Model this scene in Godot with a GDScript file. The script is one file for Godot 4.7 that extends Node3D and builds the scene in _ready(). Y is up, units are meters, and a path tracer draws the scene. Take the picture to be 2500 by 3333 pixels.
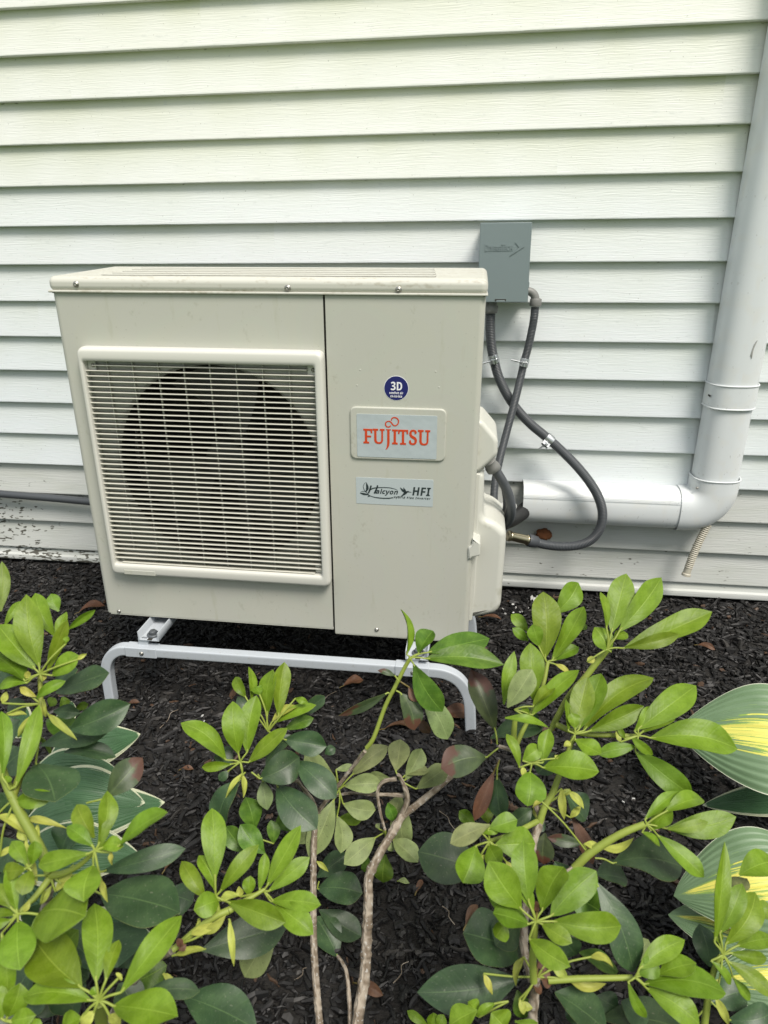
extends Node3D
# An outdoor heat pump on a steel stand in front of a clapboard wall, behind rhododendrons in a mulched bed.

const CREAM := Color(0.485, 0.485, 0.425)
var taken := {}
var rng := RandomNumberGenerator.new()
var M := {}
var noise := FastNoiseLite.new()


# Collects triangles (front faces clockwise) with their own normals.
class Shape:
	var v := PackedVector3Array()
	var n := PackedVector3Array()
	var uv := PackedVector2Array()
	var c := PackedColorArray()
	var ix := PackedInt32Array()
	var xf := Transform3D()
	var tint := Color.WHITE

	func vert(p: Vector3, nm: Vector3, t: Vector2, col: Color) -> void:
		v.append(xf * p)
		n.append((xf.basis * nm).normalized())
		uv.append(t)
		c.append(col)

	# rows of points; the outside is on the side of (along a row) x (from row to row)
	func grid(rows: Array, flip := false, uvs: Array = [], tints: Array = []) -> void:
		var at := v.size()
		var R := rows.size()
		var K: int = rows[0].size()
		var last := Vector3.UP
		for r in R:
			for k in K:
				var du: Vector3 = rows[r][mini(k + 1, K - 1)] - rows[r][maxi(k - 1, 0)]
				if K > 3 and rows[r][0].is_equal_approx(rows[r][K - 1]) and (k == 0 or k == K - 1):
					du = rows[r][1] - rows[r][K - 2]
				var dv: Vector3 = rows[mini(r + 1, R - 1)][k] - rows[maxi(r - 1, 0)][k]
				var nm := du.cross(dv)
				if nm.length() < 1e-14:
					nm = last
				else:
					nm = nm.normalized()
					last = nm
				vert(rows[r][k], -nm if flip else nm, uvs[r][k] if uvs else Vector2(float(k) / (K - 1), float(r) / (R - 1)), tints[r][k] if tints else tint)
		for r in R - 1:
			for k in K - 1:
				var a := at + r * K + k
				var q := [a, a + K, a + 1, a + 1, a + K, a + K + 1]
				if flip:
					q = [a, a + 1, a + K, a + 1, a + K + 1, a + K]
				ix.append_array(PackedInt32Array(q))

	# a box with rounded edges
	func rbox(lo: Vector3, hi: Vector3, r: float, seg := 2) -> void:
		var mid := (lo + hi) / 2.0
		var h := (hi - lo) / 2.0
		r = minf(r, minf(h.x, minf(h.y, h.z)) * 0.98)
		var core := h - Vector3(r, r, r)
		for f in 6:
			var ax: int = f % 3
			var s := 1.0 if f < 3 else -1.0
			var b: int = (ax + 1) % 3
			var d: int = (ax + 2) % 3
			var cu := []
			var cw := []
			for i in seg + 1:
				var t := tan(PI / 4.0 * (1.0 - float(i) / seg)) * r
				cu.append(-core[b] - t)
				cw.append(-core[d] - t)
			for i in seg + 1:
				var t := tan(PI / 4.0 * float(i) / seg) * r
				cu.append(core[b] + t)
				cw.append(core[d] + t)
			var at := v.size()
			var K: int = cu.size()
			for j in K:
				for i in K:
					var p := Vector3()
					p[ax] = s * h[ax]
					p[b] = cu[i]
					p[d] = cw[j]
					var inner := p.clamp(-core, core)
					var nm := (p - inner).normalized()
					var q := mid + inner + nm * r
					vert(q, nm, Vector2(q.x, -q.y) if ax == 2 else Vector2(q.z, -q.y) if ax == 0 else Vector2(q.x, q.z), tint)
			for j in K - 1:
				for i in K - 1:
					var a := at + j * K + i
					ix.append_array(PackedInt32Array([a, a + K, a + 1, a + 1, a + K, a + K + 1] if s > 0 else [a, a + 1, a + K, a + 1, a + K + 1, a + K]))

	# an outline in the xy plane given thickness from z0 to z1, its rims rounded by b
	func slab(pts: PackedVector2Array, z0: float, z1: float, b: float, seg := 2, back := true) -> void:
		if Geometry2D.is_polygon_clockwise(pts):
			pts = pts.duplicate()
			pts.reverse()
		var N := pts.size()
		var nr := PackedVector2Array()
		for i in N:
			var e0 := (pts[i] - pts[(i + N - 1) % N]).normalized()
			var e1 := (pts[(i + 1) % N] - pts[i]).normalized()
			var m := Vector2(e0.y, -e0.x) + Vector2(e1.y, -e1.x)
			m = m.normalized() if m.length() > 0.01 else Vector2(e0.y, -e0.x)
			nr.append(m)
		var rings := []
		for i in seg + 1:
			var a := PI / 2.0 * (1.0 - float(i) / seg)
			rings.append([z1 - b * (1.0 - sin(a)), b * (1.0 - cos(a)), a])
		for i in seg + 1:
			var a := PI / 2.0 * float(i) / seg
			rings.append([z0 + b * (1.0 - sin(a)), b * (1.0 - cos(a)), -a])
		var at := v.size()
		for g in rings:
			for i in N + 1:
				var k := i % N
				var p: Vector2 = pts[k] - nr[k] * g[1]
				vert(Vector3(p.x, p.y, g[0]), Vector3(nr[k].x * cos(g[2]), nr[k].y * cos(g[2]), sin(g[2])), Vector2(p.x, -p.y), tint)
		for g in rings.size() - 1:
			for i in N:
				var a := at + g * (N + 1) + i
				var d := a + N + 1
				ix.append_array(PackedInt32Array([a, a + 1, d, a + 1, d + 1, d]))
		var tri := Geometry2D.triangulate_polygon(pts)
		for side in ([1, -1] if back else [1]):
			at = v.size()
			for i in N:
				var p := pts[i] - nr[i] * b
				vert(Vector3(p.x, p.y, z1 if side > 0 else z0), Vector3(0, 0, side), Vector2(p.x, -p.y), tint)
			for t in range(0, tri.size(), 3):
				var a := pts[tri[t]]
				var ccw := (pts[tri[t + 1]] - a).cross(pts[tri[t + 2]] - a) > 0
				if ccw == (side > 0):
					ix.append_array(PackedInt32Array([at + tri[t], at + tri[t + 2], at + tri[t + 1]]))
				else:
					ix.append_array(PackedInt32Array([at + tri[t], at + tri[t + 1], at + tri[t + 2]]))

	# a swept section: round, or a rounded square where square is set
	func tube(path: PackedVector3Array, rad: Array, sides := 12, square := 0.0, caps := true, up := Vector3.ZERO, wide := 1.0) -> void:
		var N := path.size()
		var rows := []
		var uvs := []
		var t0 := (path[1] - path[0]).normalized()
		var nx := up if up != Vector3.ZERO else (Vector3.UP if absf(t0.y) < 0.8 else Vector3.RIGHT)
		nx = (nx - t0 * nx.dot(t0)).normalized()
		var run := 0.0
		for i in N:
			var t := (path[mini(i + 1, N - 1)] - path[maxi(i - 1, 0)]).normalized()
			nx = (nx - t * nx.dot(t)).normalized()
			var ny := t.cross(nx)
			if i > 0:
				run += path[i].distance_to(path[i - 1])
			var r: float = rad[mini(i, rad.size() - 1)]
			var row := PackedVector3Array()
			var ur := PackedVector2Array()
			for k in sides + 1:
				var a := TAU * (k % sides) / sides + (TAU / sides / 2.0 if square > 0.0 else 0.0)
				var co := cos(a)
				var si := sin(a)
				if square > 0.0:
					var e := 2.0 / square
					co = signf(co) * pow(absf(co), e)
					si = signf(si) * pow(absf(si), e)
				row.append(path[i] + nx * co * r + ny * si * r * wide)
				ur.append(Vector2(float(k) / sides, run * 8.0))
			rows.append(row)
			uvs.append(ur)
		grid(rows, false, uvs)
		if caps:
			for e in [0, N - 1]:
				var t := (path[1] - path[0]).normalized() if e == 0 else (path[N - 1] - path[N - 2]).normalized()
				var at := v.size()
				var nm := -t if e == 0 else t
				vert(path[e], nm, Vector2(0.5, 0.5), tint)
				for k in sides + 1:
					vert(rows[e][k], nm, Vector2(0.5, 0.5), tint)
				for k in sides:
					ix.append_array(PackedInt32Array([at, at + 1 + k, at + 2 + k] if e == 0 else [at, at + 2 + k, at + 1 + k]))

	# a profile of (radius, height) turned round an axis
	func lathe(at: Vector3, axis: Vector3, prof: PackedVector2Array, sides := 16) -> void:
		var x := axis.cross(Vector3.UP if absf(axis.y) < 0.8 else Vector3.RIGHT).normalized()
		var y := axis.cross(x)
		var rows := []
		for p in prof:
			var row := PackedVector3Array()
			for k in sides + 1:
				var a := TAU * (k % sides) / sides
				row.append(at + axis * p.y + (x * cos(a) + y * sin(a)) * p.x)
			rows.append(row)
		grid(rows, false)

	func surface(into: ArrayMesh, m: Material) -> void:
		var a := []
		a.resize(Mesh.ARRAY_MAX)
		a[Mesh.ARRAY_VERTEX] = v
		a[Mesh.ARRAY_NORMAL] = n
		a[Mesh.ARRAY_TEX_UV] = uv
		a[Mesh.ARRAY_COLOR] = c
		a[Mesh.ARRAY_INDEX] = ix
		into.add_surface_from_arrays(Mesh.PRIMITIVE_TRIANGLES, a)
		into.surface_set_material(into.get_surface_count() - 1, m)


func numbered(called: String) -> String:
	taken[called] = taken.get(called, 0) + 1
	return called if taken[called] == 1 else "%s_%03d" % [called, taken[called] - 1]


func part(called: String, s: Shape, m: Material, parent: Node = self) -> MeshInstance3D:
	var o := MeshInstance3D.new()
	o.mesh = ArrayMesh.new()
	s.surface(o.mesh, m)
	return put(called, o, parent)


func put(called: String, o: Node3D, parent: Node) -> Node3D:
	var name_now := called
	if parent == self:
		name_now = numbered(called)
	else:
		var used: Dictionary = parent.get_meta("used", {})
		used[called] = used.get(called, 0) + 1
		parent.set_meta("used", used)
		if used[called] > 1:
			name_now = "%s_%03d" % [called, used[called] - 1]
	o.name = name_now
	parent.add_child(o, true)
	return o


func thing(called: String, label: String, category: String, at := Vector3.ZERO, group := "") -> Node3D:
	var o := Node3D.new()
	put(called, o, self)
	o.position = at
	return tag(o, label, category, group)


func tag(o: Node3D, label: String, category: String, group := "") -> Node3D:
	o.set_meta("label", label)
	o.set_meta("category", category)
	if group:
		o.set_meta("group", group)
	return o


func kind(o: Node3D, what: String) -> Node3D:
	o.set_meta("kind", what)
	return o


func box(lo: Vector3, hi: Vector3, r := 0.002, seg := 2) -> Shape:
	var s := Shape.new()
	s.rbox(lo, hi, r, seg)
	return s


func rounded(pts: Array, r: float, seg := 4) -> PackedVector2Array:
	var out := PackedVector2Array()
	var N := pts.size()
	for i in N:
		var p: Vector2 = pts[i]
		var a: Vector2 = pts[(i + N - 1) % N] - p
		var b: Vector2 = pts[(i + 1) % N] - p
		var cut := minf(r, minf(a.length(), b.length()) * 0.45)
		var p0 := p + a.normalized() * cut
		var p1 := p + b.normalized() * cut
		for k in seg + 1:
			var t := float(k) / seg
			out.append(p0.lerp(p, t).lerp(p.lerp(p1, t), t))
	return out


func smooth(pts: Array, step := 0.006) -> PackedVector3Array:
	var cv := Curve3D.new()
	cv.bake_interval = step
	cv.up_vector_enabled = false
	for i in pts.size():
		var tan_: Vector3 = (pts[mini(i + 1, pts.size() - 1)] - pts[maxi(i - 1, 0)]) / 6.0
		cv.add_point(pts[i], -tan_, tan_)
	return cv.get_baked_points()


func mat(called: String, lin: Color, rough := 0.6, metal := 0.0) -> StandardMaterial3D:
	var m := StandardMaterial3D.new()
	m.resource_name = called
	m.albedo_color = lin.linear_to_srgb()
	m.roughness = rough
	m.metallic = metal
	M[called] = m
	return m


func picture(w: int, h: int, f: Callable) -> ImageTexture:
	var im := Image.create(w, h, false, Image.FORMAT_RGB8)
	for y in h:
		for x in w:
			im.set_pixel(x, y, f.call(x, y))
	return ImageTexture.create_from_image(im)


func relief(w: int, h: int, strength: float, f: Callable) -> ImageTexture:
	var im := Image.create(w, h, false, Image.FORMAT_RGB8)
	for y in h:
		for x in w:
			var g: float = clampf(f.call(x, y), 0.0, 1.0)
			im.set_pixel(x, y, Color(g, g, g))
	im.bump_map_to_normal_map(strength)
	return ImageTexture.create_from_image(im)


func n2(x: float, y: float) -> float:
	return noise.get_noise_2d(x, y)


func ground(x: float, z: float) -> float:
	return 0.13 - 0.06 * clampf(z, -0.1, 2.2) + 0.010 * noise.get_noise_2d(x * 260.0, z * 260.0)


func lin(r: float, g: float, b: float) -> Color:
	return Color(r, g, b).linear_to_srgb()


func materials() -> void:
	# wood-grained vinyl: eight rows of texture, one for each variant of course
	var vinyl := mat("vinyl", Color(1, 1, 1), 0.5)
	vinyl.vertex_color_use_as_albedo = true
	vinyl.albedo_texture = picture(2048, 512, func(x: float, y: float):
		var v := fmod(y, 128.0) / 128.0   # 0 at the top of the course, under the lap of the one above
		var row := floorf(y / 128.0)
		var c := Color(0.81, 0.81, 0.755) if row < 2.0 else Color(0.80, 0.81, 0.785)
		var lap_tone := exp(-v * 3.6) * (0.95 + 0.5 * n2(x * 0.35 + row * 900.0, row * 70.0)) + 0.10 * n2(x * 0.5 + row * 77.0, v * 60.0 + row * 400.0)
		lap_tone *= 1.0 if row < 2.0 else 0.62
		lap_tone += 0.5 * clampf(1.0 - v * 9.0, 0.0, 1.0) * (0.6 + n2(x * 0.9, row * 50.0))
		c = c.lerp(Color(0.50, 0.53, 0.28), clampf(lap_tone * 0.85, 0.0, 0.85))  # olive tone: algae together with lap shade painted into the colour
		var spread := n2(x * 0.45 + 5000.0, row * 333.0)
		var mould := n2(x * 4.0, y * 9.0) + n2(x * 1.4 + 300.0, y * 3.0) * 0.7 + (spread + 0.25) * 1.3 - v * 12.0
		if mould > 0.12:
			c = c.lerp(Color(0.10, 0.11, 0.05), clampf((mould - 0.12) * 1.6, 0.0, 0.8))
		var spot := n2(x * 11.0 + 4000.0, y * 11.0)
		if spot > 0.76:
			c = c.lerp(Color(0.2, 0.2, 0.16), 0.5)
		var rub := n2(x * 1.2 + row * 40.0, y * 5.0 + 9000.0) + n2(x * 7.0, y * 7.0) * 0.3
		c = c.lerp(Color(0.6, 0.62, 0.58), clampf((rub - 0.55) * 1.2, 0.0, 0.4))
		return lin(c.r, c.g, c.b))
	vinyl.normal_enabled = true
	vinyl.normal_scale = 0.14
	vinyl.normal_texture = relief(2048, 512, 5.0, func(x: float, y: float):
		var warp := 4.0 * n2(x * 0.6, y * 1.1)
		return 0.5 + 0.26 * n2(x * 0.55, (y + warp) * 20.0) + 0.26 * n2(x * 1.6 + 700.0, (y + warp) * 38.0))
	var foul := mat("splashed_vinyl", Color(1, 1, 1), 0.55)
	foul.normal_enabled = true
	foul.normal_scale = 0.2
	foul.normal_texture = vinyl.normal_texture
	foul.albedo_texture = picture(2048, 512, func(x: float, y: float):
		var v := fmod(y, 128.0) / 128.0
		var c := Color(0.53, 0.545, 0.52)
		var lap_tone := exp(-v * 5.0) * 0.6 + 0.2 * n2(x * 0.6, y * 1.5)  # darker olive towards the top of each course
		c = c.lerp(Color(0.34, 0.36, 0.27), clampf(lap_tone, 0.0, 0.7))
		var fleck := n2(x * 4.2, y * 7.0) + 0.6 * n2(x * 1.3, y * 2.0 + 555.0) + 0.25 * n2(x * 12.0, y * 16.0)
		var left := clampf((330.0 - x) / 200.0, 0.0, 1.0) * (0.8 if y > 256 else 0.0)   # the worst of the mould is at one end
		if y < 128.0:
			left = clampf((560.0 - x) / 120.0, 0.0, 1.0) * 0.98   # the strip at the ground
		var level := 0.84 - left * 0.72
		if fleck > level:
			c = c.lerp(Color(0.05, 0.045, 0.03), clampf((fleck - level) * (3.0 + 9.0 * left), 0.0, 0.92))
		return lin(c.r, c.g, c.b))
	# the beige paint of the unit, with grime that gathers in patches
	var paint := mat("beige_paint", Color(1, 1, 1), 0.42)
	paint.albedo_texture = picture(1024, 1024, func(x: float, y: float):
		var X := x / 1024.0
		var Y := y / 1024.0
		var c := CREAM
		var haze := 0.5 + 0.5 * n2(x * 0.25, y * 0.25)
		c = c.lerp(Color(0.435, 0.44, 0.385), 0.5 * haze)
		var grime := n2(x * 0.9, y * 0.6) * 0.7 + n2(x * 5.0, y * 3.6) * 0.55 + n2(x * 14.0, y * 11.0) * 0.35
		var low := clampf((Y - 0.62) * 2.4, 0.0, 1.0)
		c = c.lerp(Color(0.22, 0.21, 0.13), clampf((grime - 0.56 + low * 0.40) * 0.6, 0.0, 0.4))
		var streak := n2(x * 3.2, y * 0.22 + 800.0) + 0.3 * n2(x * 12.0, y * 2.0)
		c = c.lerp(Color(0.30, 0.29, 0.17), clampf((streak - 0.60 + low * 0.34) * 0.5, 0.0, 0.28))
		if n2(x * 19.0 + 77.0, y * 19.0) > 0.80:
			c = c.lerp(Color(0.12, 0.1, 0.08), 0.6)
		return lin(c.r, c.g, c.b))
	paint.normal_enabled = true
	paint.normal_scale = 0.012
	paint.normal_texture = relief(512, 512, 3.0, func(x: float, y: float): return 0.5 + 0.4 * n2(x * 9.0, y * 9.0))
	var plastic := mat("cream_plastic", Color(1, 1, 1), 0.38)
	plastic.albedo_texture = picture(512, 512, func(x: float, y: float):
		var c := Color(0.57, 0.57, 0.51)
		var g := n2(x * 2.0, y * 1.2) + 0.6 * n2(x * 9.0, y * 7.0)
		c = c.lerp(Color(0.30, 0.29, 0.20), clampf((g - 0.45) * 0.8, 0.0, 0.4))
		return lin(c.r, c.g, c.b))
	var lidtop := mat("weathered_lid", Color(1, 1, 1), 0.45)
	lidtop.albedo_texture = picture(1024, 512, func(x: float, y: float):
		var c := Color(0.55, 0.54, 0.48)
		var g := n2(x * 0.8, y * 5.0) + 0.7 * n2(x * 6.0, y * 9.0)
		c = c.lerp(Color(0.30, 0.27, 0.19), clampf((g - 0.22) * 0.7, 0.0, 0.5))
		return lin(c.r, c.g, c.b))
	mat("grille_plastic", Color(0.60, 0.595, 0.54), 0.4)
	mat("slat_plastic", Color(0.54, 0.53, 0.46), 0.45)
	mat("panel_label", Color(0.44, 0.49, 0.50), 0.3)
	var foil := mat("silver_label", Color(0.42, 0.47, 0.49), 0.17)
	foil.normal_enabled = true
	foil.normal_scale = 0.16
	foil.normal_texture = relief(512, 512, 4.0, func(x: float, y: float): return 0.5 + 0.35 * n2(x * 2.2, y * 2.2) + 0.2 * n2(x * 6.0, y * 6.0))
	mat("red_ink", Color(0.55, 0.055, 0.015), 0.35)
	mat("dark_ink", Color(0.022, 0.034, 0.036), 0.5)
	mat("blue_sticker", Color(0.012, 0.014, 0.12), 0.4)
	mat("white_ink", Color(0.8, 0.8, 0.82), 0.5)
	mat("fan_black", Color(0.022, 0.022, 0.021), 0.55)
	mat("fan_grey", Color(0.14, 0.14, 0.138), 0.4)
	mat("seam_dark", Color(0.03, 0.028, 0.022), 0.8)
	mat("steel", Color(0.35, 0.34, 0.31), 0.38, 0.9)
	mat("zinc", Color(0.55, 0.57, 0.58), 0.35, 0.9)
	mat("brass", Color(0.50, 0.44, 0.30), 0.28, 1.0)
	var white := mat("white_steel", Color(1, 1, 1), 0.4)
	white.albedo_texture = picture(512, 512, func(x: float, y: float):
		var c := Color(0.44, 0.475, 0.51)
		var g := n2(x * 3.0, y * 3.0) + 0.7 * n2(x * 11.0, y * 11.0)
		c = c.lerp(Color(0.34, 0.33, 0.30), clampf((g - 0.55) * 1.1, 0.0, 0.55))
		return lin(c.r, c.g, c.b))
	white.uv1_triplanar = true
	white.uv1_scale = Vector3(4, 4, 4)
	mat("bolt_grey", Color(0.11, 0.12, 0.13), 0.5, 0.4)
	mat("box_grey", Color(0.19, 0.235, 0.24), 0.45)
	mat("conduit_grey", Color(0.062, 0.068, 0.075), 0.42)
	mat("fitting_grey", Color(0.20, 0.20, 0.19), 0.5)
	mat("black_rubber", Color(0.010, 0.010, 0.010), 0.55)
	mat("rust_mud", Color(0.16, 0.06, 0.022), 0.95)
	mat("white_wrap", Color(0.5, 0.5, 0.48), 0.7)
	mat("hose_beige", Color(0.46, 0.43, 0.35), 0.5)
	mat("hose_grime", Color(0.12, 0.10, 0.06), 0.8)
	var duct := mat("duct_white", Color(1, 1, 1), 0.36)
	duct.albedo_texture = picture(512, 512, func(x: float, y: float):
		var c := Color(0.66, 0.69, 0.70)
		var g := n2(x * 1.5, y * 1.5)
		c = c.lerp(Color(0.66, 0.67, 0.64), clampf(g, 0.0, 0.6))
		var scuff := n2(x * 8.0, y * 4.0 + 99.0) + 0.4 * n2(x * 1.0, y * 1.0)
		if scuff > 0.78:
			c = c.lerp(Color(0.4, 0.4, 0.37), 0.5)
		return lin(c.r, c.g, c.b))
	duct.uv1_triplanar = true
	duct.uv1_scale = Vector3(2, 2, 2)
	mat("scuff_grey", Color(0.40, 0.40, 0.37), 0.7)
	mat("concrete", Color(0.16, 0.15, 0.13), 0.9)
	var soil := mat("dark_mulch", Color(0.013, 0.0115, 0.010), 0.95)
	soil.normal_enabled = true
	soil.uv1_scale = Vector3(9, 9, 9)
	soil.normal_texture = relief(512, 512, 9.0, func(x: float, y: float): return 0.5 + 0.5 * n2(x * 6.0, y * 6.0))
	var chip := mat("mulch_chip", Color(1, 1, 1), 0.5)
	chip.metallic_specular = 0.4
	chip.vertex_color_use_as_albedo = true
	var turf := mat("lawn_green", Color(0.075, 0.13, 0.025), 0.95)
	turf.resource_name = "lawn_green"
	var bark := mat("bark", Color(1, 1, 1), 0.85)
	bark.albedo_texture = picture(128, 512, func(x: float, y: float):
		var w := sin(TAU * x / 128.0) * 20.0
		var g := n2(w * 3.0 + 60.0 * cos(TAU * x / 128.0), y * 1.1)
		var c := Color(0.15, 0.115, 0.08).lerp(Color(0.34, 0.29, 0.23), clampf(0.5 + g * 1.3, 0.0, 1.0))
		if n2(w * 5.0 + 900.0, y * 3.0) > 0.5:
			c = c.lerp(Color(0.46, 0.45, 0.42), 0.6)
		return lin(c.r, c.g, c.b))
	bark.heightmap_enabled = false
	bark.normal_enabled = true
	bark.normal_scale = 1.0
	bark.normal_texture = relief(128, 512, 7.0, func(x: float, y: float):
		var w := sin(TAU * x / 128.0) * 20.0
		return 0.5 + 0.5 * n2(w * 5.0 + 90.0 * cos(TAU * x / 128.0), y * 1.6))
	var twig := mat("young_stem", Color(0.235, 0.29, 0.045), 0.55)
	twig.vertex_color_use_as_albedo = true
	leaf_paint("leaf_new", Color(0.135, 0.232, 0.010), Color(0.25, 0.37, 0.045), 0.42, Color(0.35, 0.6, 0.05), 0)
	leaf_paint("leaf_mature", Color(0.064, 0.140, 0.012), Color(0.17, 0.29, 0.04), 0.4, Color(0.2, 0.3, 0.06), 0)
	leaf_paint("leaf_old", Color(0.026, 0.060, 0.020), Color(0.075, 0.13, 0.045), 0.43, Color(0.05, 0.08, 0.03), 1)
	leaf_paint("leaf_pale", Color(0.185, 0.235, 0.085), Color(0.28, 0.33, 0.13), 0.6, Color(0.3, 0.4, 0.12), 2)
	leaf_paint("leaf_red_tipped", Color(0.036, 0.058, 0.020), Color(0.10, 0.14, 0.05), 0.44, Color(0.06, 0.08, 0.03), 3)
	leaf_paint("leaf_dead", Color(0.095, 0.042, 0.02), Color(0.14, 0.07, 0.035), 0.6, Color(0.08, 0.04, 0.01), 1)
	leaf_paint("leaf_bract", Color(0.36, 0.40, 0.07), Color(0.44, 0.46, 0.12), 0.5, Color(0.4, 0.45, 0.1), 0)
	hosta_paint("hosta_edged", false)
	hosta_paint("hosta_golden", true)


func leaf_paint(called: String, base: Color, rib: Color, rough: float, through: Color, marks: int) -> void:
	var m := mat(called, Color(1, 1, 1), rough)
	m.vertex_color_use_as_albedo = true
	m.backlight_enabled = true
	m.backlight = through
	m.metallic_specular = 0.36 if marks == 0 else 0.45
	var off := 1000.0 * marks + called.length() * 131.0
	m.albedo_texture = picture(128, 256, func(x: float, y: float):
		var u := x / 64.0 - 1.0
		var t := y / 256.0
		var c := base
		c = c.lerp(rib, 0.16 + 0.30 * n2(x * 1.5 + off, y * 1.5))
		c = c.lerp(base * 0.62, clampf(0.2 + n2(x * 1.1 + off, y * 0.7) * 0.8, 0.0, 0.5))
		c = c.lerp(base * 0.7, clampf(n2(x * 9.0 + off, y * 9.0) * 0.5, 0.0, 0.35))
		var side := absf(fposmod((t - absf(u) * 0.16) * 9.0, 1.0) - 0.5)
		c = c.lerp(rib, clampf(1.0 - side * 9.0, 0.0, 1.0) * 0.14)
		c = c.lerp(rib, clampf(1.1 - absf(u) * 30.0, 0.0, 0.8))
		if marks == 1 and n2(x * 9.0 + off, y * 7.0) > 0.62:
			c = c.lerp(Color(0.2, 0.2, 0.15), 0.35)
		if marks == 2 and n2(x * 6.0 + off, y * 6.0) > 0.62:
			c = c.lerp(Color(0.05, 0.04, 0.02), 0.7)
		if marks == 3:
			var edge := t - 0.66 - 0.16 * n2(x * 1.6 + off, y * 1.6) + 0.15 * u
			if edge > 0.0:
				c = c.lerp(Color(0.075, 0.024, 0.016), clampf(edge * 9.0, 0.0, 0.85))
		return lin(c.r, c.g, c.b))
	m.normal_enabled = true
	m.normal_scale = 0.5 if marks in [0, 2] else 0.22
	m.normal_texture = M["leaf_new"].normal_texture if called != "leaf_new" else relief(128, 256, 4.0, func(x: float, y: float):
		var u := x / 64.0 - 1.0
		var t := y / 256.0
		var side := absf(fposmod((t - absf(u) * 0.16) * 9.0, 1.0) - 0.5)
		return 0.5 - 0.3 * clampf(1.0 - absf(u) * 14.0, 0.0, 1.0) - 0.12 * clampf(1.0 - side * 6.0, 0.0, 1.0) + 0.16 * n2(x * 4.0, y * 4.0))


func hosta_paint(called: String, golden: bool) -> void:
	var m := mat(called, Color(1, 1, 1), 0.45)
	m.backlight_enabled = true
	m.backlight = Color(0.12, 0.18, 0.06)
	m.albedo_texture = picture(512, 512, func(x: float, y: float):
		var u := x / 256.0 - 1.0
		var t := y / 512.0
		var c := Color(0.105, 0.175, 0.085) if golden else Color(0.034, 0.088, 0.034)
		c = c.lerp(Color(0.145, 0.225, 0.12) if golden else Color(0.055, 0.13, 0.055), 0.5 + 0.5 * n2(x * 0.8, y * 0.8))
		var ragged := 0.10 * n2(u * 900.0, t * 90.0) + 0.07 * n2(u * 2600.0, t * 160.0)
		if golden:
			var mid := absf(u) + ragged * 2.4
			if mid < 0.46 - 0.36 * t and t < 0.93 + ragged:
				c = Color(0.20, 0.31, 0.06) if mid > 0.40 - 0.36 * t or n2(u * 3000.0 + 50.0, t * 120.0) > 0.30 else Color(0.60, 0.56, 0.11)
		else:
			var rim := maxf(absf(u) + ragged * 0.7, 1.0 - (1.0 - t) * 5.0 + ragged)
			if rim > 0.85:
				c = Color(0.48, 0.50, 0.35)
		var vein := absf(fposmod(absf(u) * 7.0, 1.0) - 0.5)
		c = c.lerp(c * 1.5 + Color(0.03, 0.03, 0.02), clampf(1.0 - vein * 14.0, 0.0, 1.0) * 0.4)
		if golden and absf(u) > 0.985:
			c = Color(0.5, 0.52, 0.4)
		return lin(c.r, c.g, c.b))


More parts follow.
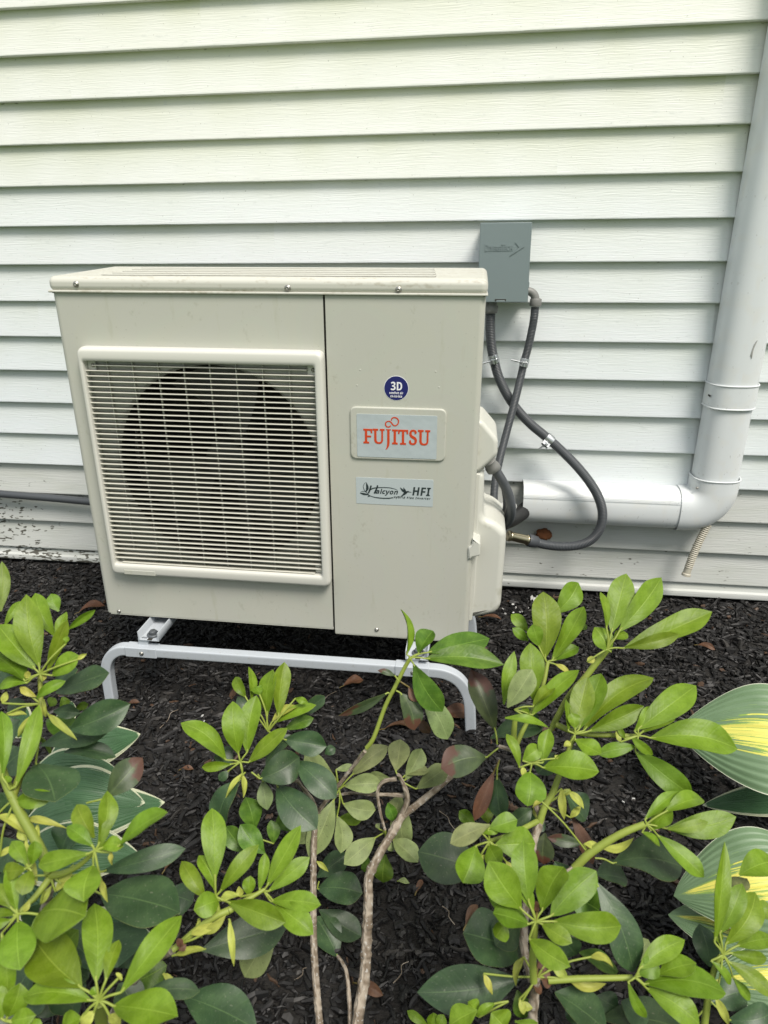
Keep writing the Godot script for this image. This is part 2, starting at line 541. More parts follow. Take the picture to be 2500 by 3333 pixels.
# One leaf: a two-sided, arched blade with its stalk, from base to tip.
func leaf(plant: Node3D, how: String, b: Vector3, t: Vector3, w: float, face: Vector3, stalk := Vector3.ZERO, arch := 0.06, cup := 0.12, twist := 0.0) -> MeshInstance3D:
	var m := ArrayMesh.new()
	var L := b.distance_to(t)
	var a := (t - b) / L
	var nm := (face - a * face.dot(a)).normalized()
	var sd := a.cross(nm).normalized()
	var tone := rng.randf_range(0.74, 1.18)
	var warm := rng.randf_range(0.90, 1.16)
	var thin := how == "leaf_bract"
	var R := 14
	var K := 7
	var rows := []
	var under := []
	var ph := rng.randf() * TAU
	var wob := rng.randf_range(0.03, 0.12)
	var skew := rng.randf_range(-0.05, 0.05)
	var hook := rng.randf_range(-0.05, 0.10)
	var m_at := rng.randf_range(0.55, 0.68) if not thin else 0.4
	var tip := rng.randf_range(1.9, 3.0)
	var foot := rng.randf_range(0.75, 1.05)
	for r in R + 1:
		var s := 1.0 - pow(1.0 - float(r) / R, 1.45)
		var hw := w * 0.5 * (pow(sin(PI / 2.0 * s / m_at), foot) if s < m_at else 1.0 - pow((s - m_at) / (1.0 - m_at), tip))
		hw = maxf(hw, 0.0012 if r == 0 else 0.0003)
		var mid := b + a * (L * s) + nm * (arch * L * (1.0 - pow(2.0 * s - 1.0, 2.0))) - nm * (hook * L * s * s * s) + sd * (skew * L * sin(PI * s))
		var tw := twist * s
		var sx := sd * cos(tw) + nm * sin(tw)
		var nx := nm * cos(tw) - sd * sin(tw)
		var row := PackedVector3Array()
		var low := PackedVector3Array()
		for k in K:
			var u := k / (K - 1.0) * 2.0 - 1.0
			var lift := cup * (sqrt(u * u + 0.03) - 0.17) - 0.10 * u * u + wob * sin(ph + s * 9.0 + u * 1.5) * absf(u)
			var p := mid + sx * (u * hw) + nx * (lift * hw)
			row.append(p)
			low.append(p - nx * 0.0007)
		rows.append(row)
		under.append(low)
	var uvs := []
	for r in R + 1:
		var ur := PackedVector2Array()
		for k in K:
			ur.append(Vector2(k / (K - 1.0), 1.0 - pow(1.0 - float(r) / R, 1.45)))
		uvs.append(ur)
	var top := Shape.new()
	top.tint = Color(tone * warm, tone, tone)
	top.grid(rows, false, uvs)
	top.surface(m, M[how])
	var back := Shape.new()
	back.tint = Color(tone, tone * 1.12, tone * 0.7) if how in ["leaf_new", "leaf_mature"] else top.tint if how != "leaf_dead" else Color(0.9, 0.5, 0.4)
	back.grid(under, true, uvs)
	back.surface(m, M["leaf_pale" if not thin else how])
	if stalk != Vector3.ZERO:
		var st := Shape.new()
		st.tint = Color(1, 1, 1) if how != "leaf_dead" else Color(0.5, 0.3, 0.4)
		var far := stalk.distance_to(b)
		var pth := smooth([stalk, stalk.lerp(b, 0.5) + nm * far * 0.10, b, b + a * L * 0.06 + nm * (arch * L * 0.2)], maxf(far / 5.0, 0.004))
		st.tube(pth, [0.0013], 6, 0.0, false)
		st.surface(m, M["young_stem"])
	var o := MeshInstance3D.new()
	o.mesh = m
	put("bract" if thin else "dead_leaf" if how == "leaf_dead" else "leaf", o, plant)
	return o


# A broad ribbed leaf of a hosta, from its stalk end to its tip.
func hosta_leaf(plant: Node3D, how: String, b: Vector3, t: Vector3, w: float, face: Vector3, arch := 0.1) -> void:
	var L := b.distance_to(t)
	var a := (t - b) / L
	var nm := (face - a * face.dot(a)).normalized()
	var sd := a.cross(nm)
	var R := 26
	var K := 57
	var rows := []
	var ph := rng.randf() * TAU
	for r in R + 1:
		var s := float(r) / R
		var hw := maxf(w * 0.5 * pow(sin(PI * pow(s, 0.72)), 0.8) * (1.0 if s < 0.9 else 1.0), 0.0006)
		var mid := b + a * (L * s) + nm * (arch * L * sin(PI * pow(s, 0.9)))
		var row := PackedVector3Array()
		for k in K:
			var u := k / (K - 1.0) * 2.0 - 1.0
			var rib := 0.0015 * sin(absf(u) * 7.0 * TAU) * sin(PI * s)
			row.append(mid + sd * (u * hw) + nm * (hw * (0.20 * absf(u) - 0.36 * u * u) + rib + 0.05 * hw * sin(ph + s * 8.0) * absf(u)))
		rows.append(row)
	var sh := Shape.new()
	sh.grid(rows, false)
	var o := part("leaf", sh, M[how], plant)
	var low := Vector3(b.x * 0.18, -0.02, b.z * 0.18)
	var stalk := Shape.new()
	stalk.tint = Color(0.55, 0.75, 0.7)
	stalk.tube(smooth([low, low.lerp(b, 0.5) + Vector3(0, 0.25 * low.distance_to(b), 0), b, b + a * 0.012], 0.01), [0.0045, 0.004, 0.0035], 8)
	part("leaf_stalk", stalk, M["young_stem"], o)


# A woody or green stem along points with radii, its skin lumpy where it is bark.
func stem(plant: Node3D, pts: Array, r0: float, r1: float, green := false, tint := Color(1, 1, 1)) -> void:
	var s := Shape.new()
	s.tint = tint
	var path := smooth(pts, 0.004)
	var rad := []
	for i in path.size():
		var f := float(i) / maxf(path.size() - 1.0, 1.0)
		var lump := 1.0 + (0.10 if not green else 0.05) * n2(i * 22.0 + r0 * 90000.0, 3.0) + (0.14 if not green and n2(i * 9.0, r0 * 50000.0) > 0.35 else 0.0)
		rad.append(lerpf(r0, r1, f) * lump)
	s.tube(path, rad, 10)
	part("stem" if green else "branch", s, M["young_stem" if green else "bark"], plant)


func lettering(parent: Node, called: String, text: String, fonts: String, weight: int, at: Rect2, z: float, m: Material, slant := 0.0, spacing := 0.0, deep := 0.0006, thick := 0.0) -> void:
	var f := SystemFont.new()
	f.font_names = PackedStringArray([fonts])
	f.font_weight = weight
	var bold := FontVariation.new()
	bold.base_font = f
	bold.variation_embolden = thick
	var face: Font = bold if thick != 0.0 else f
	if spacing != 0.0:
		var fv := FontVariation.new()
		fv.base_font = f
		fv.variation_embolden = thick
		fv.spacing_glyph = int(spacing)
		face = fv
	var t := TextMesh.new()
	t.text = text
	t.font = face
	t.font_size = 64
	t.pixel_size = 0.01
	t.depth = 0.02
	t.curve_step = 1.0
	var arr := t.get_mesh_arrays()
	var v: PackedVector3Array = arr[Mesh.ARRAY_VERTEX]
	var nr: PackedVector3Array = arr[Mesh.ARRAY_NORMAL]
	var lo := Vector3(1e9, 1e9, 1e9)
	var hi := -lo
	for i in v.size():
		v[i].x += v[i].y * slant
		lo = lo.min(v[i])
		hi = hi.max(v[i])
	for i in v.size():
		var q := (v[i] - lo) / (hi - lo)
		v[i] = Vector3(at.position.x + q.x * at.size.x, at.position.y + q.y * at.size.y, z + q.z * deep)
	arr[Mesh.ARRAY_VERTEX] = v
	arr[Mesh.ARRAY_NORMAL] = nr
	var o := MeshInstance3D.new()
	o.mesh = ArrayMesh.new()
	(o.mesh as ArrayMesh).add_surface_from_arrays(Mesh.PRIMITIVE_TRIANGLES, arr)
	(o.mesh as ArrayMesh).surface_set_material(0, m)
	put(called, o, parent)


# A flat stroke of changing width along points, lying on a face
func stroke(s: Shape, pts: Array, w: Array, z0: float, z1: float) -> void:
	var flat := []
	for p in pts:
		flat.append(Vector3(p.x, p.y, 0))
	var path := smooth(flat, 0.0012)
	var left := PackedVector2Array()
	var right := PackedVector2Array()
	for i in path.size():
		var t := (path[mini(i + 1, path.size() - 1)] - path[maxi(i - 1, 0)]).normalized()
		var f := float(i) / (path.size() - 1) * (w.size() - 1)
		var k := mini(int(f), w.size() - 2)
		var h: float = lerpf(w[k], w[k + 1], f - k) / 2.0
		left.append(Vector2(path[i].x - t.y * h, path[i].y + t.x * h))
		right.append(Vector2(path[i].x + t.y * h, path[i].y - t.x * h))
	for i in path.size() - 1:
		s.slab(PackedVector2Array([left[i], right[i], right[i + 1], left[i + 1]]), z0, z1, 0.0, 1, false)


func screw(parent: Node, at: Vector3, axis: Vector3, r: float, m: Material) -> void:
	var s := Shape.new()
	s.lathe(at, axis, PackedVector2Array([Vector2(r * 1.25, 0), Vector2(r * 1.25, r * 0.12), Vector2(r, r * 0.2), Vector2(r * 0.92, r * 0.5), Vector2(r * 0.55, r * 0.72), Vector2(r * 0.3, r * 0.74), Vector2(r * 0.18, r * 0.45), Vector2(0, r * 0.45)]), 14)
	part("screw", s, m, parent)


func _ready() -> void:
	# camera, sky, sun, exposure
	var cam := Camera3D.new()
	cam.name = "camera"
	cam.position = Vector3(0.346, 1.174, 1.9157)
	cam.rotation = Vector3(-0.38865, 0.13985, -0.00998)
	cam.fov = 74.489
	cam.near = 0.05
	var lens := CameraAttributesPhysical.new()
	lens.frustum_focal_length = 15.7840
	lens.frustum_focus_distance = 1.6
	lens.frustum_near = 0.05
	lens.frustum_far = 400.0
	lens.exposure_aperture = 5.0
	cam.attributes = lens
	cam.far = 400.0
	add_child(cam)
	var env := Environment.new()
	env.background_mode = Environment.BG_SKY
	var sky_look := ProceduralSkyMaterial.new()
	sky_look.sky_top_color = Color(0.95, 0.97, 1.0)
	sky_look.sky_horizon_color = Color(0.58, 0.62, 0.62)
	sky_look.sky_curve = 0.5
	sky_look.sky_energy_multiplier = 0.95
	sky_look.ground_bottom_color = Color(0.2, 0.24, 0.14)
	sky_look.ground_horizon_color = Color(0.4, 0.45, 0.35)
	env.sky = Sky.new()
	env.sky.sky_material = sky_look
	env.tonemap_mode = Environment.TONE_MAPPER_LINEAR
	env.tonemap_exposure = 1.42
	env.sdfgi_enabled = true
	env.ssao_enabled = true
	env.ssil_enabled = true
	var we := WorldEnvironment.new()
	we.name = "world"
	we.environment = env
	add_child(we)
	var sun := DirectionalLight3D.new()
	sun.name = "veiled_sun"
	sun.light_color = Color(1.0, 0.975, 0.94)
	sun.light_energy = 0.9
	sun.light_angular_distance = 22.0
	sun.shadow_enabled = true
	sun.look_at_from_position(Vector3(1.7, 4.0, 2.0), Vector3.ZERO, Vector3.UP)
	add_child(sun)

	rng.seed = 20240611
	noise.seed = 7
	noise.noise_type = FastNoiseLite.TYPE_SIMPLEX_SMOOTH
	noise.frequency = 0.01
	noise.fractal_type = FastNoiseLite.FRACTAL_FBM
	noise.fractal_octaves = 2
	materials()
	build_ground()
	build_wall()
	build_duct()
	build_unit()
	build_stand()
	build_box_and_conduits()
	build_plants()
	build_litter()


func build_ground() -> void:
	var s := Shape.new()
	var rows := []
	for j in 90:
		var row := PackedVector3Array()
		for i in 180:
			var x := -3.2 + 6.8 * i / 179.0
			var z := -0.03 + 2.2 * j / 89.0
			row.append(Vector3(x, ground(x, z) + 0.006 * n2(x * 900.0, z * 900.0), z))
		rows.append(row)
	s.grid(rows, true)
	kind(part("mulch_bed", s, M["dark_mulch"]), "structure")
	# the lawn beyond the bed, behind the camera, out to the horizon
	var g := Shape.new()
	var far := []
	for j in 12:
		var row := PackedVector3Array()
		for i in 25:
			var z := 2.16 + 150.0 * pow(j / 11.0, 2.5)
			row.append(Vector3(-150.0 + 300.0 * i / 24.0, -0.005, z))
		far.append(row)
	g.grid(far, true)
	kind(part("lawn", g, M["lawn_green"]), "structure")
	# chips of dyed bark lying on the bed: three shapes
	for variant in 3:
		var c := Shape.new()
		var len: float = [1.0, 0.62, 1.5][variant]
		var wid: float = [0.34, 0.42, 0.20][variant]
		var ring := []
		for r in 4:
			var f := r / 3.0 * 2.0 - 1.0
			var w := wid * (0.5 if absf(f) == 1.0 else 1.0) * (1.0 + 0.25 * sin(r * 2.7 + variant))
			var hgt := 0.20 * (0.4 if absf(f) == 1.0 else 1.0)
			var o := 0.06 * sin(r * 3.3 + variant * 2.0)
			ring.append(PackedVector3Array([Vector3(f * len * 0.5, -hgt, -w * 0.5 + o), Vector3(f * len * 0.5, hgt * 0.4, -w * 0.45 + o), Vector3(f * len * 0.5, hgt, w * 0.1 + o), Vector3(f * len * 0.5, hgt * 0.2, w * 0.5 + o), Vector3(f * len * 0.5, -hgt, w * 0.5 + o)]))
		var sg := Shape.new()
		for r in 3:   # flat facets
			for k in 4:
				var p: Array = [ring[r][k], ring[r][k + 1], ring[r + 1][k], ring[r + 1][k + 1]]
				sg.grid([PackedVector3Array([p[0], p[1]]), PackedVector3Array([p[2], p[3]])], false)
		var mesh := ArrayMesh.new()
		sg.surface(mesh, M["mulch_chip"])
		var mm := MultiMesh.new()
		mm.transform_format = MultiMesh.TRANSFORM_3D
		mm.use_colors = true
		mm.mesh = mesh
		mm.instance_count = 26000
		for i in mm.instance_count:
			var x := rng.randf_range(-1.75, 1.85)
			var z := rng.randf_range(-0.0, 1.62)
			var size := rng.randf_range(0.009, 0.027) * (1.0 if rng.randf() < 0.9 else 1.6)
			var y := ground(x, z) + rng.randf_range(-0.004, 0.010)
			var bs := Basis.from_euler(Vector3(rng.randf_range(-0.45, 0.45), rng.randf() * TAU, rng.randf_range(-0.4, 0.4)))
			bs = bs.scaled_local(Vector3(size, size * rng.randf_range(0.5, 1.0), size))
			mm.set_instance_transform(i, Transform3D(bs, Vector3(x, y, z)))
			var g0 := rng.randf_range(0.006, 0.018)
			var col := Color(g0 * 1.06, g0, g0 * 0.98)
			var luck := rng.randf()
			if luck < 0.10:
				col = Color(g0 * 2.6, g0 * 2.4, g0 * 2.2)
			elif luck < 0.115:
				col = Color(0.07, 0.042, 0.026)
			mm.set_instance_color(i, col)
		var o := MultiMeshInstance3D.new()
		o.multimesh = mm
		put("mulch_chips", o, self)
		tag(o, ["black dyed bark chips covering the planting bed", "small broken black bark crumbs covering the bed", "long thin black bark splinters scattered over the bed"][variant], "mulch")
		kind(o, "stuff")


func build_wall() -> void:
	var wall := thing("siding_wall", "white vinyl clapboard wall with green algae and painted shade under the laps", "wall")
	part("foundation", box(Vector3(-3.2, -0.3, -0.30), Vector3(3.6, 0.172, -0.028), 0.003), M["concrete"], wall)
	part("sheathing", box(Vector3(-3.2, 0.174, -0.26), Vector3(3.6, 4.6, -0.030), 0.003), M["concrete"], wall)
	var e := 0.10160
	var y0 := 1.71643
	for k in range(-24, 16):
		var y := y0 - e * k
		var joint := 0.0
		if posmod(k, 4) in [0, 1]:
			joint = [0.944, 0.952, 0.941][posmod(k / 4, 3)] + 0.014 * sin(k * 1.7)
		var spans := [[-3.2, 3.6, 0.0]]
		if joint > 0.0:
			spans = [[-3.2, joint, 0.0022], [joint - 0.03, 3.6, 0.0]]
		for sp in spans:
			var s := Shape.new()
			var prof := [Vector2(e + 0.012, -0.0180), Vector2(e * 0.5, -0.0082), Vector2(0.006, -0.0010), Vector2(0.0025, -0.0003), Vector2(0.0006, -0.0010), Vector2(0.0, -0.0030), Vector2(0.0006, -0.0240)]
			var rows := []
			var uvs := []
			var N := 35
			var row_v := float(posmod(k, 2) + (2 if k >= 5 else 0))
			for q in prof:
				var row := PackedVector3Array()
				var ur := PackedVector2Array()
				for i in N:
					var x: float = lerpf(sp[0], sp[1], i / (N - 1.0))
					var bow := 0.0006 * sin(x * 3.1 + k * 2.0)
					row.append(Vector3(x, y + q.x, q.y + sp[2] + bow))
					ur.append(Vector2((x + 1.45 + (0.0 if k >= 13 else k * 0.37)) / 2.9 if k >= 13 else (x + k * 0.37) / 2.0, (row_v + clampf(1.0 - q.x / e, 0.02, 0.985)) / 4.0 if k < 13 else (float(k - 12) + clampf(1.0 - q.x / e, 0.02, 0.985)) / 4.0))
				rows.append(row)
				uvs.append(ur)
			var fade := clampf((k + 1.0) / 11.0, 0.0, 1.0)   # dims and cools the lower courses, painting in the weaker light there
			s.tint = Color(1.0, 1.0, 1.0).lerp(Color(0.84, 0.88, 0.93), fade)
			s.grid(rows, true, uvs)
			if sp[1] < 3.0:
				# the cut end of the panel
				var end := PackedVector3Array()
				var inner := PackedVector3Array()
				for q in prof:
					end.append(Vector3(sp[1], y + q.x, q.y + sp[2]))
					inner.append(Vector3(sp[1], y + q.x, q.y + sp[2] - 0.0021))
				s.grid([end, inner], false)
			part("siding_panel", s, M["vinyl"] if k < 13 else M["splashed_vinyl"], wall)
	# the starter strip under the lowest course
	var st := Shape.new()
	st.slab(rounded([Vector2(0.147, -0.016), Vector2(0.147, 0.004), Vector2(0.166, 0.002), Vector2(0.168, -0.004), Vector2(0.195, -0.010), Vector2(0.195, -0.018)], 0.003, 2), -3.2, 3.6, 0.0005, 1)
	var tr := Shape.new()
	for i in st.v.size():   # profile drawn in (y, z), run along x
		tr.v.append(Vector3(st.v[i].z, st.v[i].x, st.v[i].y))
		tr.n.append(Vector3(st.n[i].z, st.n[i].x, st.n[i].y))
		tr.uv.append(Vector2((st.v[i].z + 1.45) / 2.9, 0.02 + (0.195 - st.v[i].x) * 3.0))
		tr.c.append(Color.WHITE)
	tr.ix = st.ix
	part("starter_strip", tr, M["splashed_vinyl"], wall)


# The half-round section of the line cover, swept along a path on the wall
func cover_run(s: Shape, path: PackedVector3Array, across: Array, half: float, deep: float, base := 0.002) -> void:
	var rows := []
	for i in path.size():
		var row := PackedVector3Array()
		var ac: Vector3 = across[i]
		for k in 25:
			var a := PI * k / 24.0
			var u := cos(a)
			var z := pow(sin(a), 0.55)
			var uu := signf(u) * pow(absf(u), 0.82)
			row.append(path[i] + ac * (uu * half) + Vector3(0, 0, base + z * deep))
		rows.append(row)
	s.grid(rows, false)


func build_duct() -> void:
	var d := thing("line_set_cover", "white plastic line cover running down the wall and turning left", "line cover", Vector3(1.02, 0.44, 0.0))
	var off := Vector3(-1.02, -0.44, 0.0)
	var rt := Vector3(1, 0, 0)
	var dn := Vector3(0, 1, 0)
	var s := Shape.new()
	cover_run(s, PackedVector3Array([Vector3(1.018, 4.5, 0) + off, Vector3(1.018, 0.79, 0) + off]), [rt, rt], 0.0600, 0.072)
	part("upper_channel", s, M["duct_white"], d)
	s = Shape.new()
	cover_run(s, PackedVector3Array([Vector3(1.018, 0.79, 0) + off, Vector3(1.018, 0.50, 0) + off]), [rt, rt], 0.0585, 0.070)
	part("lower_channel", s, M["duct_white"], d)
	s = Shape.new()
	cover_run(s, PackedVector3Array([Vector3(1.018, 0.806, 0) + off, Vector3(1.018, 0.743, 0) + off]), [rt, rt], 0.0625, 0.0745)
	for y in [0.805, 0.744]:
		var lip := PackedVector3Array()
		for k in 25:
			var a := PI * k / 24.0
			lip.append(Vector3(1.018 + signf(cos(a)) * pow(absf(cos(a)), 0.82) * 0.0625, y, 0.002 + pow(sin(a), 0.55) * 0.0745) + off)
		s.tube(lip, [0.0022], 8)
	part("coupler", s, M["duct_white"], d)
	part("coupler_slot", box(Vector3(0.957, 0.772, 0.032) + off, Vector3(0.9585, 0.777, 0.052) + off, 0.0005, 1), M["seam_dark"], d)
	# the elbow
	s = Shape.new()
	var path := PackedVector3Array()
	var ac := []
	path.append(Vector3(1.018, 0.545, 0) + off)
	ac.append(rt)
	for k in 13:
		var a := PI / 2.0 * k / 12.0
		path.append(Vector3(1.018 - 0.068 * (1.0 - cos(a)), 0.512 - 0.068 * sin(a), 0) + off)
		ac.append(Vector3(cos(a), sin(a) * -1.0, 0))
	path.append(Vector3(0.926, 0.444, 0) + off)
	ac.append(-dn)
	cover_run(s, path, ac, 0.0635, 0.0755)
	var rim := PackedVector3Array()
	for k in 25:
		var a := PI * k / 24.0
		rim.append(Vector3(1.018 + signf(cos(a)) * pow(absf(cos(a)), 0.82) * 0.0635, 0.543, 0.002 + pow(sin(a), 0.55) * 0.0755) + off)
	s.tube(rim, [0.0024], 8)
	part("elbow", s, M["duct_white"], d)
	screw(d, Vector3(0.962, 0.520, 0.062) + off, Vector3(-0.4, 0.5, 0.75).normalized(), 0.003, M["steel"])
	s = Shape.new()
	cover_run(s, PackedVector3Array([Vector3(0.935, 0.4445, 0) + off, Vector3(0.492, 0.4465, 0) + off]), [-dn, -dn], 0.0600, 0.072)
	for z in [0.4765, 0.4835]:
		s.tube(PackedVector3Array([Vector3(0.925, z - 0.002, 0.0735) + off, Vector3(0.493, z, 0.0735) + off]), [0.0007], 6)
	part("horizontal_channel", s, M["duct_white"], d)
	s = Shape.new()
	for t in 3:
		s.tube(smooth([Vector3(1.035 + t * 0.002, 0.915 + t * 0.004, 0.0742) + off, Vector3(1.032 + t * 0.001, 0.900, 0.0742) + off, Vector3(1.030 + t * 0.002, 0.884 - t * 0.003, 0.0742) + off]), [0.0008], 5)
	part("scratch", s, M["scuff_grey"], d)
	# the corrugated drain hose under the elbow
	var h := thing("drain_hose", "short ribbed beige drain hose poking out under the white elbow", "hose", Vector3(0.99, 0.30, 0.05))
	s = Shape.new()
	var p0 := Vector3(1.014, 0.405, 0.045)
	var p1 := Vector3(0.974, 0.248, 0.062)
	var hp := PackedVector3Array()
	var rad := []
	for i in 141:
		var f := i / 140.0
		hp.append(p0.lerp(p1, f) + Vector3(-0.004 * sin(PI * f), 0, 0) - Vector3(0.99, 0.30, 0.05))
		rad.append((0.0108 + 0.0011 * sin(f * 28.0 * TAU)) if f < 0.84 else 0.0105 + (0.0022 if f > 0.95 else 0.0))
	s.tube(hp, rad, 16)
	part("ribbed_tube", s, M["hose_beige"], h)
	s = Shape.new()
	s.tube(PackedVector3Array([hp[139], hp[140] + (hp[140] - hp[139])]), [0.009], 14)
	part("open_end", s, M["hose_grime"], h)


func build_unit() -> void:
	var u := thing("heat_pump", "cream coloured outdoor heat pump unit with square fan grille", "heat pump", Vector3(-0.5499, 0.309, 0.5591))
	u.rotation = Vector3(-0.01491, 0.00513, -0.00748)
	var D := 0.272
	var W := 0.900
	var T := 0.7625
	var mp: Material = M["beige_paint"]
	# front panel with the round fan opening
	var C := Vector2(0.328, 0.390)
	var R := 0.229
	var x0 := 0.012
	var x1 := 0.5790
	var s := Shape.new()
	var angs := []
	for i in 96:
		angs.append(TAU * i / 96.0)
	for q in [Vector2(x0, 0), Vector2(x1, 0), Vector2(x1, T), Vector2(x0, T)]:
		angs.append(fposmod((q - C).angle(), TAU))
	angs.sort()
	angs.append(angs[0] + TAU)
	var outer := PackedVector3Array()
	var inner := PackedVector3Array()
	var deepr := PackedVector3Array()
	var roll := PackedVector3Array()
	var uo := PackedVector2Array()
	var ui := PackedVector2Array()
	for a in angs:
		var d := Vector2(cos(a), sin(a))
		var t := 1e9
		if d.x > 1e-6: t = minf(t, (x1 - C.x) / d.x)
		if d.x < -1e-6: t = minf(t, (x0 - C.x) / d.x)
		if d.y > 1e-6: t = minf(t, (T - C.y) / d.y)
		if d.y < -1e-6: t = minf(t, -C.y / d.y)
		var o := C + d * t
		var q := C + d * (R + 0.006)
		outer.append(Vector3(o.x, o.y, 0))
		inner.append(Vector3(q.x, q.y, 0))
		roll.append(Vector3(C.x + d.x * R, C.y + d.y * R, -0.006))
		deepr.append(Vector3(C.x + d.x * R, C.y + d.y * R, -0.07))
		uo.append(Vector2(o.x, T - o.y))
		ui.append(Vector2(q.x, T - q.y))
	s.grid([outer, inner], false, [uo, ui])
	for i in s.n.size():
		s.n[i] = Vector3(0, 0, 1)
	s.grid([inner, roll], false)
	# left corner turned back, part of the same sheet
	var rows := []
	var uvs := []
	for k in 7:
		var a := PI / 2.0 * k / 6.0
		rows.append(PackedVector3Array([Vector3(x0 - 0.012 * sin(a), 0, -0.012 + 0.012 * cos(a)), Vector3(x0 - 0.012 * sin(a), T, -0.012 + 0.012 * cos(a))]))
		uvs.append(PackedVector2Array([Vector2(0.01 - k * 0.002, T), Vector2(0.01 - k * 0.002, 0)]))
	rows.append(PackedVector3Array([Vector3(0, 0, -D), Vector3(0, T, -D)]))
	uvs.append(PackedVector2Array([Vector2(0.3, T), Vector2(0.3, 0)]))
	s.grid(rows, false, uvs)
	s.rbox(Vector3(x0, -0.004, -0.010), Vector3(x1, 0.0005, -0.0006), 0.0004, 1)
	var fp := part("front_panel", s, mp, u)
	s = Shape.new()
	s.grid([roll, deepr], false)
	part("fan_shroud", s, M["fan_black"], u)
	# what is behind the opening
	part("coil", box(Vector3(0.02, 0.03, -D + 0.01), Vector3(0.578, 0.75, -D + 0.03), 0.002, 1), M["fan_black"], u)
	part("partition", box(Vector3(0.5795, 0.02, -D + 0.01), Vector3(0.5800, 0.75, -0.013), 0.0002, 1), M["fan_black"], u)
	var fan := Node3D.new()
	put("fan", fan, u)
	fan.position = Vector3(C.x, C.y, -0.085)
	s = Shape.new()
	s.lathe(Vector3(0, 0, -0.02), Vector3(0, 0, 1), PackedVector2Array([Vector2(0.052, 0), Vector2(0.052, 0.045), Vector2(0.044, 0.054), Vector2(0.012, 0.058), Vector2(0.010, 0.066), Vector2(0, 0.067)]), 28)
	part("hub", s, M["fan_grey"], fan)
	for b in 3:
		s = Shape.new()
		rows = []
		for i in 11:
			var f := i / 10.0
			var r := lerpf(0.048, 0.215, f)
			var row := PackedVector3Array()
			for k in 9:
				var g := k / 8.0
				var a := 1.35 + TAU * b / 3.0 + (g - 0.5) * lerpf(0.9, 1.15, f) + 0.35 * f
				row.append(Vector3(cos(a) * r, sin(a) * r, 0.035 - 0.062 * g + 0.01 * sin(g * PI)))
			rows.append(row)
		s.grid(rows, false)
		part("blade", s, M["fan_grey"], fan)
	part("motor_bracket", box(Vector3(C.x - 0.012, 0.06, -0.150), Vector3(C.x + 0.022, 0.72, -0.142), 0.002, 1), M["fan_grey"], u)
	# service panel at the right, with the corner and the side
	s = Shape.new()
	rows = []
	uvs = []
	var lo := -0.012
	for q in [Vector2(0.5826, -0.0022), Vector2(0.5829, -0.0005), Vector2(0.5838, 0.0004), Vector2(0.60, 0.0005), Vector2(W - 0.012, 0.0005)]:
		rows.append(PackedVector3Array([Vector3(q.x, lo, q.y), Vector3(q.x, T, q.y)]))
		uvs.append(PackedVector2Array([Vector2(q.x, T - lo), Vector2(q.x, 0)]))
	for k in 7:
		var a := PI / 2.0 * (k + 1) / 7.0
		rows.append(PackedVector3Array([Vector3(W - 0.012 + 0.012 * sin(a), lo, -0.0115 + 0.012 * cos(a)), Vector3(W - 0.012 + 0.012 * sin(a), T, -0.0115 + 0.012 * cos(a))]))
		uvs.append(PackedVector2Array([Vector2(0.89 + k * 0.002, T - lo), Vector2(0.89 + k * 0.002, 0)]))
	rows.append(PackedVector3Array([Vector3(W, lo, -0.034), Vector3(W, T, -0.034)]))
	uvs.append(PackedVector2Array([Vector2(0.93, T - lo), Vector2(0.93, 0)]))
	s.grid(rows, true, uvs)
	s.rbox(Vector3(0.584, lo - 0.003, -0.012), Vector3(W - 0.012, lo + 0.0005, -0.0002), 0.0004, 1)
	var sp := part("service_panel", s, mp, u)
	part("seam_channel", box(Vector3(0.5786, -0.004, -0.010), Vector3(0.5834, T, -0.0045), 0.0005, 1), M["seam_dark"], u)
	part("side_panel", box(Vector3(W - 0.004, 0.0, -D), Vector3(W - 0.0008, T, -0.0352), 0.0008, 1), mp, u)
	part("side_seam", box(Vector3(W - 0.006, 0.0, -0.0352), Vector3(W - 0.003, T, -0.0335), 0.0005, 1), M["seam_dark"], u)
	part("back_panel", box(Vector3(0.002, 0.0, -D), Vector3(W - 0.004, T, -D + 0.006), 0.001, 1), mp, u)
	part("base_pan", box(Vector3(0.008, -0.010, -D + 0.004), Vector3(W - 0.008, 0.012, -0.012), 0.002, 1), M["seam_dark"], u)
	# the lid
	s = Shape.new()
	s.rbox(Vector3(-0.003, T + 0.002, -D - 0.003), Vector3(W + 0.003, 0.8076, 0.0045), 0.013, 5)
	s.rbox(Vector3(-0.0036, T + 0.0005, -D - 0.003), Vector3(W + 0.0036, T + 0.0055, 0.0062), 0.002, 2)
	for i in s.uv.size():
		if s.v[i].y > 0.779:
			s.v[i].y -= 0.0125 * (s.v[i].z + D) / D   # the top falls a little to the front
		var p := s.v[i]
		s.uv[i] = Vector2(p.x / 0.92, (p.z - p.y) * 1.9)
	var lid := part("lid", s, M["weathered_lid"], u)
	for r in 5:
		s = Shape.new()
		var z := -0.045 - r * 0.046
		s.slab(rounded([Vector2(0.10, z - 0.0195), Vector2(0.80 - r * 0.004, z - 0.0195), Vector2(0.80 - r * 0.004, z + 0.0195), Vector2(0.10, z + 0.0195)], 0.008), 0.0, 0.0014, 0.0013, 3, false)
		var flat := Shape.new()
		for i in s.v.size():
			flat.v.append(Vector3(s.v[i].x, 0.8076 - 0.0004 + s.v[i].z - 0.0125 * (s.v[i].y + D) / D, s.v[i].y))
			flat.n.append(Vector3(s.n[i].x, s.n[i].z, s.n[i].y))
			flat.uv.append(Vector2(s.v[i].x / 0.92, (s.v[i].y - 0.80) * 1.9))
			flat.c.append(Color.WHITE)
		for t in range(0, s.ix.size(), 3):
			flat.ix.append_array(PackedInt32Array([s.ix[t], s.ix[t + 2], s.ix[t + 1]]))
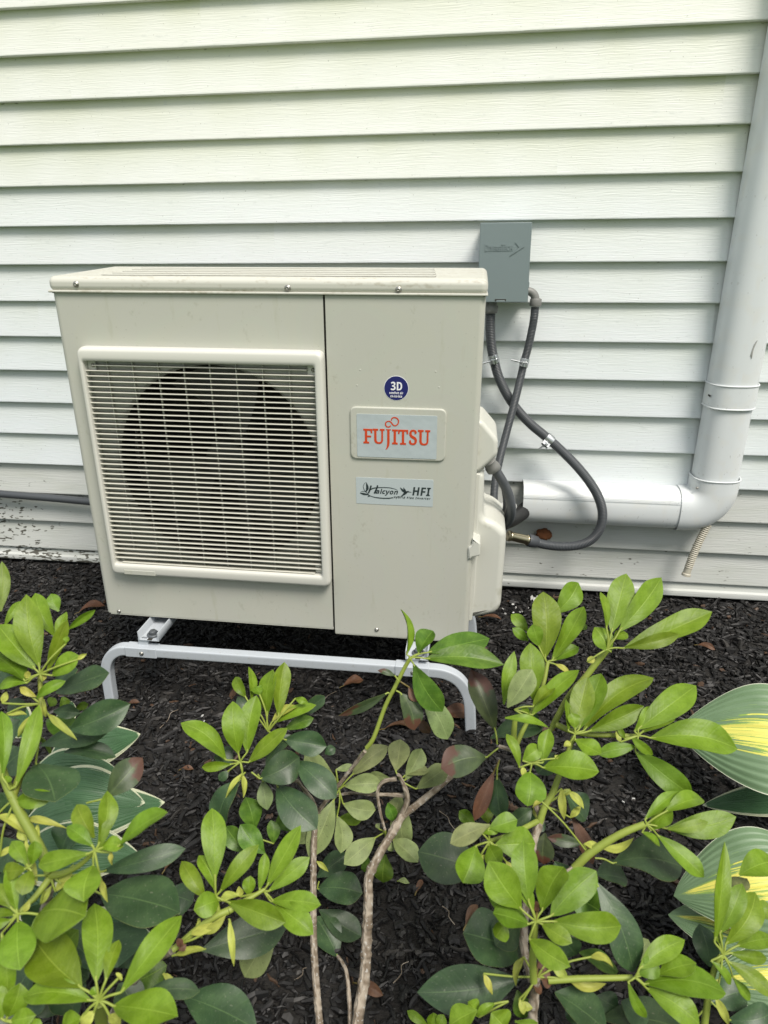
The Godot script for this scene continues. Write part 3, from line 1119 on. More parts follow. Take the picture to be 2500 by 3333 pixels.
		part("lid_rib", flat, M["weathered_lid"], lid)
	part("lid_gap", box(Vector3(0.001, T - 0.001, -D + 0.002), Vector3(W - 0.001, T + 0.003, -0.0016), 0.0005, 1), M["seam_dark"], u)
	for q in [Vector2(0.061, 0.7785), Vector2(0.509, 0.7742), Vector2(0.7305, 0.7728)]:
		screw(u, Vector3(q.x, q.y + 0.001, 0.0042), Vector3(0, 0, 1), 0.0052, M["steel"])
	screw(u, Vector3(0.0345, 0.0052, 0.0002), Vector3(0, 0, 1), 0.0042, M["steel"])
	screw(u, Vector3(0.684, 0.0045, 0.0006), Vector3(0, 0, 1), 0.0042, M["steel"])
	build_grille(u)
	build_labels(u, sp)
	# plastic covers on the right side
	var pl: Material = M["cream_plastic"]
	s = Shape.new()
	s.slab(rounded([Vector2(0.8850, 0.514), Vector2(0.907, 0.509), Vector2(0.9370, 0.4755), Vector2(0.9418, 0.466), Vector2(0.9425, 0.436), Vector2(0.931, 0.4205), Vector2(0.905, 0.394), Vector2(0.8850, 0.393)], 0.007), -0.185, -0.0345, 0.010, 4)
	part("terminal_cover", s, pl, u)
	s = Shape.new()
	s.slab(rounded([Vector2(0.8850, 0.392), Vector2(0.917, 0.392), Vector2(0.919, 0.343), Vector2(0.9195, 0.297), Vector2(0.9235, 0.285), Vector2(0.946, 0.2775), Vector2(0.965, 0.262), Vector2(0.9735, 0.250), Vector2(0.9745, 0.217), Vector2(0.9738, 0.153), Vector2(0.9732, 0.066), Vector2(0.967, 0.050), Vector2(0.955, 0.041), Vector2(0.8850, 0.0205)], 0.012), -0.225, -0.0405, 0.016, 5)
	part("valve_cover", s, pl, u)
	s = Shape.new()
	s.slab(rounded([Vector2(0.8850, 0.392), Vector2(0.909, 0.392), Vector2(0.911, 0.10), Vector2(0.908, 0.025), Vector2(0.8850, 0.022)], 0.004), -0.0465, -0.0345, 0.003, 3)
	part("valve_cover_flange", s, pl, u)
	s = Shape.new()
	s.slab(rounded([Vector2(0.8985, 0.256), Vector2(0.9165, 0.2445), Vector2(0.9172, 0.2145), Vector2(0.8985, 0.2085), Vector2(0.8965, 0.2040), Vector2(0.8908, 0.2035), Vector2(0.8893, 0.2325), Vector2(0.8975, 0.2390)], 0.004), -0.045, 0.0052, 0.004, 3)
	part("grip", s, pl, u)
	for z in [-0.2, -0.1]:
		part("foot", box(Vector3(0.862, -0.030, z - 0.03), Vector3(0.898, -0.010, z + 0.03), 0.003, 1), M["box_grey"], u)


func build_grille(u: Node3D) -> void:
	var g := Node3D.new()
	put("fan_grille", g, u)
	var m: Material = M["grille_plastic"]
	# the moulded frame: a rounded ring round the slats
	var s := Shape.new()
	var o0 := Vector2(0.0475, 0.1195)
	var o1 := Vector2(0.5795, 0.6555)
	var i0 := Vector2(0.0590, 0.1490)
	var i1 := Vector2(0.5610, 0.6255)
	var out_ring := rounded([o0, Vector2(o1.x, o0.y), o1, Vector2(o0.x, o1.y)], 0.016, 6)
	var in_ring := rounded([i0, Vector2(i1.x, i0.y), i1, Vector2(i0.x, i1.y)], 0.006, 6)
	var rows := []
	for step in [[0.0, 0.0004], [0.0, 0.012], [0.06, 0.0185], [0.16, 0.0225], [0.32, 0.0245], [0.7, 0.0250], [0.9, 0.0240], [0.98, 0.021], [1.0, 0.016], [1.0, 0.0006]]:
		var row := PackedVector3Array()
		for k in out_ring.size() + 1:
			var q := out_ring[k % out_ring.size()].lerp(in_ring[k % in_ring.size()], step[0])
			row.append(Vector3(q.x, q.y, step[1]))
		rows.append(row)
	s.grid(rows, false)
	part("frame", s, m, g)
	# raised box, darker paint standing in for the lower rail's shaded recess
	part("recess_shade_block", box(Vector3(0.079, 0.1235, 0.0180), Vector3(0.158, 0.1365, 0.0256), 0.002, 2), M["beige_paint"], g)
	for i in 41:
		var y := 0.1514 + i * 0.01162
		var xa := 0.0500 if i > 0 and i < 40 else 0.074
		var xb := 0.5635 if i > 0 and i < 40 else 0.543
		var slat := Shape.new()
		slat.slab(PackedVector2Array([Vector2(-0.0010, 0.0010), Vector2(0.0010, 0.0010), Vector2(0.0012, 0.0150), Vector2(0.0005, 0.0172), Vector2(-0.0006, 0.0168), Vector2(-0.0011, 0.0150)]), xa, xb, 0.0004, 1)
		for j in slat.v.size():
			slat.v[j] = Vector3(slat.v[j].z, slat.v[j].x + y, slat.v[j].y)
			slat.n[j] = Vector3(slat.n[j].z, slat.n[j].x, slat.n[j].y)
		part("slat", slat, M["slat_plastic"], g)
	for i in 8:
		var x := 0.1035 + i * 0.0572
		var yb := 0.1825 if i == 0 else 0.1767 if i == 1 else 0.149
		part("cross_bar", box(Vector3(x - 0.0011, yb, 0.0012), Vector3(x + 0.0011, 0.6255, 0.0068), 0.0006, 1), M["slat_plastic"], g)
	for q in [Vector2(0.059, 0.6020), Vector2(0.5425, 0.6020), Vector2(0.5425, 0.149)]:
		var pk := Shape.new()
		pk.slab(rounded([q, q + Vector2(0.019, 0), q + Vector2(0.019, 0.0235), q + Vector2(0, 0.0235)], 0.004), 0.0025, 0.0060, 0.001, 1)
		part("screw_pocket", pk, m, g)
		screw(g, Vector3(q.x + 0.0125, q.y + 0.013, 0.006), Vector3(0, 0, 1), 0.0036, M["steel"])
	part("rating_label", box(Vector3(0.076, 0.1525, 0.0006), Vector3(0.155, 0.1835, 0.0016), 0.0003, 1), M["cream_plastic"], g)


func build_labels(u: Node3D, sp: Node3D) -> void:
	# pressed-out field round the badge
	var s := Shape.new()
	s.slab(rounded([Vector2(0.6295, 0.4268), Vector2(0.8325, 0.4282), Vector2(0.8325, 0.5412), Vector2(0.6295, 0.5412)], 0.015, 7), -0.002, 0.0048, 0.0034, 5, false)
	part("pressed_field", s, M["beige_paint"], u)
	var badge := Node3D.new()
	put("badge", badge, u)
	s = Shape.new()
	s.slab(rounded([Vector2(0.6445, 0.4330), Vector2(0.8140, 0.4334), Vector2(0.8135, 0.5268), Vector2(0.6440, 0.5263)], 0.003, 3), 0.0048, 0.0056, 0.0003, 1)
	part("plate", s, M["silver_label"], badge)
	var z := 0.0056
	lettering(badge, "lettering", "FU", "Droid Serif", 400, Rect2(0.6583, 0.4630, 0.0452, 0.0327), z, M["red_ink"], 0.0, 0.0, 0.0006, 0.7)
	lettering(badge, "lettering", "ITSU", "Droid Serif", 400, Rect2(0.7195, 0.4630, 0.0800, 0.0333), z, M["red_ink"], 0.0, 0.0, 0.0006, 0.7)
	s = Shape.new()
	stroke(s, [Vector2(0.7115, 0.4956), Vector2(0.7117, 0.478), Vector2(0.7115, 0.464), Vector2(0.7095, 0.4560), Vector2(0.7065, 0.4510)], [0.0052, 0.0050, 0.0052, 0.0050, 0.0016], z, z + 0.0005)
	s.slab(PackedVector2Array([Vector2(0.7065, 0.4938), Vector2(0.7168, 0.4938), Vector2(0.7168, 0.4956), Vector2(0.7065, 0.4956)]), z, z + 0.0006, 0.0, 1, false)
	part("long_j", s, M["red_ink"], badge)
	s = Shape.new()
	stroke(s, [Vector2(0.7178, 0.5145), Vector2(0.7195, 0.5192), Vector2(0.7245, 0.5208), Vector2(0.7300, 0.5190), Vector2(0.7328, 0.5138), Vector2(0.7315, 0.5075), Vector2(0.7265, 0.5035), Vector2(0.7215, 0.5050), Vector2(0.7172, 0.5105), Vector2(0.7125, 0.5125), Vector2(0.7070, 0.5105), Vector2(0.7055, 0.5062), Vector2(0.7075, 0.5015), Vector2(0.7125, 0.5002), Vector2(0.7165, 0.5035)], [0.0024, 0.0026, 0.0028, 0.0026, 0.0024, 0.0026, 0.0026, 0.0024, 0.0026, 0.0026, 0.0024], z, z + 0.0005)
	part("loop_emblem", s, M["red_ink"], badge)
	# lower label
	var low := Node3D.new()
	put("model_label", low, u)
	s = Shape.new()
	s.slab(rounded([Vector2(0.6400, 0.3238), Vector2(0.8090, 0.3236), Vector2(0.8090, 0.3858), Vector2(0.6398, 0.3850)], 0.002, 2), 0.0004, 0.0012, 0.0003, 1)
	part("plate", s, M["panel_label"], low)
	z = 0.0012
	var ink: Material = M["dark_ink"]
	lettering(low, "lettering", "alcyon", "Droid Sans", 700, Rect2(0.6835, 0.3455, 0.0490, 0.0150), z, ink, 0.25)
	lettering(low, "lettering", "HFI", "Droid Sans", 700, Rect2(0.7640, 0.3490, 0.0400, 0.0188), z, ink, 0.14)
	lettering(low, "lettering", "Hybrid Flex Inverter", "Droid Sans", 700, Rect2(0.7230, 0.3392, 0.0805, 0.0062), z, ink, 0.2, 9.0)
	s = Shape.new()
	stroke(s, [Vector2(0.6735, 0.3672), Vector2(0.6705, 0.3570), Vector2(0.6672, 0.3490)], [0.0032, 0.0036, 0.0034], z, z + 0.0005)
	stroke(s, [Vector2(0.6880, 0.3682), Vector2(0.6845, 0.3580), Vector2(0.6805, 0.3492)], [0.0032, 0.0038, 0.0036], z, z + 0.0005)
	stroke(s, [Vector2(0.6690, 0.3560), Vector2(0.6780, 0.3610), Vector2(0.6900, 0.3632), Vector2(0.7100, 0.3640), Vector2(0.7230, 0.3622), Vector2(0.7320, 0.3590)], [0.0026, 0.0022, 0.0016, 0.0016, 0.0014, 0.0004], z, z + 0.0005)
	part("script_initial", s, ink, low)
	s = Shape.new()
	stroke(s, [Vector2(0.6640, 0.3500), Vector2(0.6700, 0.3440), Vector2(0.6800, 0.3405), Vector2(0.6950, 0.3390), Vector2(0.7120, 0.3395), Vector2(0.7215, 0.3415)], [0.0004, 0.0012, 0.0018, 0.0022, 0.0024, 0.0020], z, z + 0.0005)
	stroke(s, [Vector2(0.6640, 0.3500), Vector2(0.6585, 0.3560), Vector2(0.6560, 0.3640), Vector2(0.6585, 0.3705), Vector2(0.6625, 0.3742)], [0.0008, 0.0010, 0.0010, 0.0008, 0.0004], z, z + 0.0005)
	stroke(s, [Vector2(0.6628, 0.3738), Vector2(0.6650, 0.3640), Vector2(0.6645, 0.3580), Vector2(0.6615, 0.3520)], [0.0006, 0.0046, 0.0060, 0.0010], z, z + 0.0005)
	stroke(s, [Vector2(0.6488, 0.3485), Vector2(0.6560, 0.3470), Vector2(0.6630, 0.3460), Vector2(0.6690, 0.3450)], [0.0004, 0.0050, 0.0036, 0.0006], z, z + 0.0005)
	stroke(s, [Vector2(0.6490, 0.3490), Vector2(0.6540, 0.3530), Vector2(0.6620, 0.3515), Vector2(0.6680, 0.3455)], [0.0004, 0.0008, 0.0008, 0.0006], z, z + 0.0005)
	stroke(s, [Vector2(0.6655, 0.3405), Vector2(0.6690, 0.3428), Vector2(0.6725, 0.3430)], [0.0004, 0.0034, 0.0006], z, z + 0.0005)
	part("leaf_emblem", s, ink, low)
	s = Shape.new()
	stroke(s, [Vector2(0.7378, 0.3440), Vector2(0.7440, 0.3490), Vector2(0.7500, 0.3545), Vector2(0.7540, 0.3568), Vector2(0.7570, 0.3562), Vector2(0.7625, 0.3555)], [0.0006, 0.0030, 0.0056, 0.0040, 0.0016, 0.0003], z, z + 0.0005)
	stroke(s, [Vector2(0.7372, 0.3655), Vector2(0.7420, 0.3600), Vector2(0.7490, 0.3540)], [0.0004, 0.0052, 0.0030], z, z + 0.0005)
	stroke(s, [Vector2(0.7445, 0.3660), Vector2(0.7468, 0.3600), Vector2(0.7505, 0.3545)], [0.0004, 0.0046, 0.0030], z, z + 0.0005)
	stroke(s, [Vector2(0.7290, 0.3428), Vector2(0.7360, 0.3455)], [0.0018, 0.0004], z, z + 0.0005)
	part("bird_emblem", s, ink, low)
	# round blue sticker
	var st := Node3D.new()
	put("round_sticker", st, u)
	s = Shape.new()
	s.lathe(Vector3(0.7270, 0.5810, 0.0005), Vector3(0, 0, 1), PackedVector2Array([Vector2(0.0256, 0), Vector2(0.0256, 0.0004), Vector2(0, 0.00042)]), 48)
	part("white_rim", s, M["white_ink"], st)
	s = Shape.new()
	s.lathe(Vector3(0.7270, 0.5810, 0.0009), Vector3(0, 0, 1), PackedVector2Array([Vector2(0.0247, 0), Vector2(0.0247, 0.0003), Vector2(0, 0.00032)]), 48)
	part("blue_disc", s, M["blue_sticker"], st)
	lettering(st, "lettering", "3D", "Droid Sans", 700, Rect2(0.7160, 0.5770, 0.0232, 0.0172), 0.0012, M["white_ink"])
	lettering(st, "lettering", "comfort air", "Droid Sans", 700, Rect2(0.7125, 0.5690, 0.0290, 0.0052), 0.0012, M["white_ink"])
	lettering(st, "lettering", "978-339-3928", "Droid Sans", 700, Rect2(0.7150, 0.5622, 0.0242, 0.0038), 0.0012, M["white_ink"])
	# small dimples pressed through the service panel
	for q in [Vector2(0.6523, 0.6167), Vector2(0.6452, 0.5847), Vector2(0.8070, 0.6165), Vector2(0.8147, 0.5851)]:
		s = Shape.new()
		s.lathe(Vector3(q.x, q.y, 0.0004), Vector3(0, 0, 1), PackedVector2Array([Vector2(0.0022, 0), Vector2(0.0016, 0.0004), Vector2(0.0008, 0.0006), Vector2(0, 0.0006)]), 12)
		part("dimple", s, M["beige_paint"], sp)


func build_stand() -> void:
	var st := thing("unit_stand", "white powder coated steel stand under the heat pump", "stand", Vector3(-0.1, 0.09, 0.45))
	var off := -Vector3(-0.1, 0.09, 0.45)
	var m: Material = M["white_steel"]
	for zz in [0.620, 0.285]:
		var back: bool = zz < 0.5
		var s := Shape.new()
		s.tube(PackedVector3Array([Vector3(-0.462, 0.2480, zz) + off, Vector3(0.255, 0.2510, zz) + off]), [0.0124], 24, 7.0, true, Vector3.UP, 1.0)
		part("cross_beam", s, m, st)
		for e in [[-0.432, 0.0400, 0.2480], [0.2255, 0.0390, 0.2508]]:
			s = Shape.new()
			s.rbox(Vector3(e[0] - e[1], e[2] - 0.0136, zz - 0.0138) + off, Vector3(e[0] + e[1], e[2] + 0.0136, zz + 0.0142) + off, 0.0025, 2)
			s.rbox(Vector3(e[0] - 0.010, e[2] + 0.012, zz - 0.012) + off, Vector3(e[0] + 0.014, 0.2790, zz - 0.002) + off, 0.0015, 1)
			var sl := part("sleeve", s, m, st)
			if not back:
				screw(sl, Vector3(e[0] + 0.003, e[2] - 0.001, zz + 0.0142) + off, Vector3(0, 0, 1), 0.0045, M["steel"])
		for side in [-1.0, 1.0]:
			s = Shape.new()
			var pts := [Vector3(-0.468, 0.2478, zz), Vector3(-0.490, 0.2455, zz), Vector3(-0.514, 0.230, zz), Vector3(-0.530, 0.203, zz), Vector3(-0.5365, 0.165, zz), Vector3(-0.539, 0.06, zz + 0.002)]
			if side > 0:
				pts = [Vector3(0.262, 0.2508, zz), Vector3(0.300, 0.2480, zz), Vector3(0.331, 0.232, zz), Vector3(0.352, 0.200, zz), Vector3(0.361, 0.160, zz + 0.002), Vector3(0.368, 0.056, zz + 0.004)]
			var path := smooth(pts, 0.008)
			for i in path.size():
				path[i] += off
			s.tube(path, [0.0128], 24, 7.0, true, Vector3(0, 0, 1), 1.0)
			part("leg", s, m, st)
	# channel rails that carry the unit
	for x in [-0.412, 0.236]:
		var s := Shape.new()
		var w := 0.0265
		s.slab(rounded([Vector2(x - w, 0.2760), Vector2(x + w, 0.2760), Vector2(x + w, 0.3005), Vector2(x + w - 0.003, 0.3005), Vector2(x + w - 0.004, 0.2790), Vector2(x - w + 0.004, 0.2790), Vector2(x - w + 0.003, 0.3005), Vector2(x - w, 0.3005)], 0.001, 1), 0.255, 0.622, 0.0006, 1)
		for i in s.v.size():
			s.v[i] += off
		var rail := part("rail", s, m, st)
		s = Shape.new()
		s.lathe(Vector3(x + 0.002, 0.2791, 0.600) + off, Vector3.UP, PackedVector2Array([Vector2(0.015, 0), Vector2(0.015, 0.004), Vector2(0.0125, 0.0055), Vector2(0.0105, 0.0056)]), 20)
		s.lathe(Vector3(x + 0.002, 0.2847, 0.600) + off, Vector3.UP, PackedVector2Array([Vector2(0.0095, 0), Vector2(0.0095, 0.006), Vector2(0.0078, 0.0078), Vector2(0, 0.0080)]), 6)
		part("bolt", s, M["bolt_grey"], rail)
		part("rail_notch", box(Vector3(x - 0.004, 0.2788, 0.604) + off, Vector3(x + 0.008, 0.2795, 0.6225) + off, 0.0003, 1), M["seam_dark"], rail)


func ribbed(pts: Array, r: float, pitch := 0.0042) -> Shape:
	var s := Shape.new()
	var path := smooth(pts, 0.0011)
	var rad := []
	var run := 0.0
	for i in path.size():
		if i > 0:
			run += path[i].distance_to(path[i - 1])
		rad.append(r * (1.0 + 0.045 * sin(run / pitch * TAU)))
	s.tube(path, rad, 18)
	return s


# A steel strap round a conduit with its screw and nut
func strap(parent: Node3D, at: Vector3, along: Vector3, r: float, ear: Vector3) -> void:
	var s := Shape.new()
	s.lathe(at - along * 0.011, along, PackedVector2Array([Vector2(r, 0), Vector2(r + 0.0018, 0), Vector2(r + 0.0018, 0.022), Vector2(r, 0.022)]), 20)
	ear = (ear - along * ear.dot(along)).normalized()
	var side := along.cross(ear)
	for k in [-1.0, 1.0]:
		var xf := Transform3D(Basis(ear, along, side * -1.0), at + ear * (r + 0.006) + side * k * 0.0035)
		s.xf = xf
		s.rbox(Vector3(-0.008, -0.011, -0.0011), Vector3(0.008, 0.011, 0.0011), 0.0005, 1)
	s.xf = Transform3D()
	var o := part("strap", s, M["zinc"], parent)
	s = Shape.new()
	var c := at + ear * (r + 0.0085)
	s.tube(PackedVector3Array([c - side * 0.010, c + side * 0.034]), [0.0026], 10)
	s.lathe(c + side * 0.0048, side, PackedVector2Array([Vector2(0.0062, 0), Vector2(0.0062, 0.005), Vector2(0, 0.0051)]), 6)
	s.lathe(c - side * 0.0048, -side, PackedVector2Array([Vector2(0.0055, 0), Vector2(0.005, 0.003), Vector2(0, 0.0036)]), 10)
	part("clamp_screw", s, M["zinc"], o)


func build_box_and_conduits() -> void:
	var b := thing("disconnect_box", "grey metal electrical disconnect box with embossed lettering and arrow", "electrical box", Vector3(0.40, 1.108, 0.0))
	var m: Material = M["box_grey"]
	var off := -Vector3(0.40, 1.108, 0.0)
	part("back_box", box(Vector3(0.3405, 1.0165, -0.004) + off, Vector3(0.4640, 1.198, 0.072) + off, 0.002, 1), m, b)
	var s := Shape.new()
	s.slab(rounded([Vector2(-0.0635, -0.0945), Vector2(0.0655, -0.0945), Vector2(0.0625, 0.0945), Vector2(-0.0635, 0.0945)], 0.0015, 2), 0.0735, 0.0800, 0.0016, 3)
	var cover := part("cover", s, m, b)
	part("latch_slot", box(Vector3(-0.0185, -0.0915, 0.0795), Vector3(0.0100, -0.0865, 0.0806), 0.0003, 1), M["seam_dark"], cover)
	s = Shape.new()
	s.slab(rounded([Vector2(-0.0165, -0.0935), Vector2(0.0090, -0.0935), Vector2(0.0070, -0.0895), Vector2(-0.0140, -0.0895)], 0.0015, 2), 0.0806, 0.0850, 0.0008, 1)
	part("latch_tab", s, m, cover)
	part("mounting_tab", box(Vector3(0.4645, 1.045, 0.010) + off, Vector3(0.4680, 1.062, 0.055) + off, 0.001, 1), m, b)
	lettering(cover, "lettering", "D", "Droid Sans", 700, Rect2(-0.0490, 0.0285, 0.0085, 0.0165), 0.0798, m, 0.0, 0.0, 0.0015)
	lettering(cover, "lettering", "IVERSI", "Droid Sans", 700, Rect2(-0.0395, 0.0288, 0.0320, 0.0118), 0.0798, m, 0.0, 0.0, 0.0015)
	lettering(cover, "lettering", "T", "Droid Sans", 700, Rect2(-0.0085, 0.0292, 0.0090, 0.0165), 0.0798, m, 0.0, 0.0, 0.0015)
	lettering(cover, "lettering", "ECH", "Droid Sans", 700, Rect2(-0.0010, 0.0292, 0.0205, 0.0118), 0.0798, m, 0.0, 0.0, 0.0015)
	s = Shape.new()
	s.slab(PackedVector2Array([Vector2(0.0240, 0.0490), Vector2(0.0480, 0.0385), Vector2(0.0120, 0.0160), Vector2(0.0345, 0.0372)]), 0.0796, 0.0816, 0.0008, 2, false)
	part("arrow_emblem", s, m, cover)

	# the thick conduit that loops round to the right
	var c1 := thing("thick_conduit", "thick ribbed grey conduit looping from the box over the line cover", "conduit")
	var g: Material = M["conduit_grey"]
	part("hose", ribbed([Vector3(0.3723, 0.9883, 0.045), Vector3(0.3743, 0.9402, 0.045), Vector3(0.3796, 0.8961, 0.042), Vector3(0.3893, 0.8558, 0.04), Vector3(0.4047, 0.8111, 0.042), Vector3(0.4289, 0.7664, 0.046), Vector3(0.4584, 0.7269, 0.05), Vector3(0.4974, 0.6873, 0.052), Vector3(0.541, 0.6526, 0.052), Vector3(0.5839, 0.6183, 0.062), Vector3(0.6261, 0.5824, 0.085), Vector3(0.6633, 0.543, 0.105), Vector3(0.6912, 0.5012, 0.115), Vector3(0.7065, 0.4558, 0.118), Vector3(0.7051, 0.4102, 0.118), Vector3(0.6849, 0.3732, 0.118), Vector3(0.6497, 0.355, 0.12), Vector3(0.6056, 0.3513, 0.125), Vector3(0.563, 0.3555, 0.13), Vector3(0.5293, 0.3648, 0.135)], 0.0128), g, c1)
	s = Shape.new()
	s.lathe(Vector3(0.3714, 1.0077, 0.045), Vector3(0, -1, 0), PackedVector2Array([Vector2(0.014, -0.012), Vector2(0.0165, -0.010), Vector2(0.0165, 0.004), Vector2(0.0205, 0.006), Vector2(0.0205, 0.018), Vector2(0.0185, 0.024), Vector2(0.0125, 0.025)]), 20)
	part("connector", s, M["fitting_grey"], c1)
	var e0 := Vector3(0.5235, 0.3676, 0.136)
	var e1 := Vector3(0.4492, 0.3971, 0.17)
	var ax: Vector3 = (e1 - e0).normalized()
	s = Shape.new()
	s.lathe(e0, ax, PackedVector2Array([Vector2(0.0125, -0.012), Vector2(0.0170, -0.010), Vector2(0.0185, 0.004), Vector2(0.0185, 0.018), Vector2(0.0160, 0.021), Vector2(0.012, 0.022)]), 12)
	part("end_nut", s, g, c1)
	s = Shape.new()
	var L: float = e0.distance_to(e1)
	s.lathe(e0 + ax * 0.021, ax, PackedVector2Array([Vector2(0.0, 0.0), Vector2(0.0155, 0.0), Vector2(0.0155, 0.004), Vector2(0.0135, 0.006), Vector2(0.0130, L - 0.032), Vector2(0.0148, L - 0.030), Vector2(0.0148, L - 0.022), Vector2(0.0, L - 0.020)]), 20)
	part("brass_fitting", s, M["brass"], c1)
	strap(c1, Vector3(0.3872, 0.8627, 0.041), Vector3(0.2832, -0.9591, 0), 0.0130, Vector3(0.1, 0, 1))
	strap(c1, Vector3(0.5515, 0.6451, 0.053), Vector3(0.7786, -0.621, 0.09), 0.0130, Vector3(-0.35, -0.6, 0.7))

	var c2 := thing("thin_conduit", "thinner ribbed grey conduit from box elbow down behind the heat pump", "conduit")
	part("hose", ribbed([Vector3(0.4871, 0.9989, 0.05), Vector3(0.486, 0.9673, 0.05), Vector3(0.4822, 0.9329, 0.048), Vector3(0.4764, 0.8934, 0.046), Vector3(0.4684, 0.8538, 0.048), Vector3(0.4605, 0.8111, 0.06), Vector3(0.4502, 0.7633, 0.082), Vector3(0.4392, 0.7146, 0.1), Vector3(0.4273, 0.6639, 0.12), Vector3(0.4148, 0.6114, 0.15), Vector3(0.4057, 0.5643, 0.18), Vector3(0.4035, 0.5237, 0.2), Vector3(0.405, 0.498, 0.22), Vector3(0.4099, 0.4716, 0.22)], 0.0104, 0.0038), g, c2)
	s = Shape.new()
	s.tube(smooth([Vector3(0.4638, 1.0391, 0.05), Vector3(0.4732, 1.037, 0.05), Vector3(0.4813, 1.0308, 0.05), Vector3(0.4858, 1.0218, 0.05), Vector3(0.4874, 1.0114, 0.05)], 0.003), [0.0105], 16)
	part("elbow", s, M["fitting_grey"], c2)
	s = Shape.new()
	s.lathe(Vector3(0.4876, 1.0093, 0.05), Vector3(0, -1, 0), PackedVector2Array([Vector2(0.0105, -0.012), Vector2(0.0150, -0.010), Vector2(0.0155, 0.007), Vector2(0.0105, 0.008)]), 20)
	part("collar", s, M["fitting_grey"], c2)
	strap(c2, Vector3(0.4693, 0.8547, 0.048), Vector3(-0.1865, -0.9685, 0.1647), 0.0106, Vector3(-0.15, 0, 1))
	s = Shape.new()
	var tie := []
	for k in 17:
		var a := TAU * k / 16.0
		tie.append(Vector3(0.4049, 0.5004, 0.22) + Vector3(cos(a) * 0.0125, 0.003 * sin(a + 1.0), sin(a) * 0.0125))
	s.tube(PackedVector3Array(tie), [0.0016], 6)
	s.tube(smooth([Vector3(0.4049, 0.5004, 0.22) + Vector3(0.004, 0.002, 0.013), Vector3(0.4049, 0.5004, 0.22) + Vector3(-0.018, 0.001, 0.014), Vector3(0.4049, 0.5004, 0.22) + Vector3(-0.036, -0.006, 0.012)]), [0.0012], 6)
	s.rbox(Vector3(0.4049, 0.5004, 0.22) + Vector3(-0.004, -0.003, 0.011), Vector3(0.4049, 0.5004, 0.22) + Vector3(0.004, 0.005, 0.017), 0.001, 1)
	part("cable_tie", s, M["black_rubber"], c2)

	var c3 := thing("short_conduit", "short grey conduit bending down from the side of the heat pump", "conduit")
	part("hose", ribbed([Vector3(0.3894, 0.6882, 0.44), Vector3(0.4006, 0.6702, 0.435), Vector3(0.4144, 0.6467, 0.43), Vector3(0.4292, 0.6148, 0.42), Vector3(0.4377, 0.5819, 0.41), Vector3(0.44, 0.5503, 0.39), Vector3(0.4346, 0.5176, 0.36), Vector3(0.4218, 0.4905, 0.33)], 0.0108, 0.0040), g, c3)
	s = Shape.new()
	s.lathe(Vector3(0.3843, 0.692, 0.44), Vector3(0.5115, -0.8282, -0.2289), PackedVector2Array([Vector2(0.0, -0.014), Vector2(0.0170, -0.013), Vector2(0.0170, -0.008), Vector2(0.0150, -0.008), Vector2(0.0150, 0.004), Vector2(0.0170, 0.005), Vector2(0.0170, 0.016), Vector2(0.0108, 0.018)]), 14)
	part("connector", s, M["fitting_grey"], c3)

	var wires := thing("cable_bundle", "bundle of thin grey cables hanging beside the short conduit", "cable")
	for k in 4:
		s = Shape.new()
		var o := Vector3(0.004 * k, -0.002 * k, -0.003 * k)
		var pp := []
		for q in [Vector3(0.4097, 0.642, 0.4), Vector3(0.418, 0.607, 0.395), Vector3(0.4225, 0.5735, 0.385), Vector3(0.42, 0.5411, 0.37), Vector3(0.4126, 0.5188, 0.36)]:
			pp.append(q + o * (1.0 if pp.size() > 0 else 0.3))
		s.tube(smooth(pp, 0.005), [0.0028], 8)
		part("cable", s, M["fitting_grey"] if k % 2 else g, wires)

	var ls := thing("refrigerant_lines", "black taped and white wrapped refrigerant lines entering the white cover", "pipe")
	s = Shape.new()
	s.tube(smooth([Vector3(0.5065, 0.4325, 0.045), Vector3(0.4889, 0.4261, 0.07), Vector3(0.4645, 0.4342, 0.13), Vector3(0.4382, 0.4523, 0.2), Vector3(0.4088, 0.4753, 0.28)], 0.004), [0.021, 0.0225, 0.021, 0.023, 0.0215, 0.022], 14)
	part("taped_line", s, M["black_rubber"], ls)
	s = Shape.new()
	s.tube(smooth([Vector3(0.4596, 0.4575, 0.1), Vector3(0.4285, 0.479, 0.17), Vector3(0.4039, 0.4964, 0.24), Vector3(0.3792, 0.5104, 0.3)], 0.004), [0.014, 0.0152, 0.0138, 0.0150], 12)
	part("wrapped_line", s, M["white_wrap"], ls)

	var lh := thing("wall_conduit", "dark grey conduit along the wall left of the heat pump", "conduit")
	s = Shape.new()
	s.tube(smooth([Vector3(-3.1, 0.452, 0.010), Vector3(-1.9, 0.414, 0.012), Vector3(-1.20, 0.3935, 0.016), Vector3(-0.90, 0.3815, 0.018), Vector3(-0.45, 0.362, 0.03), Vector3(-0.1, 0.35, 0.12)], 0.02), [0.0125], 16)
	part("tube", s, g, lh)
	for x in [-1.95, -2.8]:
		part("clip", box(Vector3(x - 0.009, 0.398, -0.002), Vector3(x + 0.009, 0.448, 0.027), 0.003, 1), M["zinc"], lh)


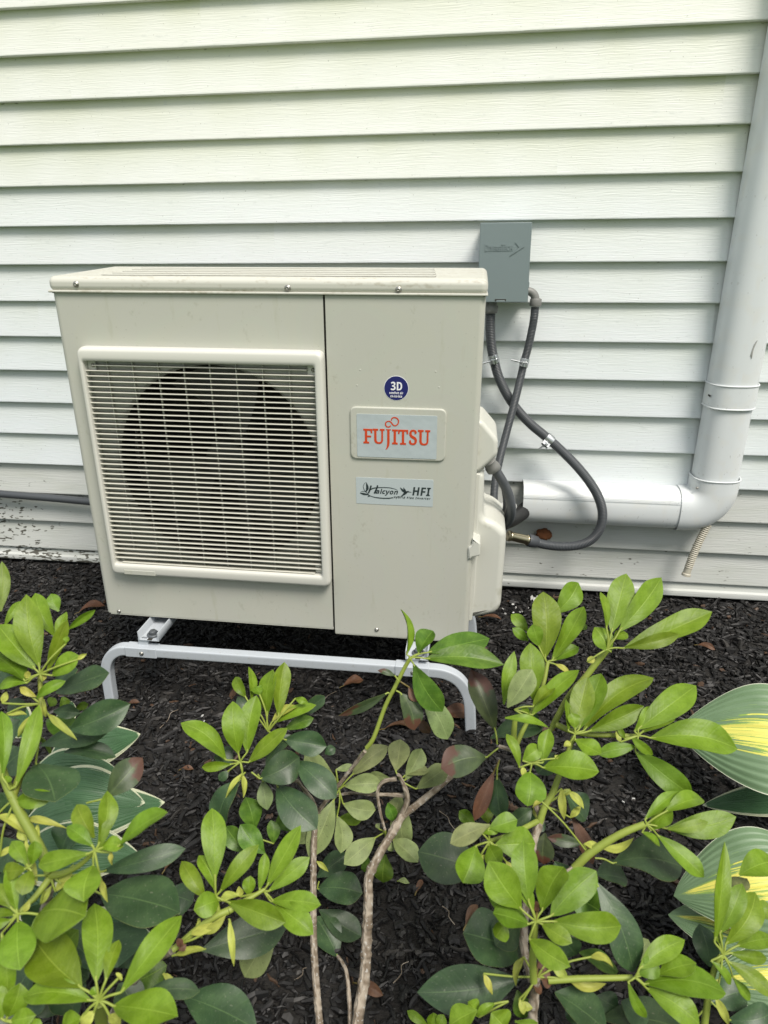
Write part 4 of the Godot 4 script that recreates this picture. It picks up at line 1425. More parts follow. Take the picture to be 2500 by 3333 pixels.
func build_plants() -> void:
	var plant_0 := thing("rhododendron", "rhododendron with bare grey brown stems and pale undersides, in the middle", "shrub", Vector3(0.1755, 0.0542, 1.264), "rhododendrons in front of the heat pump")
	fill_0(plant_0)
	var plant_1 := thing("rhododendron", "large rhododendron filling the left side with big bright new leaves", "shrub", Vector3(-0.1574, 0.042, 1.466), "rhododendrons in front of the heat pump")
	fill_1(plant_1)
	var plant_2 := thing("rhododendron", "rhododendron with many green whorls right of the heat pump stand", "shrub", Vector3(0.4723, 0.0539, 1.2678), "rhododendrons in front of the heat pump")
	fill_2(plant_2)
	var plant_3 := thing("rhododendron", "small rhododendron with upright leaf whorls beside the golden hosta", "shrub", Vector3(0.7014, 0.0547, 1.2557), "rhododendrons in front of the heat pump")
	fill_3(plant_3)
	var h_left := thing("hosta", "green hosta with creamy white leaf edges at the left", "hosta", Vector3(-0.42, 0.075, 0.95))
	hosta_left(h_left)
	var h_right := thing("hosta", "blue green hosta with yellow leaf centres at the right edge", "hosta", Vector3(0.98, 0.085, 0.95))
	hosta_right(h_right)


func fill_0(g: Node3D) -> void:
	stem(g, [Vector3(0.0365, 0.0394, 0.0424), Vector3(0.0369, 0.0597, 0.02), Vector3(0.0389, 0.0715, 0.0009), Vector3(0.0399, 0.084, -0.0183), Vector3(0.0386, 0.1019, -0.0395), Vector3(0.0369, 0.1614, -0.0778), Vector3(0.0349, 0.1861, -0.1017), Vector3(0.0476, 0.2068, -0.126), Vector3(0.061, 0.2206, -0.1475), Vector3(0.0796, 0.2451, -0.1742)], 0.0088, 0.0065)
	stem(g, [Vector3(0.0796, 0.2451, -0.1742), Vector3(0.0949, 0.2498, -0.1856), Vector3(0.134, 0.2748, -0.2087), Vector3(0.1575, 0.29, -0.2256)], 0.0060, 0.0050)
	stem(g, [Vector3(0.0809, 0.2477, -0.1755), Vector3(0.0866, 0.2691, -0.1797), Vector3(0.0847, 0.288, -0.1818), Vector3(0.0757, 0.3118, -0.1849), Vector3(0.0719, 0.3205, -0.1825)], 0.0057, 0.0027)
	stem(g, [Vector3(-0.0162, 0.0322, 0.0474), Vector3(-0.0292, 0.075, 0.0096), Vector3(-0.0405, 0.1204, -0.0294), Vector3(-0.0493, 0.1852, -0.0767), Vector3(-0.0553, 0.236, -0.1187), Vector3(-0.0564, 0.2544, -0.148)], 0.0059, 0.0046)
	stem(g, [Vector3(-0.0573, 0.2569, -0.1489), Vector3(-0.0633, 0.2846, -0.1486), Vector3(-0.0744, 0.3072, -0.1455), Vector3(-0.0831, 0.3282, -0.1421)], 0.0035, 0.0026)
	stem(g, [Vector3(-0.0564, 0.2556, -0.1485), Vector3(-0.0405, 0.2858, -0.1469), Vector3(-0.0105, 0.3312, -0.1535), Vector3(0.009, 0.3637, -0.1533), Vector3(0.0244, 0.391, -0.1504)], 0.0032, 0.0028, false, Color(1.1, 0.95, 0.9))
	stem(g, [Vector3(0.0268, 0.396, -0.1528), Vector3(0.0377, 0.4145, -0.1554), Vector3(0.0533, 0.4612, -0.1704), Vector3(0.0664, 0.4905, -0.1778), Vector3(0.0808, 0.5222, -0.1864), Vector3(0.0897, 0.5397, -0.1883)], 0.0034, 0.0030, true)
	stem(g, [Vector3(0.0255, 0.0322, 0.0305), Vector3(0.0196, 0.0531, 0.0064), Vector3(0.0112, 0.0775, -0.0189), Vector3(0.0018, 0.0767, -0.0336), Vector3(-0.0083, 0.0715, -0.0464)], 0.0037, 0.0026, false, Color(1.1, 1, 0.95))
	stem(g, [Vector3(0.0823, 0.2741, -0.1866), Vector3(0.0534, 0.2718, -0.187), Vector3(0.0284, 0.2682, -0.1875), Vector3(-0.0052, 0.2672, -0.1878), Vector3(-0.0332, 0.2598, -0.1862)], 0.0033, 0.0022, false, Color(0.8, 0.5, 0.35))
	stem(g, [Vector3(0.0686, 0.3069, -0.1873), Vector3(0.0485, 0.3018, -0.1846), Vector3(0.0387, 0.2879, -0.1796), Vector3(0.0401, 0.2688, -0.1741), Vector3(0.0464, 0.242, -0.1661), Vector3(0.0524, 0.2227, -0.1611)], 0.0032, 0.0022, false, Color(0.85, 0.65, 0.5))
	stem(g, [Vector3(0.0524, 0.2227, -0.1611), Vector3(0.0532, 0.206, -0.1598), Vector3(0.043, 0.1892, -0.1569)], 0.0018, 0.0014, true)
	stem(g, [Vector3(-0.0831, 0.3282, -0.1421), Vector3(-0.0884, 0.3346, -0.133), Vector3(-0.0962, 0.3445, -0.1251)], 0.0026, 0.0021, false, Color(0.7, 0.6, 0.5))
	leaf(g, "leaf_new", Vector3(0.0841, 0.5448, -0.1896), Vector3(0.0671, 0.5911, -0.2391), 0.0255, Vector3(0.85, 0.50, 0.18), Vector3(0.0897, 0.5397, -0.1883), 0.11, 0.55, -0.21)
	leaf(g, "leaf_mature", Vector3(0.1014, 0.5457, -0.1925), Vector3(0.1217, 0.571, -0.2164), 0.0361, Vector3(-0.58, 0.75, 0.31), Vector3(0.0897, 0.5397, -0.1883), 0.10, 0.54, -0.17)
	leaf(g, "leaf_mature", Vector3(0.1148, 0.5473, -0.195), Vector3(0.2061, 0.5372, -0.2582), 0.0429, Vector3(0.22, 0.96, 0.17), Vector3(0.0897, 0.5397, -0.1883), 0.01, 0.24, -0.10)
	leaf(g, "leaf_mature", Vector3(0.1122, 0.5389, -0.1912), Vector3(0.2275, 0.5392, -0.1966), 0.0387, Vector3(0.02, 0.92, 0.39), Vector3(0.0897, 0.5397, -0.1883), 0.03, 0.49, -0.16)
	leaf(g, "leaf_mature", Vector3(0.0945, 0.5318, -0.1858), Vector3(0.1385, 0.4845, -0.1396), 0.0394, Vector3(-0.43, 0.40, 0.81), Vector3(0.0897, 0.5397, -0.1883), 0.04, 0.24, 0.21)
	leaf(g, "leaf_pale", Vector3(0.103, 0.4818, -0.199), Vector3(0.1487, 0.4076, -0.1748), 0.0363, Vector3(0.30, 0.46, 0.84), Vector3.ZERO, 0.14, 0.38, 0.08)
	leaf(g, "leaf_red_tipped", Vector3(0.0775, 0.4917, -0.1668), Vector3(0.1004, 0.4473, -0.1407), 0.0339, Vector3(0.54, 0.62, 0.57), Vector3(0.0708, 0.4951, -0.1672), 0.14, 0.28, -0.06)
	leaf(g, "leaf_red_tipped", Vector3(0.0589, 0.4924, -0.1645), Vector3(-0.0093, 0.472, -0.1294), 0.0154, Vector3(0.38, 0.26, 0.89), Vector3(0.0605, 0.4918, -0.1644), 0.02, 0.28, 0.05)
	leaf(g, "leaf_red_tipped", Vector3(0.0684, 0.5153, -0.1752), Vector3(0.0425, 0.5234, -0.1748), 0.0094, Vector3(0.24, 0.73, 0.64), Vector3(0.0731, 0.5091, -0.1733), 0.12, 0.36, -0.08)
	leaf(g, "leaf_dead", Vector3(0.0891, 0.5, -0.1718), Vector3(0.1025, 0.4837, -0.1597), 0.0127, Vector3(0.03, 0.61, 0.79), Vector3(0.0762, 0.5076, -0.1732), 0.02, 0.57, -0.21)
	leaf(g, "leaf_dead", Vector3(0.1015, 0.4202, -0.2061), Vector3(0.1207, 0.3998, -0.1934), 0.0175, Vector3(-0.14, 0.42, 0.89), Vector3(0.0912, 0.4366, -0.2114), 0.06, 0.40, -0.22)
	leaf(g, "leaf_new", Vector3(-0.1575, 0.4111, -0.1004), Vector3(-0.1744, 0.4725, -0.141), 0.0335, Vector3(0.38, 0.58, 0.72), Vector3(-0.1539, 0.3993, -0.096), 0.14, 0.23, 0.11)
	leaf(g, "leaf_new", Vector3(-0.1447, 0.4126, -0.1028), Vector3(-0.1438, 0.4698, -0.1621), 0.0308, Vector3(-0.01, 0.72, 0.69), Vector3(-0.1539, 0.3993, -0.096), 0.08, 0.48, -0.17)
	leaf(g, "leaf_new", Vector3(-0.175, 0.4023, -0.0942), Vector3(-0.2433, 0.4544, -0.1062), 0.0321, Vector3(0.56, 0.79, 0.23), Vector3(-0.1539, 0.3993, -0.096), 0.13, 0.17, 0.20)
	leaf(g, "leaf_new", Vector3(-0.1667, 0.3966, -0.0931), Vector3(-0.2083, 0.3962, -0.0815), 0.0152, Vector3(0.24, 0.40, 0.88), Vector3(-0.1539, 0.3993, -0.096), 0.06, 0.55, 0.02)
	leaf(g, "leaf_new", Vector3(-0.1419, 0.3986, -0.0974), Vector3(-0.0927, 0.4381, -0.1348), 0.0280, Vector3(-0.34, 0.83, 0.44), Vector3(-0.1539, 0.3993, -0.096), 0.03, 0.18, -0.15)
	leaf(g, "leaf_old", Vector3(-0.1739, 0.3793, -0.1067), Vector3(-0.197, 0.3963, -0.1199), 0.0292, Vector3(0.37, 0.83, 0.42), Vector3.ZERO, 0.15, 0.38, -0.04)
	leaf(g, "leaf_bract", Vector3(-0.1502, 0.3838, -0.0901), Vector3(-0.1682, 0.3587, -0.0616), 0.0086, Vector3(-0.02, 0.76, 0.65), Vector3(-0.1539, 0.3993, -0.096), 0.13, 0.35, -0.80)
	leaf(g, "leaf_bract", Vector3(-0.1501, 0.3824, -0.0896), Vector3(-0.1448, 0.356, -0.0712), 0.0095, Vector3(0.78, 0.46, 0.43), Vector3(-0.1539, 0.3993, -0.096), 0.06, 0.46, 0.23)
	leaf(g, "leaf_old", Vector3(-0.1713, 0.3868, -0.0884), Vector3(-0.1832, 0.3766, -0.0792), 0.0139, Vector3(0.05, 0.63, 0.77), Vector3(-0.1539, 0.3993, -0.096), 0.07, 0.21, 0.15)
	leaf(g, "leaf_old", Vector3(-0.1528, 0.3755, -0.0863), Vector3(-0.1757, 0.3276, -0.0414), 0.0474, Vector3(-0.45, 0.72, 0.54), Vector3(-0.1458, 0.3852, -0.0913), 0.15, 0.35, -0.01)
	leaf(g, "leaf_pale", Vector3(-0.1285, 0.3514, -0.1125), Vector3(-0.1162, 0.3183, -0.088), 0.0244, Vector3(0.30, 0.64, 0.71), Vector3(-0.1366, 0.3601, -0.115), 0.05, 0.32, -0.16)
	leaf(g, "leaf_old", Vector3(-0.1238, 0.376, -0.0906), Vector3(-0.0718, 0.3912, -0.126), 0.0478, Vector3(0.29, 0.65, 0.70), Vector3(-0.1368, 0.3851, -0.0925), 0.08, 0.30, -0.18)
	leaf(g, "leaf_old", Vector3(-0.1499, 0.4467, -0.1489), Vector3(-0.174, 0.4666, -0.1605), 0.0189, Vector3(0.30, 0.72, 0.62), Vector3.ZERO, 0.13, 0.31, 0.13)
	leaf(g, "leaf_old", Vector3(-0.1218, 0.3759, -0.1127), Vector3(-0.092, 0.4099, -0.1514), 0.0240, Vector3(-0.24, 0.81, 0.53), Vector3.ZERO, 0.06, 0.45, -0.10)
	leaf(g, "leaf_new", Vector3(-0.1258, 0.4459, -0.152), Vector3(-0.1269, 0.4962, -0.1944), 0.0331, Vector3(-0.29, 0.61, 0.73), Vector3(-0.1234, 0.4205, -0.1418), 0.11, 0.28, 0.20)
	leaf(g, "leaf_new", Vector3(-0.109, 0.4428, -0.1531), Vector3(-0.111, 0.5026, -0.2069), 0.0283, Vector3(0.57, 0.56, 0.60), Vector3(-0.1234, 0.4205, -0.1418), 0.05, 0.44, -0.02)
	leaf(g, "leaf_new", Vector3(-0.1522, 0.4626, -0.1551), Vector3(-0.1629, 0.5009, -0.1909), 0.0153, Vector3(0.80, 0.51, 0.31), Vector3(-0.1234, 0.4205, -0.1418), 0.12, 0.30, 0.06)
	leaf(g, "leaf_new", Vector3(-0.1602, 0.4698, -0.157), Vector3(-0.1812, 0.4917, -0.1749), 0.0179, Vector3(0.03, 0.65, 0.76), Vector3(-0.1234, 0.4205, -0.1418), 0.13, 0.45, 0.21)
	leaf(g, "leaf_new", Vector3(-0.1387, 0.4725, -0.1611), Vector3(-0.147, 0.481, -0.169), 0.0227, Vector3(0.60, 0.77, 0.20), Vector3(-0.1234, 0.4205, -0.1418), 0.08, 0.22, 0.15)
	leaf(g, "leaf_new", Vector3(-0.1138, 0.4331, -0.1484), Vector3(-0.0552, 0.4478, -0.1778), 0.0203, Vector3(-0.01, 0.91, 0.42), Vector3(-0.1234, 0.4205, -0.1418), 0.11, 0.22, 0.12)
	leaf(g, "leaf_bract", Vector3(-0.1184, 0.4337, -0.148), Vector3(-0.0797, 0.4524, -0.1708), 0.0210, Vector3(-0.32, 0.92, 0.22), Vector3(-0.1234, 0.4205, -0.1418), 0.09, 0.42, 0.25)
	leaf(g, "leaf_new", Vector3(-0.0845, 0.4668, -0.1664), Vector3(-0.0652, 0.462, -0.1662), 0.0108, Vector3(0.13, 0.55, 0.82), Vector3(-0.1234, 0.4205, -0.1418), 0.10, 0.24, 0.08)
	leaf(g, "leaf_old", Vector3(-0.0813, 0.4234, -0.1817), Vector3(-0.048, 0.444, -0.2058), 0.0223, Vector3(0.33, 0.45, 0.83), Vector3.ZERO, 0.08, 0.25, -0.20)
	leaf(g, "leaf_mature", Vector3(-0.104, 0.4096, -0.1618), Vector3(-0.0605, 0.4245, -0.1761), 0.0204, Vector3(-0.00, 0.70, 0.72), Vector3.ZERO, 0.01, 0.35, -0.05)
	leaf(g, "leaf_old", Vector3(-0.0981, 0.4087, -0.1405), Vector3(-0.0335, 0.3995, -0.1439), 0.0373, Vector3(0.14, 0.76, 0.63), Vector3(-0.1234, 0.4205, -0.1418), 0.04, 0.54, -0.22)
	leaf(g, "leaf_old", Vector3(-0.0804, 0.3783, -0.1304), Vector3(-0.0105, 0.3481, -0.095), 0.0409, Vector3(0.18, 0.90, 0.41), Vector3(-0.0844, 0.3654, -0.1245), 0.13, 0.31, -0.20)
	leaf(g, "leaf_old", Vector3(-0.1066, 0.344, -0.1125), Vector3(-0.0352, 0.3145, -0.0667), 0.0512, Vector3(-0.01, 0.83, 0.55), Vector3(-0.0931, 0.3539, -0.1185), 0.09, 0.30, 0.04)
	leaf(g, "leaf_pale", Vector3(-0.0285, 0.298, -0.1809), Vector3(-0.0875, 0.3249, -0.2047), 0.0338, Vector3(-0.06, 0.59, 0.80), Vector3(-0.0246, 0.2842, -0.1757), 0.10, 0.31, -0.16)
	leaf(g, "leaf_pale", Vector3(-0.0166, 0.2896, -0.1791), Vector3(0.0446, 0.2909, -0.1909), 0.0306, Vector3(0.12, 0.71, 0.69), Vector3(-0.0246, 0.2842, -0.1757), 0.14, 0.57, 0.05)
	leaf(g, "leaf_pale", Vector3(-0.0042, 0.3064, -0.1878), Vector3(0.0509, 0.3408, -0.2226), 0.0313, Vector3(-0.05, 0.75, 0.66), Vector3(-0.0246, 0.2842, -0.1757), 0.09, 0.41, -0.16)
	leaf(g, "leaf_pale", Vector3(-0.0321, 0.2688, -0.1683), Vector3(-0.0611, 0.215, -0.0983), 0.0414, Vector3(0.00, 0.79, 0.61), Vector3(-0.0246, 0.2842, -0.1757), 0.06, 0.34, -0.12)
	leaf(g, "leaf_pale", Vector3(-0.026, 0.2442, -0.159), Vector3(-0.0123, 0.2132, -0.1153), 0.0339, Vector3(0.66, 0.70, 0.29), Vector3(-0.0246, 0.2842, -0.1757), 0.14, 0.41, -0.11)
	leaf(g, "leaf_pale", Vector3(-0.017, 0.2625, -0.1678), Vector3(0.036, 0.2504, -0.1724), 0.0321, Vector3(0.18, 0.47, 0.86), Vector3(-0.0246, 0.2842, -0.1757), 0.07, 0.29, 0.21)
	leaf(g, "leaf_new", Vector3(-0.0344, 0.2037, -0.1847), Vector3(0.0085, 0.2071, -0.1939), 0.0233, Vector3(0.01, 0.92, 0.38), Vector3.ZERO, 0.10, 0.34, -0.09)
	leaf(g, "leaf_pale", Vector3(-0.0309, 0.3141, -0.1872), Vector3(-0.0031, 0.3173, -0.1964), 0.0121, Vector3(0.04, 0.90, 0.44), Vector3(-0.0246, 0.2842, -0.1757), 0.01, 0.38, -0.10)
	leaf(g, "leaf_old", Vector3(-0.0492, 0.241, -0.1871), Vector3(-0.0334, 0.2187, -0.1737), 0.0174, Vector3(0.37, 0.66, 0.66), Vector3.ZERO, 0.03, 0.58, -0.09)
	leaf(g, "leaf_old", Vector3(-0.0561, 0.3169, -0.2176), Vector3(-0.0403, 0.3238, -0.2265), 0.0171, Vector3(0.13, 0.66, 0.74), Vector3.ZERO, 0.10, 0.41, 0.11)
	leaf(g, "leaf_pale", Vector3(0.0668, 0.3184, -0.1918), Vector3(0.0699, 0.3524, -0.2281), 0.0363, Vector3(-0.09, 0.73, 0.68), Vector3(0.0746, 0.3046, -0.1872), 0.06, 0.28, 0.01)
	leaf(g, "leaf_pale", Vector3(0.0827, 0.3051, -0.1886), Vector3(0.1068, 0.3409, -0.2227), 0.0301, Vector3(0.29, 0.55, 0.78), Vector3(0.0746, 0.3046, -0.1872), 0.11, 0.40, -0.20)
	leaf(g, "leaf_pale", Vector3(0.1007, 0.2915, -0.1855), Vector3(0.1493, 0.3184, -0.2118), 0.0325, Vector3(0.23, 0.43, 0.87), Vector3(0.0746, 0.3046, -0.1872), 0.09, 0.16, 0.12)
	leaf(g, "leaf_pale", Vector3(0.084, 0.313, -0.192), Vector3(0.1203, 0.3168, -0.1998), 0.0218, Vector3(-0.07, 0.99, 0.16), Vector3(0.0746, 0.3046, -0.1872), 0.11, 0.42, -0.01)
	leaf(g, "leaf_pale", Vector3(0.055, 0.2854, -0.2093), Vector3(0.0189, 0.2878, -0.2104), 0.0154, Vector3(0.01, 0.50, 0.87), Vector3.ZERO, 0.04, 0.28, 0.15)
	leaf(g, "leaf_mature", Vector3(0.0534, 0.2478, -0.1935), Vector3(0.0659, 0.2291, -0.1745), 0.0212, Vector3(-0.17, 0.64, 0.75), Vector3.ZERO, 0.11, 0.34, -0.09)
	leaf(g, "leaf_pale", Vector3(0.0738, 0.2525, -0.2092), Vector3(0.0617, 0.2177, -0.1805), 0.0333, Vector3(-0.31, 0.67, 0.68), Vector3.ZERO, 0.09, 0.36, -0.07)
	leaf(g, "leaf_pale", Vector3(0.0734, 0.2433, -0.2053), Vector3(0.0833, 0.1868, -0.1616), 0.0386, Vector3(-0.17, 0.58, 0.79), Vector3.ZERO, 0.12, 0.18, -0.12)
	leaf(g, "leaf_pale", Vector3(0.0648, 0.1997, -0.1643), Vector3(0.1094, 0.1911, -0.1343), 0.0340, Vector3(-0.01, 0.96, 0.29), Vector3(0.0515, 0.2108, -0.167), 0.11, 0.57, 0.22)
	leaf(g, "leaf_pale", Vector3(0.0364, 0.2025, -0.1614), Vector3(-0.0085, 0.1877, -0.1163), 0.0343, Vector3(0.25, 0.82, 0.52), Vector3(0.0515, 0.2108, -0.167), 0.13, 0.24, 0.06)
	leaf(g, "leaf_mature", Vector3(0.0518, 0.16, -0.1678), Vector3(0.0505, 0.1244, -0.142), 0.0360, Vector3(-0.14, 0.59, 0.80), Vector3.ZERO, 0.14, 0.21, 0.05)
	leaf(g, "leaf_mature", Vector3(0.0213, 0.1473, -0.1692), Vector3(0.0197, 0.13, -0.1525), 0.0187, Vector3(-0.12, 0.69, 0.71), Vector3.ZERO, 0.10, 0.17, -0.17)
	leaf(g, "leaf_pale", Vector3(0.0417, 0.2159, -0.1677), Vector3(0.0362, 0.2218, -0.1718), 0.0093, Vector3(0.50, 0.76, 0.41), Vector3(0.0515, 0.2108, -0.167), 0.11, 0.53, -0.16)
	leaf(g, "leaf_pale", Vector3(0.0589, 0.1967, -0.1622), Vector3(0.0656, 0.1858, -0.153), 0.0138, Vector3(0.06, 0.66, 0.74), Vector3(0.0515, 0.2108, -0.167), 0.09, 0.36, 0.19)
	leaf(g, "leaf_old", Vector3(-0.0608, 0.0987, -0.1376), Vector3(0.0183, 0.1088, -0.131), 0.0518, Vector3(-0.15, 0.86, 0.48), Vector3(-0.0586, 0.1102, -0.1426), 0.10, 0.37, 0.18)
	leaf(g, "leaf_old", Vector3(-0.0605, 0.0468, -0.138), Vector3(0.0154, 0.0163, -0.1222), 0.0444, Vector3(0.32, 0.92, 0.23), Vector3.ZERO, 0.05, 0.39, -0.11)
	leaf(g, "leaf_old", Vector3(-0.0684, 0.0904, -0.1658), Vector3(-0.0204, 0.1143, -0.1993), 0.0379, Vector3(0.05, 0.77, 0.63), Vector3.ZERO, 0.06, 0.47, -0.14)
	leaf(g, "leaf_bract", Vector3(-0.056, 0.1759, -0.1265), Vector3(-0.0356, 0.1636, -0.1199), 0.0082, Vector3(0.26, 0.75, 0.61), Vector3.ZERO, 0.06, 0.44, -0.68)
	leaf(g, "leaf_old", Vector3(-0.0184, 0.0117, -0.0857), Vector3(-0.0637, 0.0461, -0.1263), 0.0536, Vector3(0.38, 0.87, 0.31), Vector3(-0.0175, 0.0096, -0.085), 0.06, 0.49, -0.21)
	leaf(g, "leaf_old", Vector3(-0.069, -0.0137, -0.1118), Vector3(-0.0938, 0.0104, -0.1336), 0.0266, Vector3(0.04, 0.69, 0.72), Vector3.ZERO, 0.03, 0.56, 0.08)
	leaf(g, "leaf_mature", Vector3(-0.1346, 0.289, -0.0749), Vector3(-0.1528, 0.3263, -0.1011), 0.0382, Vector3(0.69, 0.61, 0.39), Vector3(-0.1295, 0.2775, -0.0709), 0.12, 0.21, 0.05)
	leaf(g, "leaf_mature", Vector3(-0.1121, 0.273, -0.0496), Vector3(-0.1538, 0.304, -0.0689), 0.0339, Vector3(0.27, 0.74, 0.61), Vector3.ZERO, 0.06, 0.41, -0.07)
	leaf(g, "leaf_mature", Vector3(-0.1053, 0.2702, -0.0713), Vector3(-0.1138, 0.295, -0.091), 0.0198, Vector3(0.48, 0.64, 0.60), Vector3(-0.1295, 0.2775, -0.0709), 0.12, 0.34, 0.15)
	leaf(g, "leaf_mature", Vector3(-0.1469, 0.2592, -0.0608), Vector3(-0.183, 0.285, -0.079), 0.0287, Vector3(0.08, 0.65, 0.76), Vector3(-0.1295, 0.2775, -0.0709), 0.09, 0.47, -0.05)
	leaf(g, "leaf_mature", Vector3(-0.0974, 0.2381, -0.1246), Vector3(-0.1149, 0.2606, -0.1382), 0.0284, Vector3(0.34, 0.66, 0.67), Vector3.ZERO, 0.13, 0.36, 0.11)
	leaf(g, "leaf_pale", Vector3(-0.082, 0.2198, -0.1192), Vector3(-0.0578, 0.238, -0.1338), 0.0206, Vector3(-0.09, 0.70, 0.71), Vector3.ZERO, 0.13, 0.42, -0.03)


func fill_1(g: Node3D) -> void:
	stem(g, [Vector3(-0.0463, 0.6039, -0.2148), Vector3(-0.0313, 0.5844, -0.1871), Vector3(-0.0206, 0.5683, -0.1601), Vector3(-0.0189, 0.5537, -0.1325), Vector3(-0.0148, 0.5422, -0.1065), Vector3(-0.0102, 0.532, -0.0811)], 0.0028, 0.0048, true, Color(0.8, 0.75, 0.6))
	stem(g, [Vector3(-0.0365, 0.5507, -0.1069), Vector3(-0.0212, 0.5413, -0.0921), Vector3(0.0019, 0.5225, -0.0745), Vector3(0.0264, 0.5065, -0.0582), Vector3(0.0461, 0.4952, -0.0432), Vector3(0.0624, 0.4864, -0.0288)], 0.0053, 0.0059, true, Color(0.75, 0.78, 0.7))
	stem(g, [Vector3(0.0504, 0.469, -0.0417), Vector3(0.0187, 0.3955, -0.0578), Vector3(-0.0226, 0.2879, -0.0584), Vector3(-0.0717, 0.1504, -0.0456)], 0.0056, 0.0062, false, Color(0.6, 0.5, 0.4))
	stem(g, [Vector3(0.0624, 0.4855, -0.0284), Vector3(0.0793, 0.4931, -0.0266), Vector3(0.1006, 0.507, -0.0281), Vector3(0.1197, 0.5264, -0.0315)], 0.0041, 0.0022, true)
	stem(g, [Vector3(0.0615, 0.4827, -0.0271), Vector3(0.0524, 0.473, -0.0109), Vector3(0.0413, 0.4657, 0.0046)], 0.0039, 0.0024, true)
	stem(g, [Vector3(0.1815, 0.3689, -0.0406), Vector3(0.1897, 0.3719, -0.0485), Vector3(0.2043, 0.3809, -0.0597), Vector3(0.2234, 0.3901, -0.0717), Vector3(0.2377, 0.3925, -0.0801)], 0.0036, 0.0044, true)
	stem(g, [Vector3(0.2377, 0.3925, -0.0801), Vector3(0.2548, 0.3943, -0.0942), Vector3(0.2735, 0.3976, -0.1091)], 0.0044, 0.0020, true)
	stem(g, [Vector3(0.2259, 0.3885, -0.0768), Vector3(0.2236, 0.3997, -0.0811), Vector3(0.2216, 0.4099, -0.085)], 0.0033, 0.0020, true)
	stem(g, [Vector3(0.1774, 0.3591, -0.0469), Vector3(0.1174, 0.2837, -0.0655), Vector3(0.0566, 0.1711, -0.0685), Vector3(0.0212, 0.0826, -0.0852)], 0.0048, 0.0065, false, Color(0.6, 0.5, 0.4))
	stem(g, [Vector3(0.1415, 0.398, 0.0403), Vector3(0.1185, 0.3283, 0.0178), Vector3(0.0995, 0.2482, -0.001)], 0.0058, 0.0070, true)
	stem(g, [Vector3(-0.0736, 0.5651, -0.1731), Vector3(-0.0697, 0.5425, -0.1534), Vector3(-0.0658, 0.5206, -0.134)], 0.0043, 0.0052, true)
	leaf(g, "leaf_new", Vector3(-0.0352, 0.6273, -0.2043), Vector3(-0.0682, 0.7042, -0.2532), 0.0344, Vector3(0.59, 0.60, 0.54), Vector3(-0.034, 0.6189, -0.2009), 0.06, 0.32, 0.17)
	leaf(g, "leaf_new", Vector3(-0.0406, 0.6248, -0.2025), Vector3(-0.0974, 0.6734, -0.2255), 0.0374, Vector3(0.50, 0.77, 0.39), Vector3(-0.034, 0.6189, -0.2009), 0.05, 0.22, -0.09)
	leaf(g, "leaf_new", Vector3(-0.0526, 0.6106, -0.1949), Vector3(-0.0976, 0.6395, -0.2092), 0.0448, Vector3(0.56, 0.82, -0.10), Vector3(-0.034, 0.6189, -0.2009), 0.06, 0.55, 0.08)
	leaf(g, "leaf_new", Vector3(-0.0493, 0.6086, -0.1945), Vector3(-0.0871, 0.605, -0.1878), 0.0166, Vector3(-0.01, 0.89, 0.45), Vector3(-0.034, 0.6189, -0.2009), 0.14, 0.20, 0.07)
	leaf(g, "leaf_new", Vector3(-0.0246, 0.6213, -0.2033), Vector3(-0.0128, 0.674, -0.2454), 0.0182, Vector3(0.79, 0.27, 0.56), Vector3(-0.034, 0.6189, -0.2009), 0.04, 0.16, -0.12)
	leaf(g, "leaf_new", Vector3(-0.0401, 0.6402, -0.2525), Vector3(-0.079, 0.6899, -0.2811), 0.0237, Vector3(0.32, 0.65, 0.69), Vector3.ZERO, 0.15, 0.31, -0.08)
	leaf(g, "leaf_new", Vector3(-0.0559, 0.6567, -0.2899), Vector3(-0.0717, 0.6756, -0.3031), 0.0190, Vector3(0.36, 0.72, 0.59), Vector3.ZERO, 0.03, 0.25, 0.08)
	leaf(g, "leaf_new", Vector3(-0.0249, 0.6364, -0.2422), Vector3(-0.0337, 0.6684, -0.2729), 0.0161, Vector3(-0.11, 0.67, 0.73), Vector3.ZERO, 0.07, 0.57, -0.22)
	leaf(g, "leaf_new", Vector3(-0.0181, 0.6168, -0.2023), Vector3(0.0107, 0.6383, -0.2198), 0.0282, Vector3(-0.11, 0.71, 0.69), Vector3(-0.034, 0.6189, -0.2009), 0.09, 0.20, 0.01)
	leaf(g, "leaf_new", Vector3(-0.0257, 0.6489, -0.2582), Vector3(0.0068, 0.6706, -0.2792), 0.0119, Vector3(0.52, 0.04, 0.85), Vector3.ZERO, 0.02, 0.54, -0.00)
	leaf(g, "leaf_new", Vector3(-0.1217, 0.6453, -0.265), Vector3(-0.1111, 0.6688, -0.2907), 0.0113, Vector3(0.52, 0.51, 0.68), Vector3.ZERO, 0.07, 0.18, -0.11)
	leaf(g, "leaf_new", Vector3(-0.1281, 0.6626, -0.2712), Vector3(-0.1427, 0.7173, -0.3128), 0.0185, Vector3(0.59, 0.58, 0.56), Vector3.ZERO, 0.02, 0.17, 0.21)
	leaf(g, "leaf_old", Vector3(-0.0369, 0.5715, -0.2246), Vector3(0.0318, 0.5931, -0.2463), 0.0378, Vector3(-0.16, 0.91, 0.38), Vector3.ZERO, 0.02, 0.28, -0.17)
	leaf(g, "leaf_new", Vector3(-0.0243, 0.6026, -0.1737), Vector3(0.0068, 0.6181, -0.192), 0.0137, Vector3(0.11, 0.66, 0.75), Vector3.ZERO, 0.20, 0.52, -0.13)
	leaf(g, "leaf_new", Vector3(-0.0029, 0.654, -0.2198), Vector3(-0.0024, 0.6618, -0.2253), 0.0088, Vector3(-0.05, 0.57, 0.82), Vector3(-0.034, 0.6189, -0.2009), 0.06, 0.42, 0.10)
